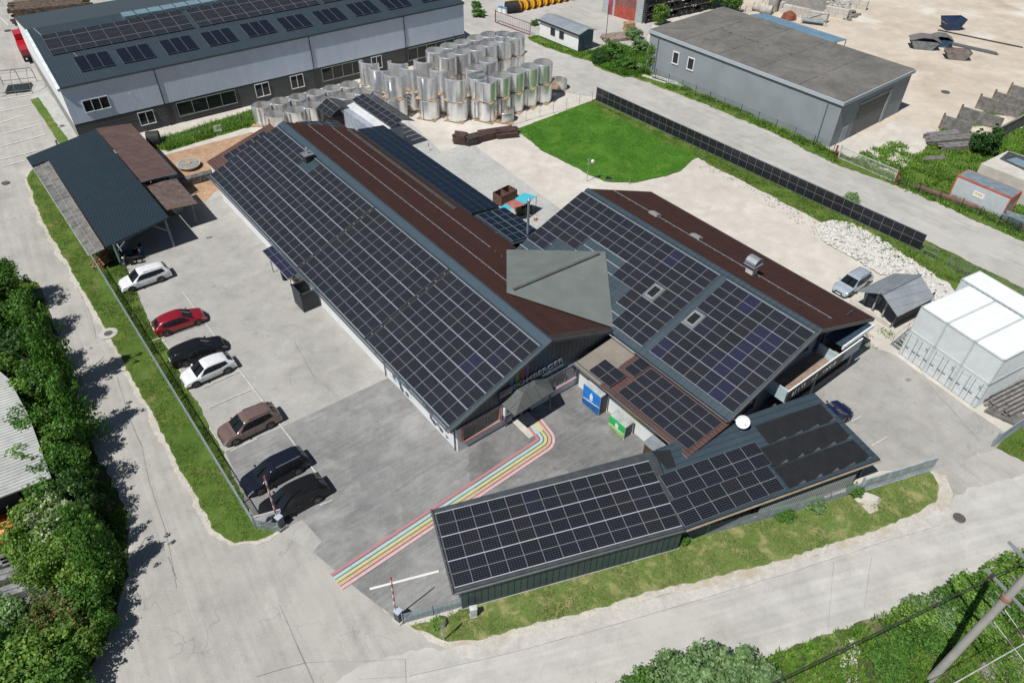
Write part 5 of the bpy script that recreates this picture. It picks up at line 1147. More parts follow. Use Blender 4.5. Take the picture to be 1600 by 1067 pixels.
# rear pair turned sideways: long side along the row
Pr = P0+dy*(6.3+2.438)-dx*.9
for k, lb in enumerate(('lower', 'upper')):
    container(Pr, rz-math.pi/2, '%s white container set crosswise behind the front stack' % lb, L=12.2, doors=False, z=2.6*k)
# metal stair beside the containers
stt = thing('metal_stair', 'grey metal stair leaning on the left side of the container stack', 'stair', P0.x, P0.y, rz)
mb = MB()
for k in range(12): mb.bx(-1.0, -.12, .3+k*.38, .55+k*.38, .12+k*.22, .16+k*.22)
mb.build('tread', GREYM, stt); mb = MB()
for x in (-1.05, -.1): mb.beam((x, .2, .05), (x, 4.9, 2.75), .05, .18); mb.beam((x, .2, 1.0), (x, 4.9, 3.7), .04); [mb.beam((x, .3+k*1.5, .1+k*.86), (x, .3+k*1.5, 1.05+k*.86), .035) for k in range(4)]
mb.build('stringer', GREYM, stt)
# ------------------------------------------------------------------ cars
def car(label, fpx, rpx, col, style='hatch', Lc=4.35, Wc=1.80, Hc=1.48, wb=2.62, rails=False, side=1):
    """fpx, rpx: ground contact of the front and rear wheel on the side facing the viewer"""
    a, b = g(*fpx), g(*rpx); d = (a-b).normalized(); mid = (a+b)/2
    n = Vector((-d.y, d.x, 0)); n = n if n.y > 0 else -n
    P = mid+n*(Wc/2-.12); rz = math.atan2(d.y, d.x)
    t = thing('parked_car', label, 'car', P.x, P.y, rz)
    hw = Wc/2; X = lambda f: Lc/2-f*Lc
    nose = Hc*.47
    if style == 'hatch': top = [(0, .36, .72), (.015, .43, .81), (.06, nose, .91), (.15, nose+.10, .98), (.235, nose+.17, 1), (.435, Hc-.06, 1), (.56, Hc, 1), (.73, Hc-.05, .98), (.86, Hc-.17, .94), (.965, nose+.27, .89), (.985, nose+.12, .92), (1, .45, .86)]
    elif style == 'wagon': top = [(0, .36, .72), (.015, .43, .81), (.06, nose, .91), (.15, nose+.10, .98), (.23, nose+.17, 1), (.42, Hc-.06, 1), (.54, Hc, 1), (.74, Hc-.03, .98), (.90, Hc-.13, .94), (.975, nose+.26, .89), (.988, nose+.12, .92), (1, .45, .86)]
    else: top = [(0, .42, .74), (.015, .52, .83), (.055, nose+.06, .92), (.14, nose+.17, .98), (.225, nose+.21, 1), (.41, Hc-.07, 1), (.53, Hc, 1), (.73, Hc-.04, .98), (.87, Hc-.15, .94), (.968, nose+.30, .90), (.988, nose+.14, .93), (1, .48, .88)]
    iw, ir, ie, ib = 4, 5, 8, 9       # cowl, roof front, roof end, rear window foot
    rws = []
    for i, (f, z, w_) in enumerate(top):
        W = hw*w_; inroof = ir <= i <= ie
        belt = nose+.17+.05*f if inroof else z-.05
        wr = W*.72 if inroof else W*.90
        if i == iw: wr = W*.86; belt = z-.04
        if i == ib: wr = W*.84; belt = z-.06
        zb = .20 if 0 < i < len(top)-1 else .28
        mid_z = min((zb+belt)/2+.05, z-.1)
        rws.append([Vector((X(f), y, zz)) for y, zz in ((W*.80, zb), (W*.97, zb+.10), (W*1.0, mid_z), (W*.955, belt), (wr, z-.07 if inroof else z-.02), (wr*.75, z), (0, z+.015))])
    NS = len(rws)-1
    def cr(a, b, c, d, t): return .5*((2*b)+(c-a)*t+(2*a-5*b+4*c-d)*t*t+(3*b-a-3*c+d)*t*t*t)
    def Sv(i, v):
        r = rws[max(0, min(NS, i))]; j = min(5, int(v)); f = v-j; P_ = lambda k: r[k] if 0 <= k <= 6 else (Vector((r[5].x, -r[5].y, r[5].z)) if k > 6 else r[0])
        return cr(P_(j-1) if j else r[0], P_(j), P_(j+1), P_(j+2), f)
    def S(u, v, sy=1):
        i = min(NS-1, int(u)); f = u-i; q = cr(Sv(i-1, v), Sv(i, v), Sv(i+1, v), Sv(i+2, v), f); return Vector((q.x, q.y*sy, q.z))
    mb = MB(); K = 3; cols_ = [S_v/3 for S_v in range(0, 19)]
    grid = []
    for a in range(NS*K+1):
        u = min(NS-1e-6, a/K); L_ = [S(u, min(v, 5.9999), 1) for v in cols_]; L_[-1].y = 0; grid.append(L_+[Vector((p.x, -p.y, p.z)) for p in L_[-2::-1]])
    for a in range(len(grid)-1):
        for b_ in range(len(grid[0])-1): mb.face([grid[a][b_], grid[a+1][b_], grid[a+1][b_+1], grid[a][b_+1]])
    mb.face(grid[0]); mb.face(grid[-1][::-1]); mb.face([grid[0][0], grid[-1][0], grid[-1][-1], grid[0][-1]])
    body = mb.build('body', paint('car_paint_'+col, CARC[col], .22, .8, .25 if col in ('brown', 'silver', 'red') else 0), t, smooth=rad(50))
    TG = paint('car_glass', (.012, .015, .018), .05, 1)
    cen = Vector((0, 0, .7))
    def patch(name, cs, mat, sy=1, n=5, off=.012, both=False, par=None):
        mb = MB()
        for s_ in ((1, -1) if both else (sy,)):
            def pt(a, b_):
                u = cs[0][0]*(1-a)*(1-b_)+cs[1][0]*a*(1-b_)+cs[2][0]*a*b_+cs[3][0]*(1-a)*b_; v = cs[0][1]*(1-a)*(1-b_)+cs[1][1]*a*(1-b_)+cs[2][1]*a*b_+cs[3][1]*(1-a)*b_
                v = min(v, 5.999); p = S(u, v, s_); du = S(min(u+.05, NS-.001), v, s_)-S(max(u-.05, 0), v, s_); dv = S(u, min(v+.05, 5.999), s_)-S(u, max(v-.05, 0), s_); nn = du.cross(dv)
                if nn.length < 1e-9: return p
                nn.normalize(); nn = nn if nn.dot(p-cen) > 0 else -nn; q = p+nn*off
                if v > 5.99: q.y = 0
                return q
            for i in range(n):
                for j in range(n): mb.face([pt(i/n, j/n), pt((i+1)/n, j/n), pt((i+1)/n, (j+1)/n), pt(i/n, (j+1)/n)])
        return mb.build(name, mat, t, True)
    patch('windscreen', [(iw+.10, 4.15), (ir-.06, 4.25), (ir-.10, 6), (iw+.06, 6)], TG, both=True)
    patch('rear_window', [(ie+.12, 4.3), (ib-.12, 4.25), (ib-.12, 6), (ie+.12, 6)], TG, both=True)
    for sy in (1, -1):
        patch('window_trim', [(iw+.36, 3.10), (ie-.04, 3.22), (ie-.34, 3.90), (ir-.16, 3.86)], MC.get('trim_black') or plain('trim_black', (.02, .02, .022), .6), sy, 8, .005)
        patch('side_window', [(iw+.42, 3.14), (ir+.96, 3.06), (ir+.96, 3.88), (ir-.12, 3.80)], TG, sy)
        patch('side_window', [(ir+1.03, 3.06), (ir+1.98, 3.08), (ir+1.98, 3.88), (ir+1.03, 3.88)], TG, sy)
        patch('side_window', [(ir+2.04, 3.09), (ie-.10, 3.26), (ie-.36, 3.80), (ir+2.04, 3.88)], TG, sy)
        for u0 in (iw+.36, ir+1.0, ie-.25): patch('door_seam', [(u0, 1.3), (u0+.035, 1.3), (u0+.03, 2.95), (u0, 2.95)], plain('seam_dark', (.03, .03, .03), .6), sy, 2, .004)
        for u0 in (ir+.62, ir+1.75): patch('door_handle', [(u0, 2.5), (u0+.14, 2.5), (u0+.14, 2.62), (u0, 2.62)], plain('handle_grey', (.2, .2, .21), .4), sy, 1, .02)
        mb = MB(); mb.sphere((X(.30), sy*(hw+.09), nose+.22), .095, 8, .7); mb.tube((X(.30), sy*(hw-.08), nose+.18), (X(.30), sy*(hw+.1), nose+.20), .03); mb.build('mirror', MC['car_paint_'+col], t)
        patch('headlight', [(.9, 2.3), (2.5, 2.75), (2.5, 3.1), (.9, 3.5)], paint('lamp_clear', (.32, .34, .36), .1, 1), sy, 3)
        patch('tail_light', [(NS-2.0, 2.75), (NS-.7, 2.5), (NS-.7, 3.5), (NS-2.0, 3.02)], paint('lamp_red', (.13, .008, .008), .2, 1), sy, 3)
        mb = MB(); mb.bx(X(.16), X(.86), *sorted((sy*(hw-.03), sy*(hw+.005))), .2, .3); mb.build('sill', plain('trim_black', (.02, .02, .022), .6), t)
        for f in ((Lc/2-.86)/Lc*0+.19, .19+wb/Lc):
            x = X(f); mb = MB(); s_ = sy*(hw-.02)
            for k in range(10):
                a0, a1 = math.pi*k/10, math.pi*(k+1)/10
                mb.face([(x+.40*math.cos(a0), s_+sy*.028, .33+.40*math.sin(a0)), (x+.40*math.cos(a1), s_+sy*.028, .33+.40*math.sin(a1)), (x, s_+sy*.028, .33)])
            mb.build('wheel_arch', MC.get('trim_black'), t)
            mb = MB(); mb.tube((x, s_-sy*.18, .33), (x, s_+sy*.045, .33), .33, n=18); wh = mb.build('wheel', BLACK, t)
            mb = MB(); mb.tube((x, s_+sy*.04, .33), (x, s_+sy*.05, .33), .07, n=8)
            for k in range(5):
                an = k*1.2566; mb.beam((x, s_+sy*.05, .33), (x+.22*math.cos(an), s_+sy*.05, .33+.22*math.sin(an)), .06, .01)
            for k in range(14):
                a0, a1 = k*math.pi/7, (k+1)*math.pi/7
                mb.beam((x+.23*math.cos(a0), s_+sy*.05, .33+.23*math.sin(a0)), (x+.23*math.cos(a1), s_+sy*.05, .33+.23*math.sin(a1)), .03, .012)
            mb.build('rim', plain('rim_alloy', (.30, .31, .32), .3, .7), wh)
        if rails:
            mb = MB(); a_, b_ = S(ir+.7, 4.3, sy), S(ie-.2, 4.3, sy); mb.beam(a_+Vector((0, 0, .05)), b_+Vector((0, 0, .05)), .035); mb.build('roof_rail', SILVER if rails == 2 else DARKM, t)
    mb = MB(); mb.bx(X(.0)-.03, X(0)+.012, -hw*.45, hw*.45, .36, .52); mb.build('grille', MC['trim_black'], t)
    mb = MB(); mb.bx(X(0), X(0)+.02, -.26, .26, .28, .38); mb.build('number_plate', WHITE, t); mb = MB(); mb.bx(X(1)-.015, X(1)+.02, -.26, .26, .55, .66); mb.build('number_plate', WHITE, t)
    return t
CARC = {'white': (.70, .71, .72), 'red': (.30, .012, .022), 'black': (.010, .011, .013), 'brown': (.20, .135, .115), 'navyblack': (.010, .013, .022), 'silver': (.42, .48, .54), 'navy': (.010, .014, .055), 'coal': (.012, .012, .013)}
car('white estate car with roof rails parked nearest the open shed', (209, 456), (256, 439.5), 'white', 'wagon', 4.6, 1.8, 1.5, 2.63, 2)
car('dark red hatchback parked nose out towards the yard', (313, 507.5), (260.5, 525.5), 'red', 'hatch', 4.4, 1.79, 1.46, 2.7)
car('black estate car parked against the white hatchback, nose out', (342, 554), (290, 573), 'black', 'wagon', 4.6, 1.8, 1.47, 2.68)
car('white hatchback parked nose to the fence beside the black estate', (307, 605), (358.7, 582), 'white', 'hatch', 4.3, 1.79, 1.43, 2.62)
car('metallic brown crossover parked alone in the middle of the row', (371, 694), (426, 667.5), 'brown', 'suv', 4.6, 1.85, 1.6, 2.7, 1)
car('blue black estate with silver roof rails, second from the gate barrier', (410, 771), (469, 739), 'navyblack', 'wagon', 4.85, 1.86, 1.5, 2.85, 2)
car('black crossover parked closest to the raised gate barrier', (441, 815), (498, 784), 'coal', 'suv', 4.7, 1.88, 1.62, 2.75)
car('silver blue estate car parked by the gable shelter', (1325.4, 464.6), (1355, 446), 'silver', 'wagon', 4.5, 1.74, 1.46, 2.62, 1)
car('navy blue car half hidden by the absorber shed roof', (1325, 656), (1281, 682), 'navy', 'hatch', 4.5, 1.8, 1.45, 2.7)
P = g(45, 100); t = thing('red_lorry', 'red lorry cab partly hidden behind the warehouse gable', 'lorry', g(44, 78)[0], g(44, 78)[1], rad(112)); t.rotation_euler.z = rad(125)
RP = paint('lorry_red', (.50, .012, .02), .3); mb = MB()
mb.hexa([Vector(p) for p in ((-1.6, -1.15, .6), (1.0, -1.15, .6), (1.0, 1.15, .6), (-1.6, 1.15, .6))], [Vector(p) for p in ((-1.6, -1.1, 2.9), (.75, -1.1, 2.9), (.75, 1.1, 2.9), (-1.6, 1.1, 2.9))]); mb.build('cab', RP, t)
mb = MB(); mb.bx(-6.5, -1.7, -1.2, 1.2, .95, 1.15); mb.build('chassis', DARKM, t); mb = MB(); mb.hexa([Vector(p) for p in ((-6.4, -1.1, 1.2), (-1.9, -1.1, 1.2), (-1.9, 1.1, 1.2), (-6.4, 1.1, 1.2))], [Vector(p) for p in ((-6.5, -1.2, 2.1), (-1.8, -1.2, 2.1), (-1.8, 1.2, 2.1), (-6.5, 1.2, 2.1))]); mb.build('load_bed', RP, t)
mb = MB(); mb.hexa([Vector(p) for p in ((.99, -1, 1.6), (1.03, -1, 1.6), (1.03, 1, 1.6), (.99, 1, 1.6))], [Vector(p) for p in ((.80, -1, 2.6), (.84, -1, 2.6), (.84, 1, 2.6), (.80, 1, 2.6))]); mb.build('windscreen', GLASS, t)
for x in (.1, -3.2, -5):
    for y in (-1.05, 1.05): mb = MB(); mb.tube((x, y-.14, .5), (x, y+.14, .5), .5, n=16); mb.build('wheel', BLACK, t)
# ------------------------------------------------------------------ barriers, signs, boxes
RWM = [plain('boom_white', (.68, .66, .65), .5), plain('boom_red', (.50, .10, .10), .5)]
for base_, tip, tz, lb in (((440, 822), (412, 742), 5.0, 'raised red and white boom barrier beside the black crossover'), ((624, 968), (610, 900), 4.9, 'raised red and white boom barrier at the road entrance by the carport')):
    P = g(*base_); t = thing('boom_barrier', lb, 'barrier', P.x, P.y, rad(-35)); lcf = frame(P, rad(-35)); T = lcf(g(*tip, tz)); T.x *= .8; T.y *= .8
    mb = MB(); mb.bx(-.2, .2, -.2, .2, .1, 1.05); mb.build('housing', plain('barrier_dark', (.07, .08, .09), .5), t); mb = MB(); mb.bx(-.22, .22, -.22, .22, 1.05, 1.12); mb.build('cap', plain('cap_lb', (.42, .48, .55), .5), t)
    mb = MB(); mb.bx(-.3, .3, -.3, .3, .04, .12); mb.build('foundation', PALECONC, t)
    S0 = Vector((-.22, 0, .9)); mb = MB()
    for k in range(10): mb.cm = k % 2; mb.beam(S0.lerp(T, k/10), S0.lerp(T, (k+1)/10), .09, .06)
    mb.build('boom', RWM, t)
P = g(694, 1000); t = thing('road_sign', 'small traffic sign seen from the side on the grass by the entrance', 'sign', P.x, P.y, rad(60))
mb = MB(); mb.tube((0, 0, 0), (0, 0, 2.5), .035); mb.build('pole', GREYM, t); mb = MB(); mb.face([(.3*math.cos(a), -.04, 2.2+.3*math.sin(a)) for a in [k*math.pi/8 for k in range(16)]]); mb.bx(-.28, .28, -.05, -.03, 1.6, 1.85); mb.build('plate', SILVER, t)
P = g(740, 962); t = thing('utility_box', 'pale grey utility box on the grass beside the teal carport wall', 'utility box', P.x, P.y, rad(15)); mb = MB(); mb.bx(-.2, .2, -.14, .14, .1, .95); mb.build('cabinet', plain('box_pale', (.52, .55, .54), .5), t); mb = MB(); mb.bx(-.23, .23, -.17, .17, .95, 1.0); mb.build('lid', MC['box_pale'], t); mb = MB(); mb.bx(-.24, .24, -.18, .18, 0, .1); mb.build('plinth', CONC, t)
# ------------------------------------------------------------------ fences
def mesh_fence(label, pts, h, gap=2.5, nh=7, vs=.25, r=.006, post=.05, name='mesh_fence', hr=.012, col=None, top=.0, pr=.03):
    col = col or GREYM; P0 = pts[0]; t = thing(name, label, 'fence', P0.x, P0.y, 0); off = Vector((P0.x, P0.y, 0)); mb = MB(); posts = []
    for a, b in zip(pts, pts[1:]):
        L = (b-a).length; n = max(1, round(L/gap)); d = (b-a).normalized(); A = a-off; B_ = b-off
        for k in range(n+1 if b is pts[-1] else n): posts.append(A+(B_-A)*(k/n))
        for k in range(nh): z = .08+(h-.12)*k/(nh-1); mb.beam(A+Vector((0, 0, z)), B_+Vector((0, 0, z)), hr, hr*1.6)
        if vs:
            m = int(L/vs)
            for k in range(m+1): q = A+(B_-A)*(k/m); mb.beam(q+Vector((0, 0, .05)), q+Vector((0, 0, h)), r, r)
        if top: mb.beam(A+Vector((0, 0, h)), B_+Vector((0, 0, h)), top, top)
    mb.build('mesh_panel', col, t)
    for q in posts[:100]: mb = MB(); mb.beam(q, q+Vector((0, 0, h+.05)), post); mb.build('post', col, t)
    return t
G_ = lambda *p: [g(*q) for q in p]
FB = plain('fence_blue_grey', (.26, .31, .33), .5, .2, .08)
mesh_fence('long grey steel bar fence between the left road verge and the parked cars', G_((75, 262), (142, 402), (400, 826)), 1.15, 2.5, 8, .14, .011, .06, hr=.016, col=FB, top=.06)
mesh_fence('short bar fence piece between the advert banner corner and the barrier', G_((400, 826), (438, 832)), 1.1, 1.6, 7, .12, .012, .06, hr=.022, col=FB)
mesh_fence('double bar fence between the entrance barrier and the carport corner', G_((630, 974), (722, 948)), 1.15, 1.8, 9, .3, .012, .06, hr=.024, col=FB)
mesh_fence('double bar fence along the open bay of the absorber shed', G_((1056, 848), (1240, 800), (1345, 768)), 1.2, 2.4, 10, .25, .012, .06, hr=.02, col=FB)
mesh_fence('wire fence between the lawn and the steel shell store', G_((800, 196), (925, 160)), 1.6, 2.4, 6, .4, .004, .05, hr=.008)
mesh_fence('dark wire fence along the far side of the back road', G_((862, 62), (1004, 116), (1130, 170), (1300, 243)), 1.5, 2.6, 7, .4, .006, .06, hr=.014, col=DARKM)
mesh_fence('dark wire fence on the bank in front of the orange framed container', G_((1402, 290), (1500, 325), (1620, 380)), 1.2, 2.2, 8, .4, .006, .06, hr=.014, col=DARKM)
mesh_fence('grey fence behind the crosswise white container', G_((1478, 418), (1540, 450), (1640, 490)), 1.5, 2.6, 7, .3, .006, .06, hr=.014)
mesh_fence('low fence with sparse posts on the grass in front of the warehouse', G_((236, 236), (410, 184)), 1.3, 3.2, 5, .5, .004, .05, hr=.008)
mesh_fence('dark railing in front of the timber stack at the right edge', G_((1570, 352), (1625, 380)), 1.0, 1.4, 4, .5, .01, .07, hr=.03, col=DARKM)
mesh_fence('wire fence behind the manhole pipes in the far sand yard', G_((1150, 28), (1215, 5)), 1.4, 2.5, 5, .5, .006, .06, hr=.012, col=DARKM)
mesh_fence('pale mesh gate frame at the end of the solar fence', G_((1441, 398), (1460, 407)), 1.3, 2, 3, .8, .01, .07, hr=.05)
# advert banner on the fence corner
a, b = g(402, 824, 0), g(433, 815, 0); rz = math.atan2((b-a).y, (b-a).x)
t = thing('advert_banner', 'white advert banner with pink corner bars hung on the fence corner by the barrier', 'banner', a.x, a.y, rz); L = 1.75
mb = MB(); mb.bx(0, L, -.05, -.02, .35, 1.3); bn = mb.build('sheet', WHITE, t)
mb = MB(); mb.bx(.03, .4, -.056, -.051, 1.14, 1.22); mb.bx(L-.42, L-.03, -.056, -.051, 1.14, 1.22); mb.build('pink_bar', plain('pink_ink', (.62, .12, .30), .6), bn)
mb = MB(); x = 0; rn = random.Random(1)
while x < L-.1: mb.bx(x, x+.16, -.056, -.051, .35, .40+rn.random()*.12); x += .15
mb.build('skyline_print', plain('navy_ink', (.04, .04, .09), .6), bn)
mb = MB()
for r in range(3): mb.bx(L-.34, L-.14, -.056, -.051, .98-r*.12, 1.01-r*.12); mb.bx(.75, L-.5, -.056, -.051, .99-r*.13, 1.0-r*.13)
mb.build('small_print', plain('grey_ink', (.12, .14, .16), .6), bn)
# ------------------------------------------------------------------ solar fence
a, b = g(931, 158), g(1437, 393); rz = math.atan2((b-a).y, (b-a).x); L = (b-a).length
t = thing('solar_fence', 'long vertical fence of upright black solar panels along the lawn and back road', 'fence', a.x, a.y, rz)
n = round(L/1.15); pit = L/n
for k in range(n): mesh_obj('solar_panel', panel_mesh(2, 1.13, 1.8), t, basis((k*pit, -.02, .18), (1, 0, 0), (0, 0, 1)))
for k in range(0, n+1, 2): mb = MB(); mb.beam((k*pit, .06, 0), (k*pit, .06, 1.95), .06); mb.build('post', GREYM, t)
mb = MB(); mb.beam((0, -.02, 2.0), (L, -.02, 2.0), .05); mb.beam((0, -.02, .14), (L, -.02, .14), .05); mb.build('rail', GREYM, t)
# gates
def bar_gate(label, a, b, h, col, name='sliding_gate', vs=.12, hz=(), cat='gate', clad=None):
    rz = math.atan2((b-a).y, (b-a).x); L = (b-a).length; t = thing(name, label, cat, a.x, a.y, rz)
    mb = MB()
    for z in (.12, h): mb.beam((0, 0, z), (L, 0, z), .08)
    for x in (0, L): mb.beam((x, 0, .1), (x, 0, h), .08)
    mb.build('frame', col, t); mb = MB(); n = int(L/vs)
    for k in range(1, n): mb.beam((k*L/n, 0, .12), (k*L/n, 0, h), .022)
    for z in hz: mb.beam((0, .0, z), (L, 0, z), .03)
    mb.build('bars', col, t)
    if clad: mb = MB(); [mb.bx(k*L/6+.03, (k+1)*L/6-.03, -.03, -.015, h*.5, h-.08) for k in range(6)]; mb.build('infill', clad, t)
    mb = MB(); mb.beam((-.1, .1, 0), (-.1, .1, h+.15), .12); mb.build('gate_post', col, t); return t
bar_gate('pale open sliding gate pushed out over the grass beside the absorber shed', g(1343, 770), g(1453, 736), 1.55, plain('gate_pale', (.38, .43, .46), .5, .1), vs=.5, hz=[.12+.12*k for k in range(1, 11)], clad=plain('gate_sheet', (.36, .41, .43), .4, .1))
bar_gate('pale sliding gate on a beam across the driveway behind the back road', g(1310, 248), g(1396, 285), 1.5, plain('gate_cream', (.48, .47, .45), .5))
bar_gate('crimson sliding gate beside the white hut', g(774, 36), g(828, 56), 1.9, plain('gate_crimson', (.20, .02, .045), .5), vs=.4, hz=(.6,))
bar_gate('dark end gate on a white stone at the right grass bank', g(1552, 698), g(1620, 650), 1.4, FB, vs=.5, hz=[.2+.12*k for k in range(9)])
for px, lb in (((1303, 247), 'rusty red gate post left of the pale driveway gate'), ((1398, 288), 'rusty red gate post right of the pale driveway gate')):
    P = g(*px); t = thing('gate_post', lb, 'post', P.x, P.y); mb = MB(); mb.beam((0, 0, 0), (0, 0, 1.6), .16); mb.beam((0, 0, 1.6), (0, 0, 1.64), .2); mb.build('post', plain('rust_red', (.20, .04, .03), .7), t)
# ------------------------------------------------------------------ corrugated steel shells and pallets
STEEL = bpy.data.materials.new('corrugated_steel'); STEEL.use_nodes = True; p_ = STEEL.node_tree.nodes['Principled BSDF']; ntS = STEEL.node_tree
p_.inputs['Metallic'].default_value = .72; p_.inputs['Roughness'].default_value = .27
geoS = nd(ntS, 'ShaderNodeNewGeometry').outputs['Position']; ntS.links.new(ramp(ntS, (.80, .82, .84), (.92, .94, .95), noise(ntS, geoS, 1.5, 4)), p_.inputs['Base Color'])
def shell_mesh(a0, a1, r=1.3, h=2.5, rim=None):
    mb = MB(); n = max(6, int((a1-a0)/.2)); rows = 22; ring = []
    for i in range(rows+1):
        z = h*i/rows; rr = r+.04*(1 if i % 2 else -1); row = []
        for k in range(n+1):
            an = a0+(a1-a0)*k/n; zz = z
            if rim and i > rows*.55: zz = z+rim*math.sin((k/n)*math.pi*1.0)*(i/rows-.55)
            row.append(Vector((rr*math.cos(an), rr*math.sin(an), zz)))
        ring.append(row)
    for i in range(rows):
        for k in range(n): mb.face([ring[i][k], ring[i][k+1], ring[i+1][k+1], ring[i+1][k]])
    return mb.mesh('shell', STEEL, True)
def pallet_mesh():
    mb = MB()
    for k in range(9): mb.bx(-1.35, 1.35, -1.3+k*.31, -1.14+k*.31, .10, .13)
    for y in (-1.2, 0, 1.2): mb.bx(y-.05, y+.05, -1.35, 1.35, .0, .10)
    return mb.mesh('pallet', PINE)
def strap_mb(z, r=1.33):
    mb = MB()
    for k in range(16):
        a0, a1 = k*math.pi/8, (k+1)*math.pi/8; mb.beam((r*math.cos(a0), r*math.sin(a0), z), (r*math.cos(a1), r*math.sin(a1), z), .012, .05)
    return mb
PM = pallet_mesh(); SH_C = shell_mesh(0, 2*math.pi, 1.28, 2.5); 
SH_O = shell_mesh(rad(-200), rad(35), 1.35, 2.5, .9); SH_OL = shell_mesh(rad(-200), rad(35), 1.35, 2.5); SH_S = shell_mesh(0, 2*math.pi, 1.25, 2.3); SH_LOW = shell_mesh(rad(-100), rad(160), 1.2, 1.2)
SEAMM = None
SRN = random.Random(12)
def shell(P, z, me, label, group, rz=0.):
    global SEAMM
    if SEAMM is None: m_ = MB(); m_.bx(-1.36, -1.30, -.05, .05, .05, 2.25); m_.bx(-.05, .05, -1.35, -1.30, .05, 2.25); SEAMM = m_.mesh('seam_strip', plain('seam_zinc', (.30, .31, .32), .5, .4))
    rj = rz+SRN.uniform(-.12, .12) if me in (SH_O, SH_OL) else SRN.uniform(-.4, .4)
    o = thing('steel_shell', label, 'steel shell', P.x+SRN.uniform(-.08, .08), P.y+SRN.uniform(-.08, .08), rj, group, z); w_ = mesh_obj('shell_wall', me, o); k = SRN.uniform(.95, 1.03); w_.scale = (k, k*SRN.uniform(.97, 1.02), 1)
    if me is not SH_LOW: mesh_obj('seam_strip', SEAMM, o)
    return o
def pal(P, z, label, rz=0.):
    o = mesh_obj('wooden_pallet', PM); o.location = (P.x, P.y, z); o.rotation_euler.z = rz; tag(o, label, 'pallet', 'wooden pallets under the steel shells')
Z2 = 5.25
# group A: short shells in two rows in front of the warehouse
A_b = [(408, 164), (437, 158), (466, 151), (493, 145), (519, 138), (546, 132)]; A_f = [(428, 178), (460, 171), (487, 164), (514, 157), (541, 150), (567, 143)]
for nm_, row in (('back', A_b), ('front', A_f)):
    for k, px in enumerate(row):
        P = g(*px, 2.4); shell(P, .13, SH_S, '%s short steel shell from the left in the %s row before the warehouse' % (ORD[k], nm_), 'short steel shells in front of the warehouse')
        pal(P, 0, 'pallet under the %s short shell of the %s row' % (ORD[k], nm_))
# group B: open tall stacks
fr_ = [(616, 121), (668, 123), (712, 126)]; base0 = [g(*p, 5.0) for p in fr_]
dr_ = (g(577, 104, 5.0)-g(616, 121, 5.0))
B_rows = [[(616, 121), (668, 123), (712, 126)], [(594, 111), (642, 110), (688, 113)], [(577, 101), (621, 101), (663, 99)]]
for ri, row in enumerate(B_rows):
    for k, px in enumerate(row):
        P = g(*px, 5.1); rn_ = rad(-150)
        for lv, z, me in (('lower', .13, SH_OL), ('upper', 2.8, SH_O)):
            shell(P, z, me, '%s open steel half shell, %s stack of the %s row left' % (lv, ORD[k], ['front', 'middle', 'rear'][ri]), 'open two high steel shells', rad(-30))
            pal(P, z-.13, 'pallet under the %s open shell, %s stack, %s row' % (lv, ORD[k], ['front', 'middle', 'rear'][ri]), rad(-20))
# group C: round tall stacks
C_rows = [('front', [(761, 125), (783, 118), (805, 111), (827, 104), (849, 98)]), ('second', [(742, 106), (763, 94), (745, 120)]), ('third', [(699, 87), (722, 81), (745, 75), (764, 69), (786, 62)]), ('fourth', [(680, 79), (702, 72), (724, 66), (744, 60)]), ('rear', [(764, 55), (787, 54), (806, 56)])]
for nm_, row in C_rows:
    for k, px in enumerate(row):
        P = g(*px, 5.2)
        for lv, z in (('lower', .13), ('upper', 2.78)):
            shell(P, z, SH_C, '%s closed steel shell, %s stack from the left in the %s row right' % (lv, ORD[k], nm_), 'round two high steel shells')
            pal(P, z-.13, 'pallet under the %s closed shell, %s stack, %s row' % (lv, ORD[k], nm_), rad(-25))
P = g(789, 184, .3); shell(P, .13, SH_LOW, 'single low steel shell standing on a pallet beside the wire fence', None); pal(P, 0, 'pallet under the single low shell beside the wire fence', rad(-20))
P = g(872, 133, .5); shell(P, .1, SH_LOW, 'low coiled steel band at the right end of the shell store', None, rad(90)); pal(P, -.03, 'pallet under the low coiled steel band', rad(-20))
# ------------------------------------------------------------------ timber stacks, crates, blocks
def stack(label, P, rz, L, W, n, rows, mat, cat='timber stack', name='timber_stack', lay=.14, gap=.07, jit=.07, seed=1, tiers=None):
    t = thing(name, label, cat, P.x, P.y, rz); rn = random.Random(seed)
    for r in range(rows):
        mb = MB(); w_ = W/n
        for k in range(n):
            j = rn.uniform(-jit, jit)*L; mb.bx(-L/2+j, L/2+j, -W/2+k*w_, -W/2+(k+1)*w_-gap, .1+r*lay, .1+r*lay+lay*.85)
        mb.build('plank_layer', mat, t)
    mb = MB()
    for x in (-L*.35, L*.35): mb.bx(x-.05, x+.05, -W/2, W/2, 0, .1)
    mb.build('bearer', WOOD, t); return t
DB = plain('dark_brown_formwork', (.075, .04, .035), .7, 0, .4, 2)
stack('reddish brown board stack beside the lawn corner', g(779, 212), rad(20), 4.6, 1.6, 4, 5, DB, seed=1); stack('right hand dark board stack touching the lawn', g(790, 212), rad(14), 2.8, 1.8, 4, 4, DB, seed=2)
stack('long reddish board stack in the middle of the formwork row', g(752, 219), rad(30), 4.6, 1.3, 4, 6, DB, seed=3); stack('small dark stack beside the formwork boards', g(736, 225), rad(30), 1.3, 1.2, 3, 7, plain('dark_stack', (.06, .05, .045), .8, 0, .4, 3), seed=4); stack('leftmost dark board stack at the formwork row', g(720, 223), rad(-15), 1.6, 1.4, 3, 8, DB, seed=5)
stack('long pile of reclaimed beams behind the warehouse', g(88, 33), rad(22), 11, 4.5, 8, 8, plain('brown_beams', (.11, .08, .06), .8, 0, .5, 2), lay=.36, seed=6)
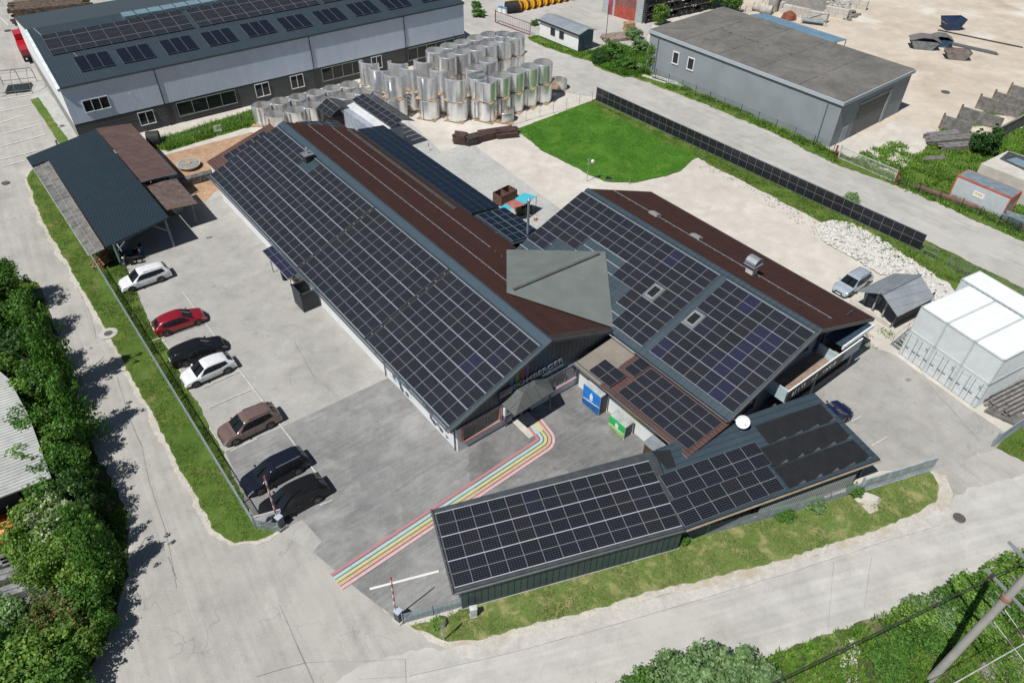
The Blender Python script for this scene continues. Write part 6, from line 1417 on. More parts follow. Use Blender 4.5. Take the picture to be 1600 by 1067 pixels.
stack('white topped beam pile edge left of the far stack', g(45, 20), rad(22), 3, 4, 3, 6, WOOD, lay=.36, seed=7)
for k, (px, rz, L) in enumerate((((1483, 222), 42, 6.5), ((1500, 232), 40, 5.5), ((1470, 215), 44, 4.5))):
    stack('%s grey steel plank bundle on the grass by the timber bunkers' % ORD[k], g(*px), rad(rz-30), L, 1.2, 4, 4, GREYWOOD, seed=20+k)
stack('small grey plank bundle lying in the weeds below the other bundles', g(1460, 250), rad(10), 2.6, .9, 4, 2, GREYWOOD, seed=30)
stack('pile of grey timbers on the ground beside the white containers', g(1590, 622), rad(28), 5.5, 2.4, 7, 4, GREYWOOD, jit=.12, gap=.12, seed=31); stack('loose crossed timbers in front of the white containers', g(1578, 652), rad(-40), 3, 1.6, 6, 2, GREYWOOD, gap=.14, jit=.1, seed=32)
for k, (px, rz, L, n) in enumerate((((12, 905), 25, 6, 2), ((35, 925), 25, 5.2, 2), ((60, 945), 20, 3, 2), ((78, 900), -60, 3, 2), ((45, 870), 35, 2.4, 2), ((15, 880), 28, 3, 3), ((85, 885), 25, 1.5, 2))):
    stack('%s grey beam bundle in the overgrown yard at lower left' % ORD[k], g(*px), rad(rz), L, .9, n, 3, plain('grey_beam', (.22, .22, .23), .8, 0, .35, 1.5), seed=40+k, lay=.2)
stack('small pallet stack in front of the weeds beside the grey building', g(982, 48), rad(20), 1.6, 1.3, 5, 9, PINE, 'pallet stack', 'pallet_stack', seed=50, gap=.08); stack('flat spread of pallets in the yard behind the white hut', g(968, 60), rad(20), 6, 3, 9, 3, plain('old_pallets', (.34, .27, .22), .8, 0, .3, 2), 'pallet stack', 'pallet_stack', seed=51, gap=.1)
stack('pale slab pile in the weeds below the grey building', g(992, 104), rad(-30), 2.4, 1.2, 2, 2, PALECONC, 'slab pile', 'slab_pile', seed=52); stack('white slab lying by the dark wire fence', g(1022, 125), rad(-38), 4, .7, 1, 1, PALECONC, 'slab pile', 'slab_pile', seed=53)
stack('pale grey boards lying at the foot of the grey building', g(1042, 128), rad(-38), 5, 1.3, 2, 1, plain('pale_boards', (.48, .5, .5), .7), 'slab pile', 'slab_pile', seed=54)
stack('brown beams lying on the bank in front of the orange framed container', g(1478, 310), rad(-42), 7, .7, 4, 2, plain('bank_timber', (.22, .13, .09), .8, 0, .3), seed=55)
stack('grey covered bundle at the right photo edge below the site container', g(1592, 350), rad(-40), 3.4, 1.3, 3, 5, plain('bluegrey_bundle', (.16, .2, .22), .7, 0, .3), seed=56)
def crate(label, px, rz, L, W, h, mat, parts=2):
    P = g(*px); t = thing('stillage_crate', label, 'crate', P.x, P.y, rz); th = .05
    for (x0, x1, y0, y1) in ((-L/2, L/2, -W/2, -W/2+th), (-L/2, L/2, W/2-th, W/2), (-L/2, -L/2+th, -W/2+th, W/2-th), (L/2-th, L/2, -W/2+th, W/2-th)): mb = MB(); mb.bx(x0, x1, y0, y1, .12, h); mb.build('side_panel', mat, t)
    mb = MB(); mb.bx(-L/2, L/2, -W/2, W/2, .06, .12)
    mb.build('floor', mat, t)
    if parts > 1: mb = MB(); mb.bx(-th/2, th/2, -W/2+th, W/2-th, .12, h-.05); mb.build('divider', mat, t)
crate('rusty brown open steel crate beside the turquoise market canopy', (789, 314), WA+rad(90)+.1, 2.4, 1.4, 1.25, plain('rusty_brown', (.13, .07, .05), .8, 0, .3, 2))
crate('small dark green tub below the turquoise canopy', (818, 333), .4, 1.6, 1.0, .8, plain('olive_tub', (.05, .055, .03), .8))
cn = thing('market_canopy', 'turquoise and faded red sheet canopy on thin posts beside the panel strip', 'canopy', g(810, 330)[0], g(810, 330)[1], 0); lc = frame(g(810, 330), 0)
q = [(776, 325), (786, 318), (797, 311), (806, 306), (822, 300), (838, 305), (829, 315), (815, 324), (800, 331)]
TQ = plain('turquoise_sheet', (.06, .42, .52), .5, 0, .1); RS = plain('faded_red_sheet', (.38, .13, .11), .7, 0, .25)
for nm_, qq, m in (('turquoise_sheet', ((778, 327), (789, 318.5), (800, 324), (792, 330)), TQ), ('red_sheet', ((789, 318), (804, 311.5), (821, 320), (802, 325.5)), RS), ('turquoise_sheet', ((804, 311), (819, 301), (838, 307), (821, 319)), TQ)):
    mb = MB(); mb.slab(ccw([lc(g(*p, 2.0)) for p in qq]), .03); mb.build(nm_, m, cn)
for px in ((838, 307), (821, 319), (804, 303), (790, 324)): P = lc(g(*px, 2.0)); mb = MB(); mb.tube((P.x, P.y, 0), (P.x, P.y, 2), .03); mb.build('post', DARKM, cn)
P = g(837, 344); t = thing('traffic_cone', 'small orange and white traffic cone on the gravel beside the canopy', 'cone', P.x, P.y); mb = MB(); mb.bx(-.2, .2, -.2, .2, 0, .04); mb.build('base', BLACK, t)
mb = MB(); mb.cm = 0; mb.tube((0, 0, .04), (0, 0, .35), .16, .1, 12); mb.cm = 1; mb.tube((0, 0, .35), (0, 0, .55), .1, .06, 12); mb.cm = 0; mb.tube((0, 0, .55), (0, 0, .75), .06, .025, 12); mb.build('cone_body', [plain('cone_orange', (.75, .12, .02), .5), WHITE], t)
# gabion, stone table by the brick paving
P = g(318, 283); t = thing('gabion_wall', 'dark stone filled gabion wall behind the long hall corner', 'gabion', P.x, P.y, rad(35)); rn = random.Random(4)
mb = MB(); mb.bx(-2.6, 2.0, -.4, .4, 0, .9); mb.build('fill', ground('gabion_stone', (.06, .06, .055), (.22, .21, .19), (.1, .1, .1), sc=3, fine=.5, pscale=6), t); mb = MB()
for x in (-2.6, -1.5, -.3, .9, 2.0): mb.beam((x, -.42, 0), (x, -.42, .92), .03); mb.beam((x, -.42, .92), (x, .42, .92), .03)
mb.build('cage', GREYM, t)
P = g(296, 262); t = thing('stone_planter', 'round grey stone table top on the slab terrace beside the open shed', 'planter', P.x, P.y, 0); mb = MB(); mb.tube((0, 0, .15), (0, 0, .5), 1.1, 1.35, 24); mb.build('bowl', CONC, t); mb = MB(); mb.tube((0, 0, .5), (0, 0, .54), 1.2, 1.15, 24); mb.build('gravel_fill', plain('planter_fill', (.26, .25, .23), .9, 0, .3, 4), t); mb = MB(); mb.bx(-.3, .3, -.1, .2, .54, .66); mb.build('board', PINE, t)
P = g(341, 207); t = thing('slab_pile', 'small pile of grey slabs on the pale strip near the brick paving', 'slab pile', P.x, P.y, .5)
for k, (x, y, z) in enumerate(((0, 0, 0), (.1, .6, 0), (.2, 1.2, .02))): mb = MB(); mb.bx(x-.5, x+.5, y-.35, y+.25, .06+z, .3+z); mb.build('slab', CONC, t)
P = g(243, 226); t = thing('black_tub', 'tall black rubber tub standing in the grass before the warehouse', 'tub', P.x, P.y, .3); mb = MB(); mb.tube((-.7, 0, .85), (.7, 0, .85), .85, n=18); mb.build('drum', plain('drum_black', (.02, .022, .02), .7), t); mb = MB(); mb.bx(-.6, .6, -.5, .5, 0, .15); mb.build('skid', BLACK, t)
# arched cage at the far left
P = g(30, 140); t = thing('arched_enclosure', 'rounded wire and glass bike enclosure at the left photo edge', 'enclosure', P.x, P.y, rad(20))
mb = MB()
for x in (-2.2, 0, 2.0):
    for k in range(14):
        a0, a1 = math.pi*k/14, math.pi*(k+1)/14; mb.beam((x, -2.2*math.cos(a0), .6+2.1*math.sin(a0)), (x, -2.2*math.cos(a1), .6+2.1*math.sin(a1)), .07)
    mb.beam((x, -2.2, 0), (x, -2.2, .6), .07); mb.beam((x, 2.2, 0), (x, 2.2, .6), .07)
for y, z in ((-2.2, .6), (0, 2.7), (2.2, .6)): mb.beam((-2.2, y, z), (2.0, y, z), .06)
mb.build('frame', plain('cage_grey', (.16, .17, .17), .5), t); mb = MB()
for k in range(7):
    y = -1.9+k*.63; z = .6+2.1*math.sqrt(max(0, 1-(y/2.2)**2)); mb.beam((-2.2, y, z), (2, y, z), .02); mb.beam((-2.2, y, 0), (-2.2, y, z), .025)
mb.build('wires', GREYM, t); mb = MB(); mb.bx(-1.5, 1.5, -1.4, 1.4, .15, .25); mb.build('rack_floor', DARKM, t)
# ------------------------------------------------------------------ sand yard: skips, bunkers, blocks
def skip(label, px, rz, c, L=3.2, W=1.9, h=1.3, lid=False, fill=None):
    P = g(*px); t = thing('skip', label, 'skip', P.x, P.y, rz); m = plain('skip_%s' % px[0], c, .6, 0, .3, 2); o, i_ = [], []
    b = [(-L*.30, -W*.42), (L*.30, -W*.42), (L*.30, W*.42), (-L*.30, W*.42)]; tp = [(-L/2, -W/2), (L/2, -W/2), (L/2, W/2), (-L/2, W/2)]
    mb = MB(); B_ = [Vector((x, y, .08)) for x, y in b]; T = [Vector((x, y, h)) for x, y in tp]; mb.face(B_)
    for k in range(4): j = (k+1) % 4; mb.face([B_[k], B_[j], T[j], T[k]]); I0 = T[k]*.94; I0.z = h; I1 = T[j]*.94; I1.z = h; mb.face([T[k], T[j], I1, I0])
    mb.build('tub', m, t); mb = MB(); mb.face([Vector((x*.92, y*.9, h*.62)) for x, y in tp]); mb.build('contents', plain('fill_%s' % px[0], fill or (.12, .11, .10), .9, 0, .4, 3), t)
    if lid:
        mb = MB(); mb.slab([(-L/2-.1, -W/2-.1, h+.05), (-L*.15, -W/2-.1, h+.6), (-L*.15, W/2+.1, h+.6), (-L/2-.1, W/2+.1, h+.05)][::-1][::-1], .04)
        mb.slab([(-L*.15, -W/2-.1, h+.6), (L*.2, -W/2-.1, h+.55), (L*.2, W/2+.1, h+.55), (-L*.15, W/2+.1, h+.6)], .04); mb.slab([(L*.2, -W/2-.1, h+.55), (L/2+.1, -W/2-.1, h), (L/2+.1, W/2+.1, h), (L*.2, W/2+.1, h+.55)], .04); mb.build('lid', plain('lid_grey', (.15, .145, .14), .7), t)
skip('dark blue open skip on the far sand yard', (1484, 46), rad(5), (.018, .045, .12), 3.6, 2.2, 1.9, fill=(.3, .3, .28)); skip('grey skip with an arched lid on the sand yard', (1440, 76), rad(-12), (.20, .22, .23), 4.4, 2.2, 1.4, True)
skip('second blue grey covered skip behind the arched lid skip', (1466, 72), rad(-12), (.03, .08, .16), 3.4, 2.0, 1.2, True); skip('rusty topped grey skip filled with weeds', (1492, 92), rad(-12), (.20, .20, .19), 3.9, 2.1, 1.3, fill=(.30, .11, .06))
stack('long rail pieces lying beside the rusty skip', g(1520, 78), rad(-38), 7, .8, 3, 2, plain('rail_dark', (.12, .13, .13), .7), seed=60)
stack('thin dark kerb beam lying along the sand yard edge', g(1530, 62), rad(-36), 13, .25, 1, 1, DARKM, seed=61, jit=0)
bk_ = [((1467, 201), (1512, 214)), ((1495, 187), (1560, 206)), ((1524, 170), (1590, 190)), ((1547, 163), (1620, 186)), ((1572, 152), (1640, 172))]
for k, (a, b) in enumerate(bk_):
    A_, B2 = g(*a), g(*b); rz = math.atan2((B2-A_).y, (B2-A_).x); L = (B2-A_).length; t = thing('bunker_wall', '%s grey timber bunker wall from the left in the sand yard' % ORD[k], 'bunker wall', A_.x, A_.y, rz)
    for r in range(6): mb = MB(); mb.bx(0, L, -.08, .08, .05+r*.3, .33+r*.3); mb.build('plank', GREYWOOD, t)
    mb = MB(); mb.beam((0, 0, 0), (0, 0, 2.1), .22); mb.build('post', WOOD, t)
A_, B2 = g(1545, 226), g(1650, 170); rz = math.atan2((B2-A_).y, (B2-A_).x); L = (B2-A_).length; t = thing('bunker_wall', 'long rear timber wall closing the row of bunkers', 'bunker wall', A_.x, A_.y, rz)
for r in range(6): mb = MB(); mb.bx(0, L, -.08, .08, .05+r*.3, .33+r*.3); mb.build('plank', GREYWOOD, t)
mb = MB(); mb.bx(0, L, -.12, .12, 1.86, 2.0); mb.build('top_beam', GREYWOOD, t)
def blockwall(label, a, b, h, th=.8):
    A_, B2 = g(*a), g(*b); rz = math.atan2((B2-A_).y, (B2-A_).x); L = (B2-A_).length; t = thing('block_wall', label, 'block wall', A_.x, A_.y, rz); n = max(1, int(L/1.6)); w_ = L/n
    for r in range(int(h/.8)):
        for k in range(n): mb = MB(); x = k*w_+(.3 if r % 2 else 0); mb.bx(x+.02, min(x+w_-.02, L), 0, th, r*.8+.01, r*.8+.79); mb.build('block', PALECONC, t)
blockwall('long white concrete block wall in front of the far gravel heap', (1218, 22), (1290, 38), 1.7); blockwall('right concrete block wall of the rubble bay', (1285, 25), (1322, 32), 1.7); blockwall('far right concrete block wall of the rubble bay', (1322, 12), (1352, 18), 1.7); blockwall('short block wall at the far gravel bay', (1200, 12), (1220, 20), 1.7)
def heap(name, label, px, rx, ry, h, mat, seed=1, kind=None):
    P = g(*px); mb = MB(); n, m = 22, 8
    def pp(i, j):
        r = i/m; a = j*2*math.pi/n; z = h*(1-r)**.9*(1+.25*mnoise.noise(Vector((3*r*math.cos(a), 3*r*math.sin(a), seed)))); return Vector((rx*r*math.cos(a), ry*r*math.sin(a), z-.02))
    for i in range(m):
        for j in range(n): mb.face([pp(i, j), pp(i+1, j), pp(i+1, j+1), pp(i, j+1)])
    o = mb.build(name, mat, None, True); o.location = (P.x, P.y, 0); tag(o, label, 'heap'); return o
heap('gravel_heap', 'dark gravel heap behind the long block wall', (1262, 8), 6, 4, 2.6, ground('heap_gravel', (.16, .15, .135), (.24, .22, .2), sc=1), 1)
heap('gravel_heap', 'pale sand heap between the timber bunkers', (1565, 192), 3.2, 2.2, 1.0, M_SAND, 2); heap('gravel_heap', 'small pale sand heap against the second bunker wall', (1532, 205), 3, 1.6, .6, M_SAND, 3)
P = g(1212, 8); 
for k, (px, lb) in enumerate((((1206, 18), 'upright grey concrete pipe ring at the far yard'), )):
    P = g(*px); t = thing('concrete_pipe', lb, 'pipe', P.x, P.y); 
    for r in range(3): mb = MB(); mb.tube((0, 0, r*1.2), (0, 0, r*1.2+1.15), .9, n=18); mb.build('ring', CONC, t)
for k, (px, lb) in enumerate((((1184, 18), 'left pale concrete pipe lying in the weeds behind the blue canopy'), ((1196, 22), 'right pale concrete pipe lying in the weeds behind the blue canopy'))):
    P = g(*px); t = thing('concrete_pipe', lb, 'pipe', P.x, P.y, rad(-30)); mb = MB(); mb.tube((-1, 0, .75), (1, 0, .75), .75, n=18, cap=False); mb.tube((-.99, 0, .75), (.99, 0, .75), .6, n=18); mb.build('barrel', plain('pipe_pale', (.42, .39, .35), .9), t)
P = g(1232, 30); t = thing('rusty_tank', 'rust red scrap hood beside the concrete block wall', 'scrap', P.x, P.y, .2); mb = MB(); mb.tube((0, 0, 0), (0, 0, .8), 1.4, 1.1, 10); mb.tube((0, 0, .8), (0, 0, 1.3), 1.1, .3, 10); mb.build('hood', plain('rust', (.20, .06, .03), .8, 0, .3), t)
P = g(1270, 38); t = thing('scaffold_frame', 'pale scrap frame with boards behind the blue canopy', 'frame', P.x, P.y, rad(-20)); mb = MB()
for x in (-2, 2):
    for y in (-.8, .8): mb.beam((x, y, 0), (x, y, 2), .06)
for z in (.6, 2): mb.beam((-2, -.8, z), (2, -.8, z), .06); mb.beam((-2, .8, z), (2, .8, z), .06)
mb.build('frame', GREYM, t); mb = MB(); mb.bx(-1.9, 1.6, -.7, .7, .5, .56); mb.build('board', plain('scrap_blue', (.25, .33, .36), .7), t)
# cable drums
rn = random.Random(3); YD = plain('drum_yellow', (.75, .36, .015), .5, 0, .1); k = 0
for r in range(3):
    for c in range(9):
        P = g(812+c*10-r*4, 17-c*2.2-r*5); t = thing('cable_drum', '%s yellow drum from the left in the %s row at the top of the photo' % (ORD[c], ['front', 'middle', 'rear'][r]), 'drum', P.x, P.y, rad(-35), 'yellow drums behind the red gate')
        mb = MB(); mb.tube((0, -.5, .85), (0, .5, .85), .62, n=14); mb.build('core', plain('drum_core', (.08, .07, .05), .7), t); mb = MB(); mb.tube((0, -.62, .85), (0, -.5, .85), .85, n=18); mb.build('flange', YD, t); mb = MB(); mb.tube((0, .5, .85), (0, .62, .85), .85, n=18); mb.build('flange', YD, t)
for k, (px, lb) in enumerate((((800, 20), 'black drum left of the yellow drum rows'), )):
    P = g(*px); t = thing('cable_drum', lb, 'drum', P.x, P.y, rad(20)); mb = MB(); mb.tube((-1.1, 0, .95), (1.1, 0, .95), .95, n=18); mb.build('drum', plain('drum_black', (.02, .022, .02), .7), t); mb = MB(); mb.bx(-1, 1, -.5, .5, 0, .1); mb.build('skid', WOOD, t)
for k, px in enumerate(((782, 20), (789, 22))):
    P = g(*px); t = thing('barrel', '%s white and blue barrel beside the crimson gate' % ('left', 'right')[k], 'barrel', P.x, P.y); mb = MB(); mb.tube((0, 0, 0), (0, 0, .9), .45, n=14); mb.build('body', WHITE, t); mb = MB(); mb.tube((0, 0, .9), (0, 0, 1), .46, n=14); mb.build('lid', plain('lid_blue', (.08, .25, .45), .5), t)
# lawn details
P = g(917, 296); P = g(916, 292); t = thing('weather_mast', 'thin metal mast with a white instrument at the lawn edge', 'mast', *g(917, 284)[:2], 0)
mb = MB(); mb.tube((0, 0, 0), (0, 0, 3.0), .035); mb.build('pole', GREYM, t); mb = MB(); mb.tube((-.3, 0, 2.2), (.5, 0, 2.4), .025); mb.tube((-.2, 0, 2.8), (.2, 0, 2.8), .02); mb.build('arm', GREYM, t); mb = MB(); mb.sphere((.45, 0, 2.6), .2, 10); mb.build('instrument', WHITE, t)
for k, (px, h) in enumerate((((936, 277), .9), ((983, 288), 1.0))): P = g(*px); t = thing('lawn_post', 'thin metal post at the %s lawn edge' % ('left', 'right')[k], 'post', P.x, P.y); mb = MB(); mb.tube((0, 0, 0), (0, 0, h), .03); mb.build('rod', GREYM, t); mb = MB(); mb.tube((0, 0, h), (0, 0, h+.06), .05, .02); mb.build('cap', GREYM, t)
P = g(951, 280); t = thing('robot_mower', 'small dark robot mower on the lawn near the gravel edge', 'mower', P.x, P.y, -.2); mb = MB(); mb.hexa([Vector(p) for p in ((-.35, -.25, .06), (.35, -.22, .06), (.35, .22, .06), (-.35, .25, .06))], [Vector(p) for p in ((-.3, -.2, .28), (.2, -.16, .22), (.2, .16, .22), (-.3, .2, .28))]); mb.build('shell', DARKM, t); mb = MB(); mb.tube((-.2, -.28, .12), (-.2, .28, .12), .12); mb.build('wheel', BLACK, t)
P = g(670, 236); t = thing('marker_post', 'short red and white marker post on the gravel near the annex', 'post', P.x, P.y); mb = MB(); mb.tube((0, 0, 0), (0, 0, .6), .06); mb.build('lower', WHITE, t); mb = MB(); mb.tube((0, 0, .6), (0, 0, 1), .06); mb.build('upper', RWM[1], t)
# orange tent at lower left
P = g(10, 832); t = thing('orange_tarpaulin', 'bright orange tarpaulin covered boat among the shrubs at lower left', 'tarpaulin', P.x, P.y, rad(25)); mb = MB()
ribs = [(-2.6, .9, .9), (-1.2, 1.0, 1.3), (.4, .9, 1.35), (1.5, .55, 1.1), (1.9, .25, .7)]; S_ = [[Vector((x, y*w_, z*h_)) for y, z in ((-1, .1), (-.9, .7), (0, 1), (.9, .7), (1, .1))] for x, w_, h_ in ribs]
for i in range(4):
    for j in range(4): mb.face([S_[i][j], S_[i+1][j], S_[i+1][j+1], S_[i][j+1]])
mb.face(S_[0]); mb.face(S_[-1][::-1]); mb.build('sheet', plain('orange_tarp', (.80, .16, .01), .5, 0, .08), t); mb = MB(); mb.bx(.9, 1.3, -.4, .4, 1.28, 1.36); mb.build('patch', plain('patch_grey', (.25, .2, .18), .7), t)
# ------------------------------------------------------------------ utility pole and lines
Pb = g(1453, 1062); Pt = g(1600, 905, 11.0); ax = (Pt-Pb)/11.0
up = thing('utility_pole', 'thick pale concrete utility pole with crossarms at the lower right corner', 'utility pole', Pb.x, Pb.y)
mb = MB(); mb.tube((0, 0, 0), ax*14, .24, .17, 16); mb.build('shaft', plain('pole_concrete', (.34, .33, .31), .85, 0, .1, 1), up, rad(50))
row_dir = (g(1586, 957, 9)-g(1540, 907, 9)).normalized()
def on(z): return ax*z
for z, l0, l1, w_ in ((9.6, 1.5, 1.1, .12), (10.6, .5, .5, .05), (10.2, .5, .5, .05), (9.0, .55, .4, .06), (8.4, .55, .4, .05), (7.2, .4, .5, .06), (12.0, 1.5, 1.3, .12)):
    c = on(z); mb = MB(); mb.beam(c-row_dir*l0+Vector((0, 0, .0)), c+row_dir*l1, w_); mb.build('crossarm', SILVER, up)
mb = MB(); c = on(9.3); mb.tube(c-ax*.12, c+ax*.12, .25, n=16); mb.build('clamp_band', plain('band_rust', (.28, .14, .09), .7), up)
def wire(label, a, b, r=.03, sag=.0, col=None, seg_=16):
    mb = MB(); p = a
    for k in range(1, seg_+1): f = k/seg_; q = a.lerp(b, f)-Vector((0, 0, sag*4*f*(1-f))); mb.tube(p, q, r, n=6, cap=False); p = q
    o = mb.build('power_line', col or plain('wire_black', (.03, .03, .03), .6), None); tag(o, label, 'cable'); return o
z1c = 9.7; pa_ = g(1547, 903, z1c); pb_ = g(1200, 1067, z1c-.3); d = pb_-pa_
wire('thick black cable running from the crossarm across the lower right road edge', pa_, pa_+d*3.5, .038, .3); wire('black cable leaving the crossarm towards the right photo edge', pa_, pa_-(d*1.2), .034)
z2c = 8.0; pa_ = g(1480, 1004, z2c); pb_ = g(1385, 1067, z2c); pc_ = g(1600, 960, z2c+.3); wire('pale cable crossing in front of the utility pole', pc_+(pc_-pa_)*2, pb_+(pb_-pa_)*5, .028, 0, plain('wire_pale', (.45, .46, .45), .5))
for k, (a, b, z) in enumerate((((1525, 977), (1640, 1110), 7.4), ((1555, 965), (1680, 1130), 8.6))):
    A_ = g(*a, z); B2 = g(*b, z-.4); wire('%s white stay wire with a dark insulator below the crossarms' % ('left', 'right')[k], Pb+on(z)+row_dir*.3, A_+(B2-A_)*2.5, .022, 0, MC['wire_pale'])
    mb = MB(); q = Pb+on(z)+row_dir*.3; D_ = (A_+(B2-A_)*2.5-q).normalized(); mb.tube(q+D_*.9-Pb, q+D_*1.25-Pb, .07, n=10); mb.build('insulator', plain('insulator_dark', (.05, .04, .04), .4), up)
mb = MB(); q = g(1547, 903, z1c)-Pb; mb.tube(q, q+Vector((0, 0, .3)), .1, n=10); mb.build('insulator', MC['insulator_dark'], up)
# thin lamp-less pole behind the hut
P = g(946, 66); t = thing('flag_pole', 'thin dark pole behind the white hut', 'pole', P.x, P.y); mb = MB(); mb.tube((0, 0, 0), (0, 0, 5.5), .05); mb.build('shaft', DARKM, t); mb = MB(); mb.tube((0, 0, 5.5), (0, 0, 5.6), .08); mb.build('cap', DARKM, t)
# ------------------------------------------------------------------ vegetation
def leaf_cloud(mb, centre, R, n, size, cols, rnd, flat=.9, inner=.25):
    for _ in range(n):
        d = Vector((rnd.gauss(0, 1), rnd.gauss(0, 1), rnd.gauss(0, 1))).normalized(); r = R*(1-inner*rnd.random()**1.5)*(1+.18*rnd.gauss(0, 1))
        p = centre+Vector((d.x*r, d.y*r, d.z*r*flat)); nr = (d+Vector((rnd.gauss(0, .6), rnd.gauss(0, .6), .35+rnd.gauss(0, .5)))).normalized()
        a = nr.orthogonal().normalized(); b = nr.cross(a); th = rnd.random()*6.28; a, b = a*math.cos(th)+b*math.sin(th), b*math.cos(th)-a*math.sin(th); s = size*rnd.uniform(.6, 1.3)
        c = rnd.choice(cols); k = rnd.uniform(.75, 1.25); mb.ct = (c[0]*k, c[1]*k, c[2]*k)
        mb.face([p-a*s, p-b*s*.55, p+a*s, p+b*s*.55], [(0, 0), (1, 0), (1, 1), (0, 1)])
GREENS_ = {'mid': [(.055, .135, .02), (.075, .165, .025), (.095, .19, .035), (.04, .10, .018)], 'bright': [(.11, .20, .03), (.14, .235, .04), (.075, .16, .025), (.16, .25, .06)],
          'olive': [(.09, .165, .03), (.125, .21, .035), (.07, .13, .022), (.16, .24, .05)], 'grey': [(.12, .20, .075), (.15, .24, .10), (.09, .16, .055), (.19, .26, .13)], 'dark': [(.03, .075, .018), (.045, .10, .022), (.025, .06, .015)],
          'flower': [(.10, .16, .04), (.07, .12, .03), (.08, .14, .03), (.06, .12, .02), (.26, .10, .07)], 'white': [(.12, .18, .06), (.09, .15, .04), (.40, .42, .30)]}
GREENS = {k: [tuple(min(.6, x*1.3) for x in c) for c in v] for k, v in GREENS_.items()}
CROWN = {}
def crown_mesh(kind, seed, shape='round', n=4200, size=.15):
    key = (kind, seed, shape, n, size)
    if key in CROWN: return CROWN[key]
    rnd = random.Random(seed*7+len(kind)); mb = MB(); nc = 26 if shape != 'spire' else 24
    for c in range(nc):
        if shape == 'spire': z = .10+.85*c/nc; rr = .42*(1-z)**.75+.05; a = c*2.4; q = rr*.7*rnd.random(); ctr = Vector((q*math.cos(a), q*math.sin(a), z)); R = .10+.20*(1-z)
        else: z = rnd.uniform(.22, .86); w_ = math.sqrt(max(.05, 1-((z-.48)/.52)**2)); a = rnd.random()*6.28; q = .36*w_*math.sqrt(rnd.random()); ctr = Vector((q*math.cos(a), q*math.sin(a), z)); R = rnd.uniform(.09, .19)
        pal_ = GREENS[kind]; k = rnd.uniform(.8, 1.2); cols = [(x*k, y*k, w2*k) for x, y, w2 in pal_]
        leaf_cloud(mb, ctr, R, int(n/nc*(.6+R*3)), size/5, cols, rnd)
    # stray twigs of leaves outside
    for c in range(14):
        a = rnd.random()*6.28; z = rnd.uniform(.3, 1.0); q = rnd.uniform(.38, .52)*(1.15-z*.5); leaf_cloud(mb, Vector((q*math.cos(a), q*math.sin(a), z)), .05, 26, size/5, GREENS[kind], rnd)
    CROWN[key] = mb.mesh('crown', LEAF); return CROWN[key]
def trunk_mesh(seed):
    rnd = random.Random(seed); mb = MB(); mb.ct = (.1, .08, .06); mb.tube((0, 0, 0), (.01, .01, .45), .022, .014, 8)
    for k in range(6): a = k*1.05+rnd.random(); z = .16+.05*k; mb.tube((0, 0, z), (.25*math.cos(a), .25*math.sin(a), z+.28), .010, .003, 6)
    mb.tube((.01, .01, .45), (0, 0, .85), .014, .003, 6)
    return mb.mesh('trunk', plain('bark', (.09, .07, .05), .9, 0, .3, 4))
TRM = [trunk_mesh(s) for s in (1, 2)]
def plant(name, cat, label, px, h, r, kind, seed, shape='round', size=.16, n=4200, group=None, z=0, world=None):
    P = world if world is not None else g(*px); t = thing(name, label, cat, P.x, P.y, seed*1.3, group)
    cm = crown_mesh(kind, seed % 3, shape, n, size*5.5/h if False else size); S_ = Matrix.Diagonal((2*r, 2*r, h, 1)) if True else None
    o = mesh_obj('crown', cm, t); o.scale = (r*2.1, r*2.1, h); o2 = mesh_obj('trunk', TRM[seed % 2], t); o2.scale = (h, h, h); return t
BIG = [((22, 486), 5.2, 2.4, 'mid', 'round'), ((-14, 500), 5.8, 2.7, 'dark', 'round'), ((-51, 480), 5.8, 2.8, 'mid', 'round'), ((48, 530), 4.8, 2.2, 'mid', 'round'), ((12, 556), 5.2, 2.4, 'mid', 'round'), ((-31, 560), 5.2, 2.4, 'dark', 'round'),
       ((106, 606), 8.3, 1.7, 'mid', 'spire'), ((59, 585), 4.8, 2.0, 'dark', 'round'), ((26, 614), 4.8, 2.2, 'bright', 'round'), ((86, 645), 4.9, 2.0, 'mid', 'round'), ((52, 668), 4.6, 2.1, 'bright', 'round'), ((134, 684), 6.3, 1.7, 'mid', 'spire'),
       ((82, 705), 4.6, 2.0, 'mid', 'round'), ((116, 728), 4.6, 1.9, 'mid', 'round'), ((89, 752), 4.4, 2.0, 'bright', 'round'), ((127, 772), 4.5, 1.8, 'mid', 'round'), ((104, 800), 4.4, 2.0, 'mid', 'round'), ((140, 816), 4.4, 1.7, 'dark', 'round'),
       ((114, 842), 4.2, 2.0, 'white', 'round'), ((150, 858), 4.6, 1.5, 'mid', 'round'), ((76, 858), 3.8, 2.1, 'olive', 'round'), ((172, 902), 5.4, 1.5, 'mid', 'spire'), ((109, 896), 3.8, 1.9, 'olive', 'round'), ((82, 906), 3.2, 1.6, 'olive', 'round')]
WORDS = ['nearest the back', 'at the left edge', 'half out of the frame', 'beside the kerb', 'behind the shed corner', 'deep in the row']
for k, (px, h, r, kd, shp) in enumerate(BIG):
    plant('deciduous_tree', 'tree', '%s tree counted from the top in the leafy row left of the road' % (ORD[k] if k < 20 else ['twenty first', 'twenty second', 'twenty third', 'twenty fourth'][k-20]), px, h, r, kd, k, shp, .13, 7500 if shp == 'round' else 5200, 'trees in the row left of the road')
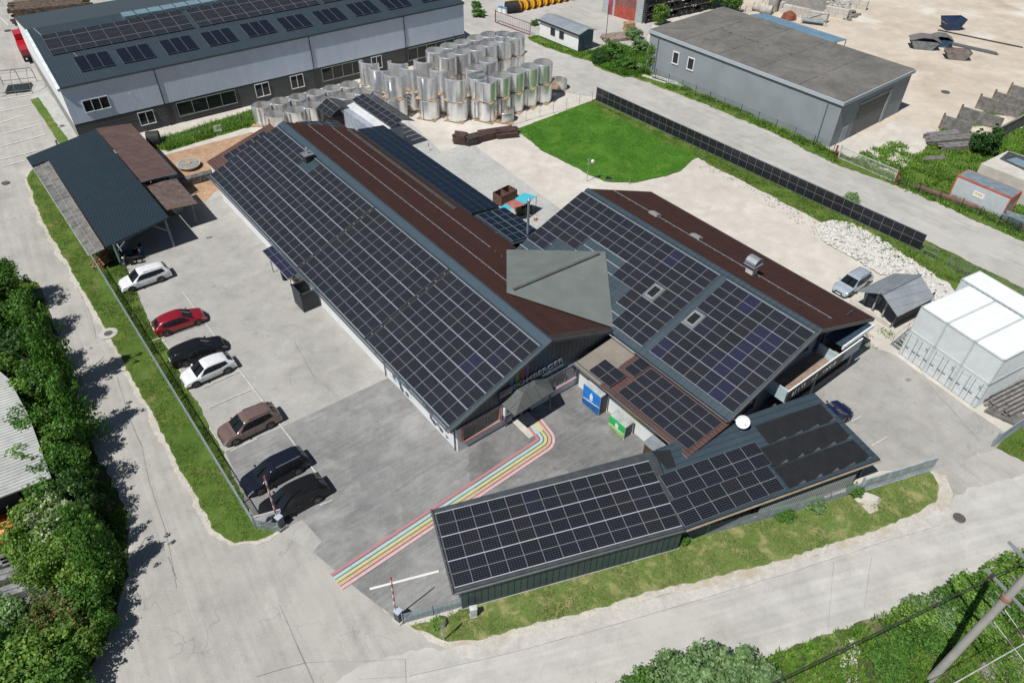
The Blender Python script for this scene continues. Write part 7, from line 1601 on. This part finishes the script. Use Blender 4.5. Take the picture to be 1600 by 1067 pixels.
LOW = [((150, 962), 3.0, 1.5, 'mid'), ((120, 985), 3.2, 1.8, 'flower'), ((85, 975), 2.4, 1.3, 'flower'), ((130, 1025), 3.2, 1.7, 'olive'), ((95, 1040), 3.4, 2.0, 'olive'), ((60, 1080), 3.4, 2.2, 'olive'), ((110, 1080), 3.2, 1.8, 'mid'), ((20, 1110), 3.4, 2.4, 'mid'), ((20, 985), 2.8, 1.7, 'grey'), ((-5, 1020), 2.6, 1.7, 'mid'), ((50, 1000), 2.0, 1.2, 'mid'), ((165, 990), 2.2, 1.1, 'mid'), ((158, 925), 2.6, 1.3, 'bright')]
for k, (px, h, r, kd) in enumerate(LOW): plant('shrub', 'shrub', '%s shrub of the lower left thicket, counted from its list of clumps' % ORD[k] if False else '%s leafy shrub in the thicket at lower left' % ORD[k], px, h, r, kd, k, 'round', .16, 4200, 'shrubs in the lower left thicket')
BOT = [((985, 1098), 2.2, 1.2, 'mid'), ((1012, 1090), 2.6, 1.4, 'mid'), ((1052, 1086), 3.2, 1.9, 'grey'), ((1098, 1082), 3.5, 2.0, 'grey'), ((1140, 1080), 3.2, 1.8, 'grey'), ((1175, 1088), 2.8, 1.5, 'grey'), ((930, 1120), 2.6, 1.2, 'mid')]
for k, (px, h, r, kd) in enumerate(BOT): plant('willow_shrub', 'shrub', '%s grey green willow shrub from the left at the bottom road edge' % ORD[k], px, h, r, kd, k, 'round', .16, 5200, 'willow shrubs at the bottom road edge')
RB2 = [((1424, 968), 1.5, 1.3, 'bright'), ((1450, 962), 1.6, 1.4, 'grey'), ((1480, 950), 1.5, 1.3, 'mid'), ((1505, 938), 1.7, 1.5, 'bright'), ((1535, 930), 1.6, 1.4, 'mid'), ((1562, 915), 1.7, 1.5, 'bright'), ((1590, 902), 1.7, 1.5, 'bright'), ((1520, 962), 1.3, 1.4, 'bright'), ((1480, 985), 1.2, 1.3, 'bright'), ((1440, 1000), 1.0, 1.3, 'mid'), ((1392, 1010), .9, 1.2, 'mid'), ((1385, 1040), .8, 1.2, 'mid'), ((1560, 950), 1.3, 1.3, 'mid'), ((1598, 940), 1.4, 1.4, 'mid'), ((1540, 985), 1.0, 1.2, 'bright')]
for k, (px, h, r, kd) in enumerate(RB2): plant('bramble_bush', 'shrub', '%s low bramble bush on the bank around the utility pole' % ORD[k], px, h, r, kd, k, 'round', .17, 2600, 'bramble bushes around the utility pole')
OTH = [((1016, 112), 4.4, 1.0, 'bright', 'round', 'climbing shrub', 'tall bright shrub climbing the corner of the flat roofed building'), ((958, 92), 2.8, 1.8, 'mid', 'round', 'shrub', 'dark green shrub on the bank below the white hut'), ((975, 106), 1.6, 2.2, 'mid', 'round', 'shrub', 'broad low shrub on the bank above the back road'), ((940, 98), 1.4, 1.8, 'dark', 'round', 'shrub', 'low dark shrub at the left end of the weed bank'), ((1000, 80), 1.8, 1.6, 'grey', 'round', 'shrub', 'grey green shrub beside the pallets'), ((990, 62), 1.8, 1.5, 'grey', 'round', 'shrub', 'shrub in front of the pallet stack'),
       ((1030, 38), 3.4, 1.5, 'olive', 'round', 'shrub', 'olive shrub in front of the storage racking'), ((1105, 10), 6, 2.6, 'mid', 'round', 'tree', 'green tree behind the right end of the storage racking'), ((1122, 14), 5.0, 2.4, 'mid', 'round', 'tree', 'second tree behind the far corner of the flat roof'), ((1090, 4), 6, 2.6, 'dark', 'round', 'tree', 'dark tree behind the storage racking'), ((1145, 20), 3.8, 1.4, 'mid', 'round', 'shrub', 'slim shrub poking up behind the flat roof corner'),
       ((1533, 240), 3.6, 1.9, 'dark', 'round', 'shrub', 'round dark green bush beside the grey plank bundles'), ((1328, 318), 1.2, 1.0, 'grey', 'round', 'shrub', 'grassy tuft bush behind the solar fence'), ((1300, 72), 1.4, .7, 'mid', 'round', 'shrub', 'small weed bush growing at the blue canopy end'), ((1297, 68), 1.2, .5, 'mid', 'round', 'shrub', 'tiny weed bush at the end of the blue canopy'),
       ((835, 40), 1.0, .8, 'mid', 'round', 'shrub', 'weed clump at the crimson gate post'), ((748, 26), 1.4, 1.4, 'mid', 'round', 'shrub', 'weed clump with small flags left of the crimson gate'), ((744, 12), 1.0, 1.0, 'mid', 'round', 'shrub', 'small weed clump near the top left of the gate'), ((777, 174), .8, .6, 'bright', 'round', 'shrub', 'bright weed beside the round steel shells'), ((192, 408), 1.0, .8, 'mid', 'round', 'shrub', 'weed bush at the open shed post'), ((1062, 846), .8, .6, 'mid', 'round', 'shrub', 'weed clump at the corner of the teal carport wall'), ((1224, 806), .7, .8, 'mid', 'round', 'shrub', 'weed clump under the pale skirt of the absorber shed'), ((1335, 772), .8, .7, 'mid', 'round', 'shrub', 'weed clump at the foot of the pale sliding gate'), ((1270, 790), .7, .9, 'grey', 'round', 'shrub', 'grey weed clump along the pale skirt of the absorber shed'), ((685, 975), .6, .5, 'bright', 'round', 'shrub', 'weed growing through the entrance bar fence')]
for k, (px, h, r, kd, shp, ct, lb) in enumerate(OTH): plant('tree' if ct == 'tree' else 'shrub', ct if ct != 'climbing shrub' else 'shrub', lb, px, h, r, kd, k, shp, .2, 3000)
def inside(p, poly):
    c = False; n = len(poly); j = n-1
    for i in range(n):
        if (poly[i].y > p[1]) != (poly[j].y > p[1]) and p[0] < (poly[j].x-poly[i].x)*(p[1]-poly[i].y)/(poly[j].y-poly[i].y)+poly[i].x: c = not c
        j = i
    return c
def tufts(name, px, dens, h, cols, seed, blades=4, spread=.09, wd=.025, nz=.6, maxn=16000, z=.06, thr=-.35):
    poly = [g(*p) for p in px]; rnd = random.Random(seed); x0, x1 = min(p.x for p in poly), max(p.x for p in poly); y0, y1 = min(p.y for p in poly), max(p.y for p in poly)
    N = int((x1-x0)*(y1-y0)*dens); mb = MB(); k = 0
    for _ in range(N):
        x, y = rnd.uniform(x0, x1), rnd.uniform(y0, y1)
        if not inside((x, y), poly): continue
        nv = mnoise.noise(Vector((x*nz, y*nz, seed)))
        if nv < thr+rnd.random()*.3: continue
        k += 1
        if k > maxn: break
        hh = h*(.5+.8*rnd.random())*(1+.9*nv); c = rnd.choice(cols); q = rnd.uniform(.75, 1.25)*(1+.35*mnoise.noise(Vector((x*.25, y*.25, 3)))); mb.ct = (c[0]*q, c[1]*q, c[2]*q)
        for b in range(blades):
            a = rnd.random()*6.28; d = Vector((math.cos(a), math.sin(a), 0)); o = Vector((x+rnd.gauss(0, spread), y+rnd.gauss(0, spread), z)); n_ = Vector((-d.y, d.x, 0))*wd*rnd.uniform(.7, 1.6)
            mb.face([o-n_, o+n_, o+d*hh*rnd.uniform(.3, .9)+Vector((0, 0, hh*rnd.uniform(.5, 1)))])
    o = mb.build(name, GRASS); tag(o, kind='stuff'); return o
GC = [(.085, .18, .022), (.12, .22, .03), (.065, .15, .018), (.15, .22, .045), (.19, .20, .07)]
WC = [(.08, .19, .02), (.12, .25, .03), (.16, .29, .035), (.06, .14, .018), (.20, .28, .05)]
a = tufts('grass', [(46, 285), (54, 268), (75, 264), (398, 820), (432, 828), (402, 843), (369, 847), (332, 823), (242, 650), (142, 470), (70, 350)], 55, .10, GC, 1, maxn=12000, wd=.02)
a = tufts('tall_grass', [(132, 375), (188, 402), (205, 440), (228, 500), (258, 545), (296, 620), (336, 690), (362, 750), (398, 820)], 60, .20, [(.07, .13, .02), (.10, .16, .03), (.14, .19, .05), (.05, .10, .015)], 2, maxn=12000)
a = tufts('roadside_grass', [(645, 976), (690, 966), (735, 943), (1060, 847), (1345, 767), (1450, 737), (1464, 758), (1460, 783), (1418, 806), (1300, 848), (1200, 880), (1000, 928), (850, 970), (780, 990), (700, 1001), (675, 988)], 60, .11, [(.12, .20, .04), (.18, .25, .07), (.10, .17, .04), (.26, .25, .11), (.22, .24, .09), (.34, .30, .17)], 3, maxn=16000, wd=.022)
a = tufts('bank_weeds', [(900, 1140), (1180, 1036), (1300, 992), (1400, 957), (1520, 904), (1600, 880), (1700, 850), (1700, 1090), (900, 1150)], 60, .30, WC, 4, maxn=17000, spread=.12, wd=.04, thr=-.45)
a = tufts('thicket_weeds', [(-60, 440), (58, 444), (100, 560), (142, 700), (196, 800), (198, 900), (172, 980), (124, 1067), (60, 1130), (-80, 1130)], 34, .35, WC+[(.13, .14, .06)], 5, maxn=15000, spread=.14, wd=.045)
a = tufts('far_weeds', [(1320, 250), (1400, 222), (1440, 245), (1478, 195), (1600, 165), (1700, 190), (1700, 420), (1600, 376), (1400, 290)], 22, .35, WC, 6, maxn=14000, spread=.2, wd=.06)
a = tufts('back_verge_weeds', [(826, 60), (845, 55), (1008, 108), (1180, 176), (1320, 243), (1310, 257), (1180, 194), (1060, 145), (930, 98), (850, 72)], 34, .28, WC, 7, maxn=9000, spread=.15, wd=.05, thr=-.2)
a = tufts('fence_grass', [(924, 160), (1150, 256), (1440, 392), (1600, 472), (1690, 518), (1560, 460), (1480, 438), (1400, 406), (1330, 370), (1250, 328), (1095, 248)], 36, .2, GC, 8, maxn=8000, spread=.12, wd=.035)
a = tufts('road_verge_grass', [(1298, 320), (1370, 342), (1450, 380), (1600, 454), (1700, 500), (1600, 474), (1440, 396)], 30, .15, GC+[(.2, .17, .08)], 9, maxn=5000, wd=.03)
a = tufts('warehouse_grass', [(228, 226), (395, 174), (400, 194), (262, 236)], 40, .5, WC, 10, maxn=6000, spread=.15, wd=.05, thr=-.6)
a = tufts('lawn_grass', [(808, 203), (925, 160), (960, 174), (1102, 240), (1080, 251), (1062, 266), (1040, 274), (990, 284), (945, 282), (918, 271), (900, 260), (850, 237)], 26, .07, [(.045, .16, .012), (.07, .22, .016), (.10, .25, .025)], 15, maxn=14000, wd=.035, spread=.12, thr=-.9)
a = tufts('corner_grass', [(1560, 700), (1580, 674), (1640, 644), (1700, 640), (1640, 735), (1600, 720)], 60, .14, GC, 11, maxn=4000)
a = tufts('gravel_weeds', [(1335, 530), (1345, 500), (1385, 512), (1420, 520), (1400, 550), (1350, 545)], 22, .15, WC, 12, maxn=900, thr=-.05)
a = tufts('weed_bank_growth', [(925, 82), (960, 70), (1012, 84), (1012, 116), (975, 120), (930, 102)], 40, .55, WC[:4], 13, maxn=6000, spread=.2, wd=.07, thr=-.7)
# white quarry stones
def stones(name, px, dens, size, mat, seed, maxn=5000, hmax=.35):
    poly = [g(*p) for p in px]; rnd = random.Random(seed); x0, x1 = min(p.x for p in poly), max(p.x for p in poly); y0, y1 = min(p.y for p in poly), max(p.y for p in poly); mb = MB(); k = 0
    for _ in range(int((x1-x0)*(y1-y0)*dens)):
        x, y = rnd.uniform(x0, x1), rnd.uniform(y0, y1)
        if not inside((x, y), poly) or k > maxn: continue
        k += 1; z = hmax*(.3+.5*rnd.random()+.5*mnoise.noise(Vector((x*.5, y*.5, 2)))); z = max(.02, z); L = size*rnd.uniform(.5, 1.5); W_ = L*rnd.uniform(.4, .8); H_ = L*rnd.uniform(.12, .35)
        M = Matrix.Translation((x, y, z))@Matrix.Rotation(rnd.random()*6.28, 4, 'Z')@Matrix.Rotation(rnd.gauss(0, .35), 4, 'X')@Matrix.Rotation(rnd.gauss(0, .3), 4, 'Y'); n = rnd.choice([4, 5, 5])
        pts = [(math.cos(a*6.283/n+rnd.uniform(-.3, .3))*L/2, math.sin(a*6.283/n+rnd.uniform(-.3, .3))*W_/2) for a in range(n)]
        mb.hexa([M@Vector((p[0], p[1], -H_/2)) for p in pts], [M@Vector((p[0]*.85, p[1]*.85, H_/2)) for p in pts])
    o = mb.build(name, mat); tag(o, kind='stuff'); return o
WS = plain('white_stone', (.56, .545, .51), .85, 0, .12, 3)
stones('stone_rubble', [(1272, 354), (1300, 346), (1332, 350), (1378, 376), (1424, 408), (1468, 438), (1500, 468), (1492, 492), (1462, 474), (1436, 432), (1376, 430), (1328, 402), (1286, 378)], 60, .30, WS, 1, 6500, .22)
stones('scattered_pebbles', [(1200, 300), (1262, 335), (1285, 352), (1275, 372), (1240, 345), (1190, 315)], 6, .14, plain('grey_pebble', (.25, .24, .22), .9, 0, .3), 2, 900, .06)
stones('scattered_pebbles', [(1110, 246), (1205, 298), (1230, 330), (1150, 290), (1090, 262)], 5, .12, MC['grey_pebble'], 3, 900, .05)
stones('far_rubble', [(1290, 2), (1330, 12), (1320, 24), (1290, 18)], 4, 1.0, CONC, 4, 400, 1.2)
stones('far_rubble', [(1318, 20), (1345, 24), (1330, 34), (1316, 30)], 4, .8, GREYWOOD, 5, 200, .6)
P = g(1354, 781); t = thing('boulder', 'pale flat boulder in the grass below the sliding gate', 'boulder', P.x, P.y); rn = random.Random(2)
mb = MB(); pts = [(1.0*math.cos(a*.785)*rn.uniform(.8, 1.1), .55*math.sin(a*.785)*rn.uniform(.8, 1.1)) for a in range(8)]; mb.hexa([Vector((p[0], p[1], .0)) for p in pts], [Vector((p[0]*.7, p[1]*.7, .38)) for p in pts]); mb.build('rock', PALECONC, t, rad(30)); region('sand_patch', [(1345, 790), (1368, 786), (1372, 798), (1358, 804)], M_EDGE, 8, .1)
region('bare_earth', [(1300, 1090), (1312, 1030), (1322, 998), (1336, 996), (1338, 1030), (1340, 1090)], M_EDGE, 6, .4); region('stony_track', [(1530, 1040), (1560, 1020), (1640, 1000), (1700, 1100), (1560, 1100)], ground('stony', (.16, .15, .13), (.30, .28, .25), (.1, .1, .08), sc=1.2, fine=.5, pscale=3), 6, .3)
region('bare_edge', [(1440, 740), (1478, 742), (1486, 780), (1470, 800), (1452, 770)], M_EDGE, 4, .3)
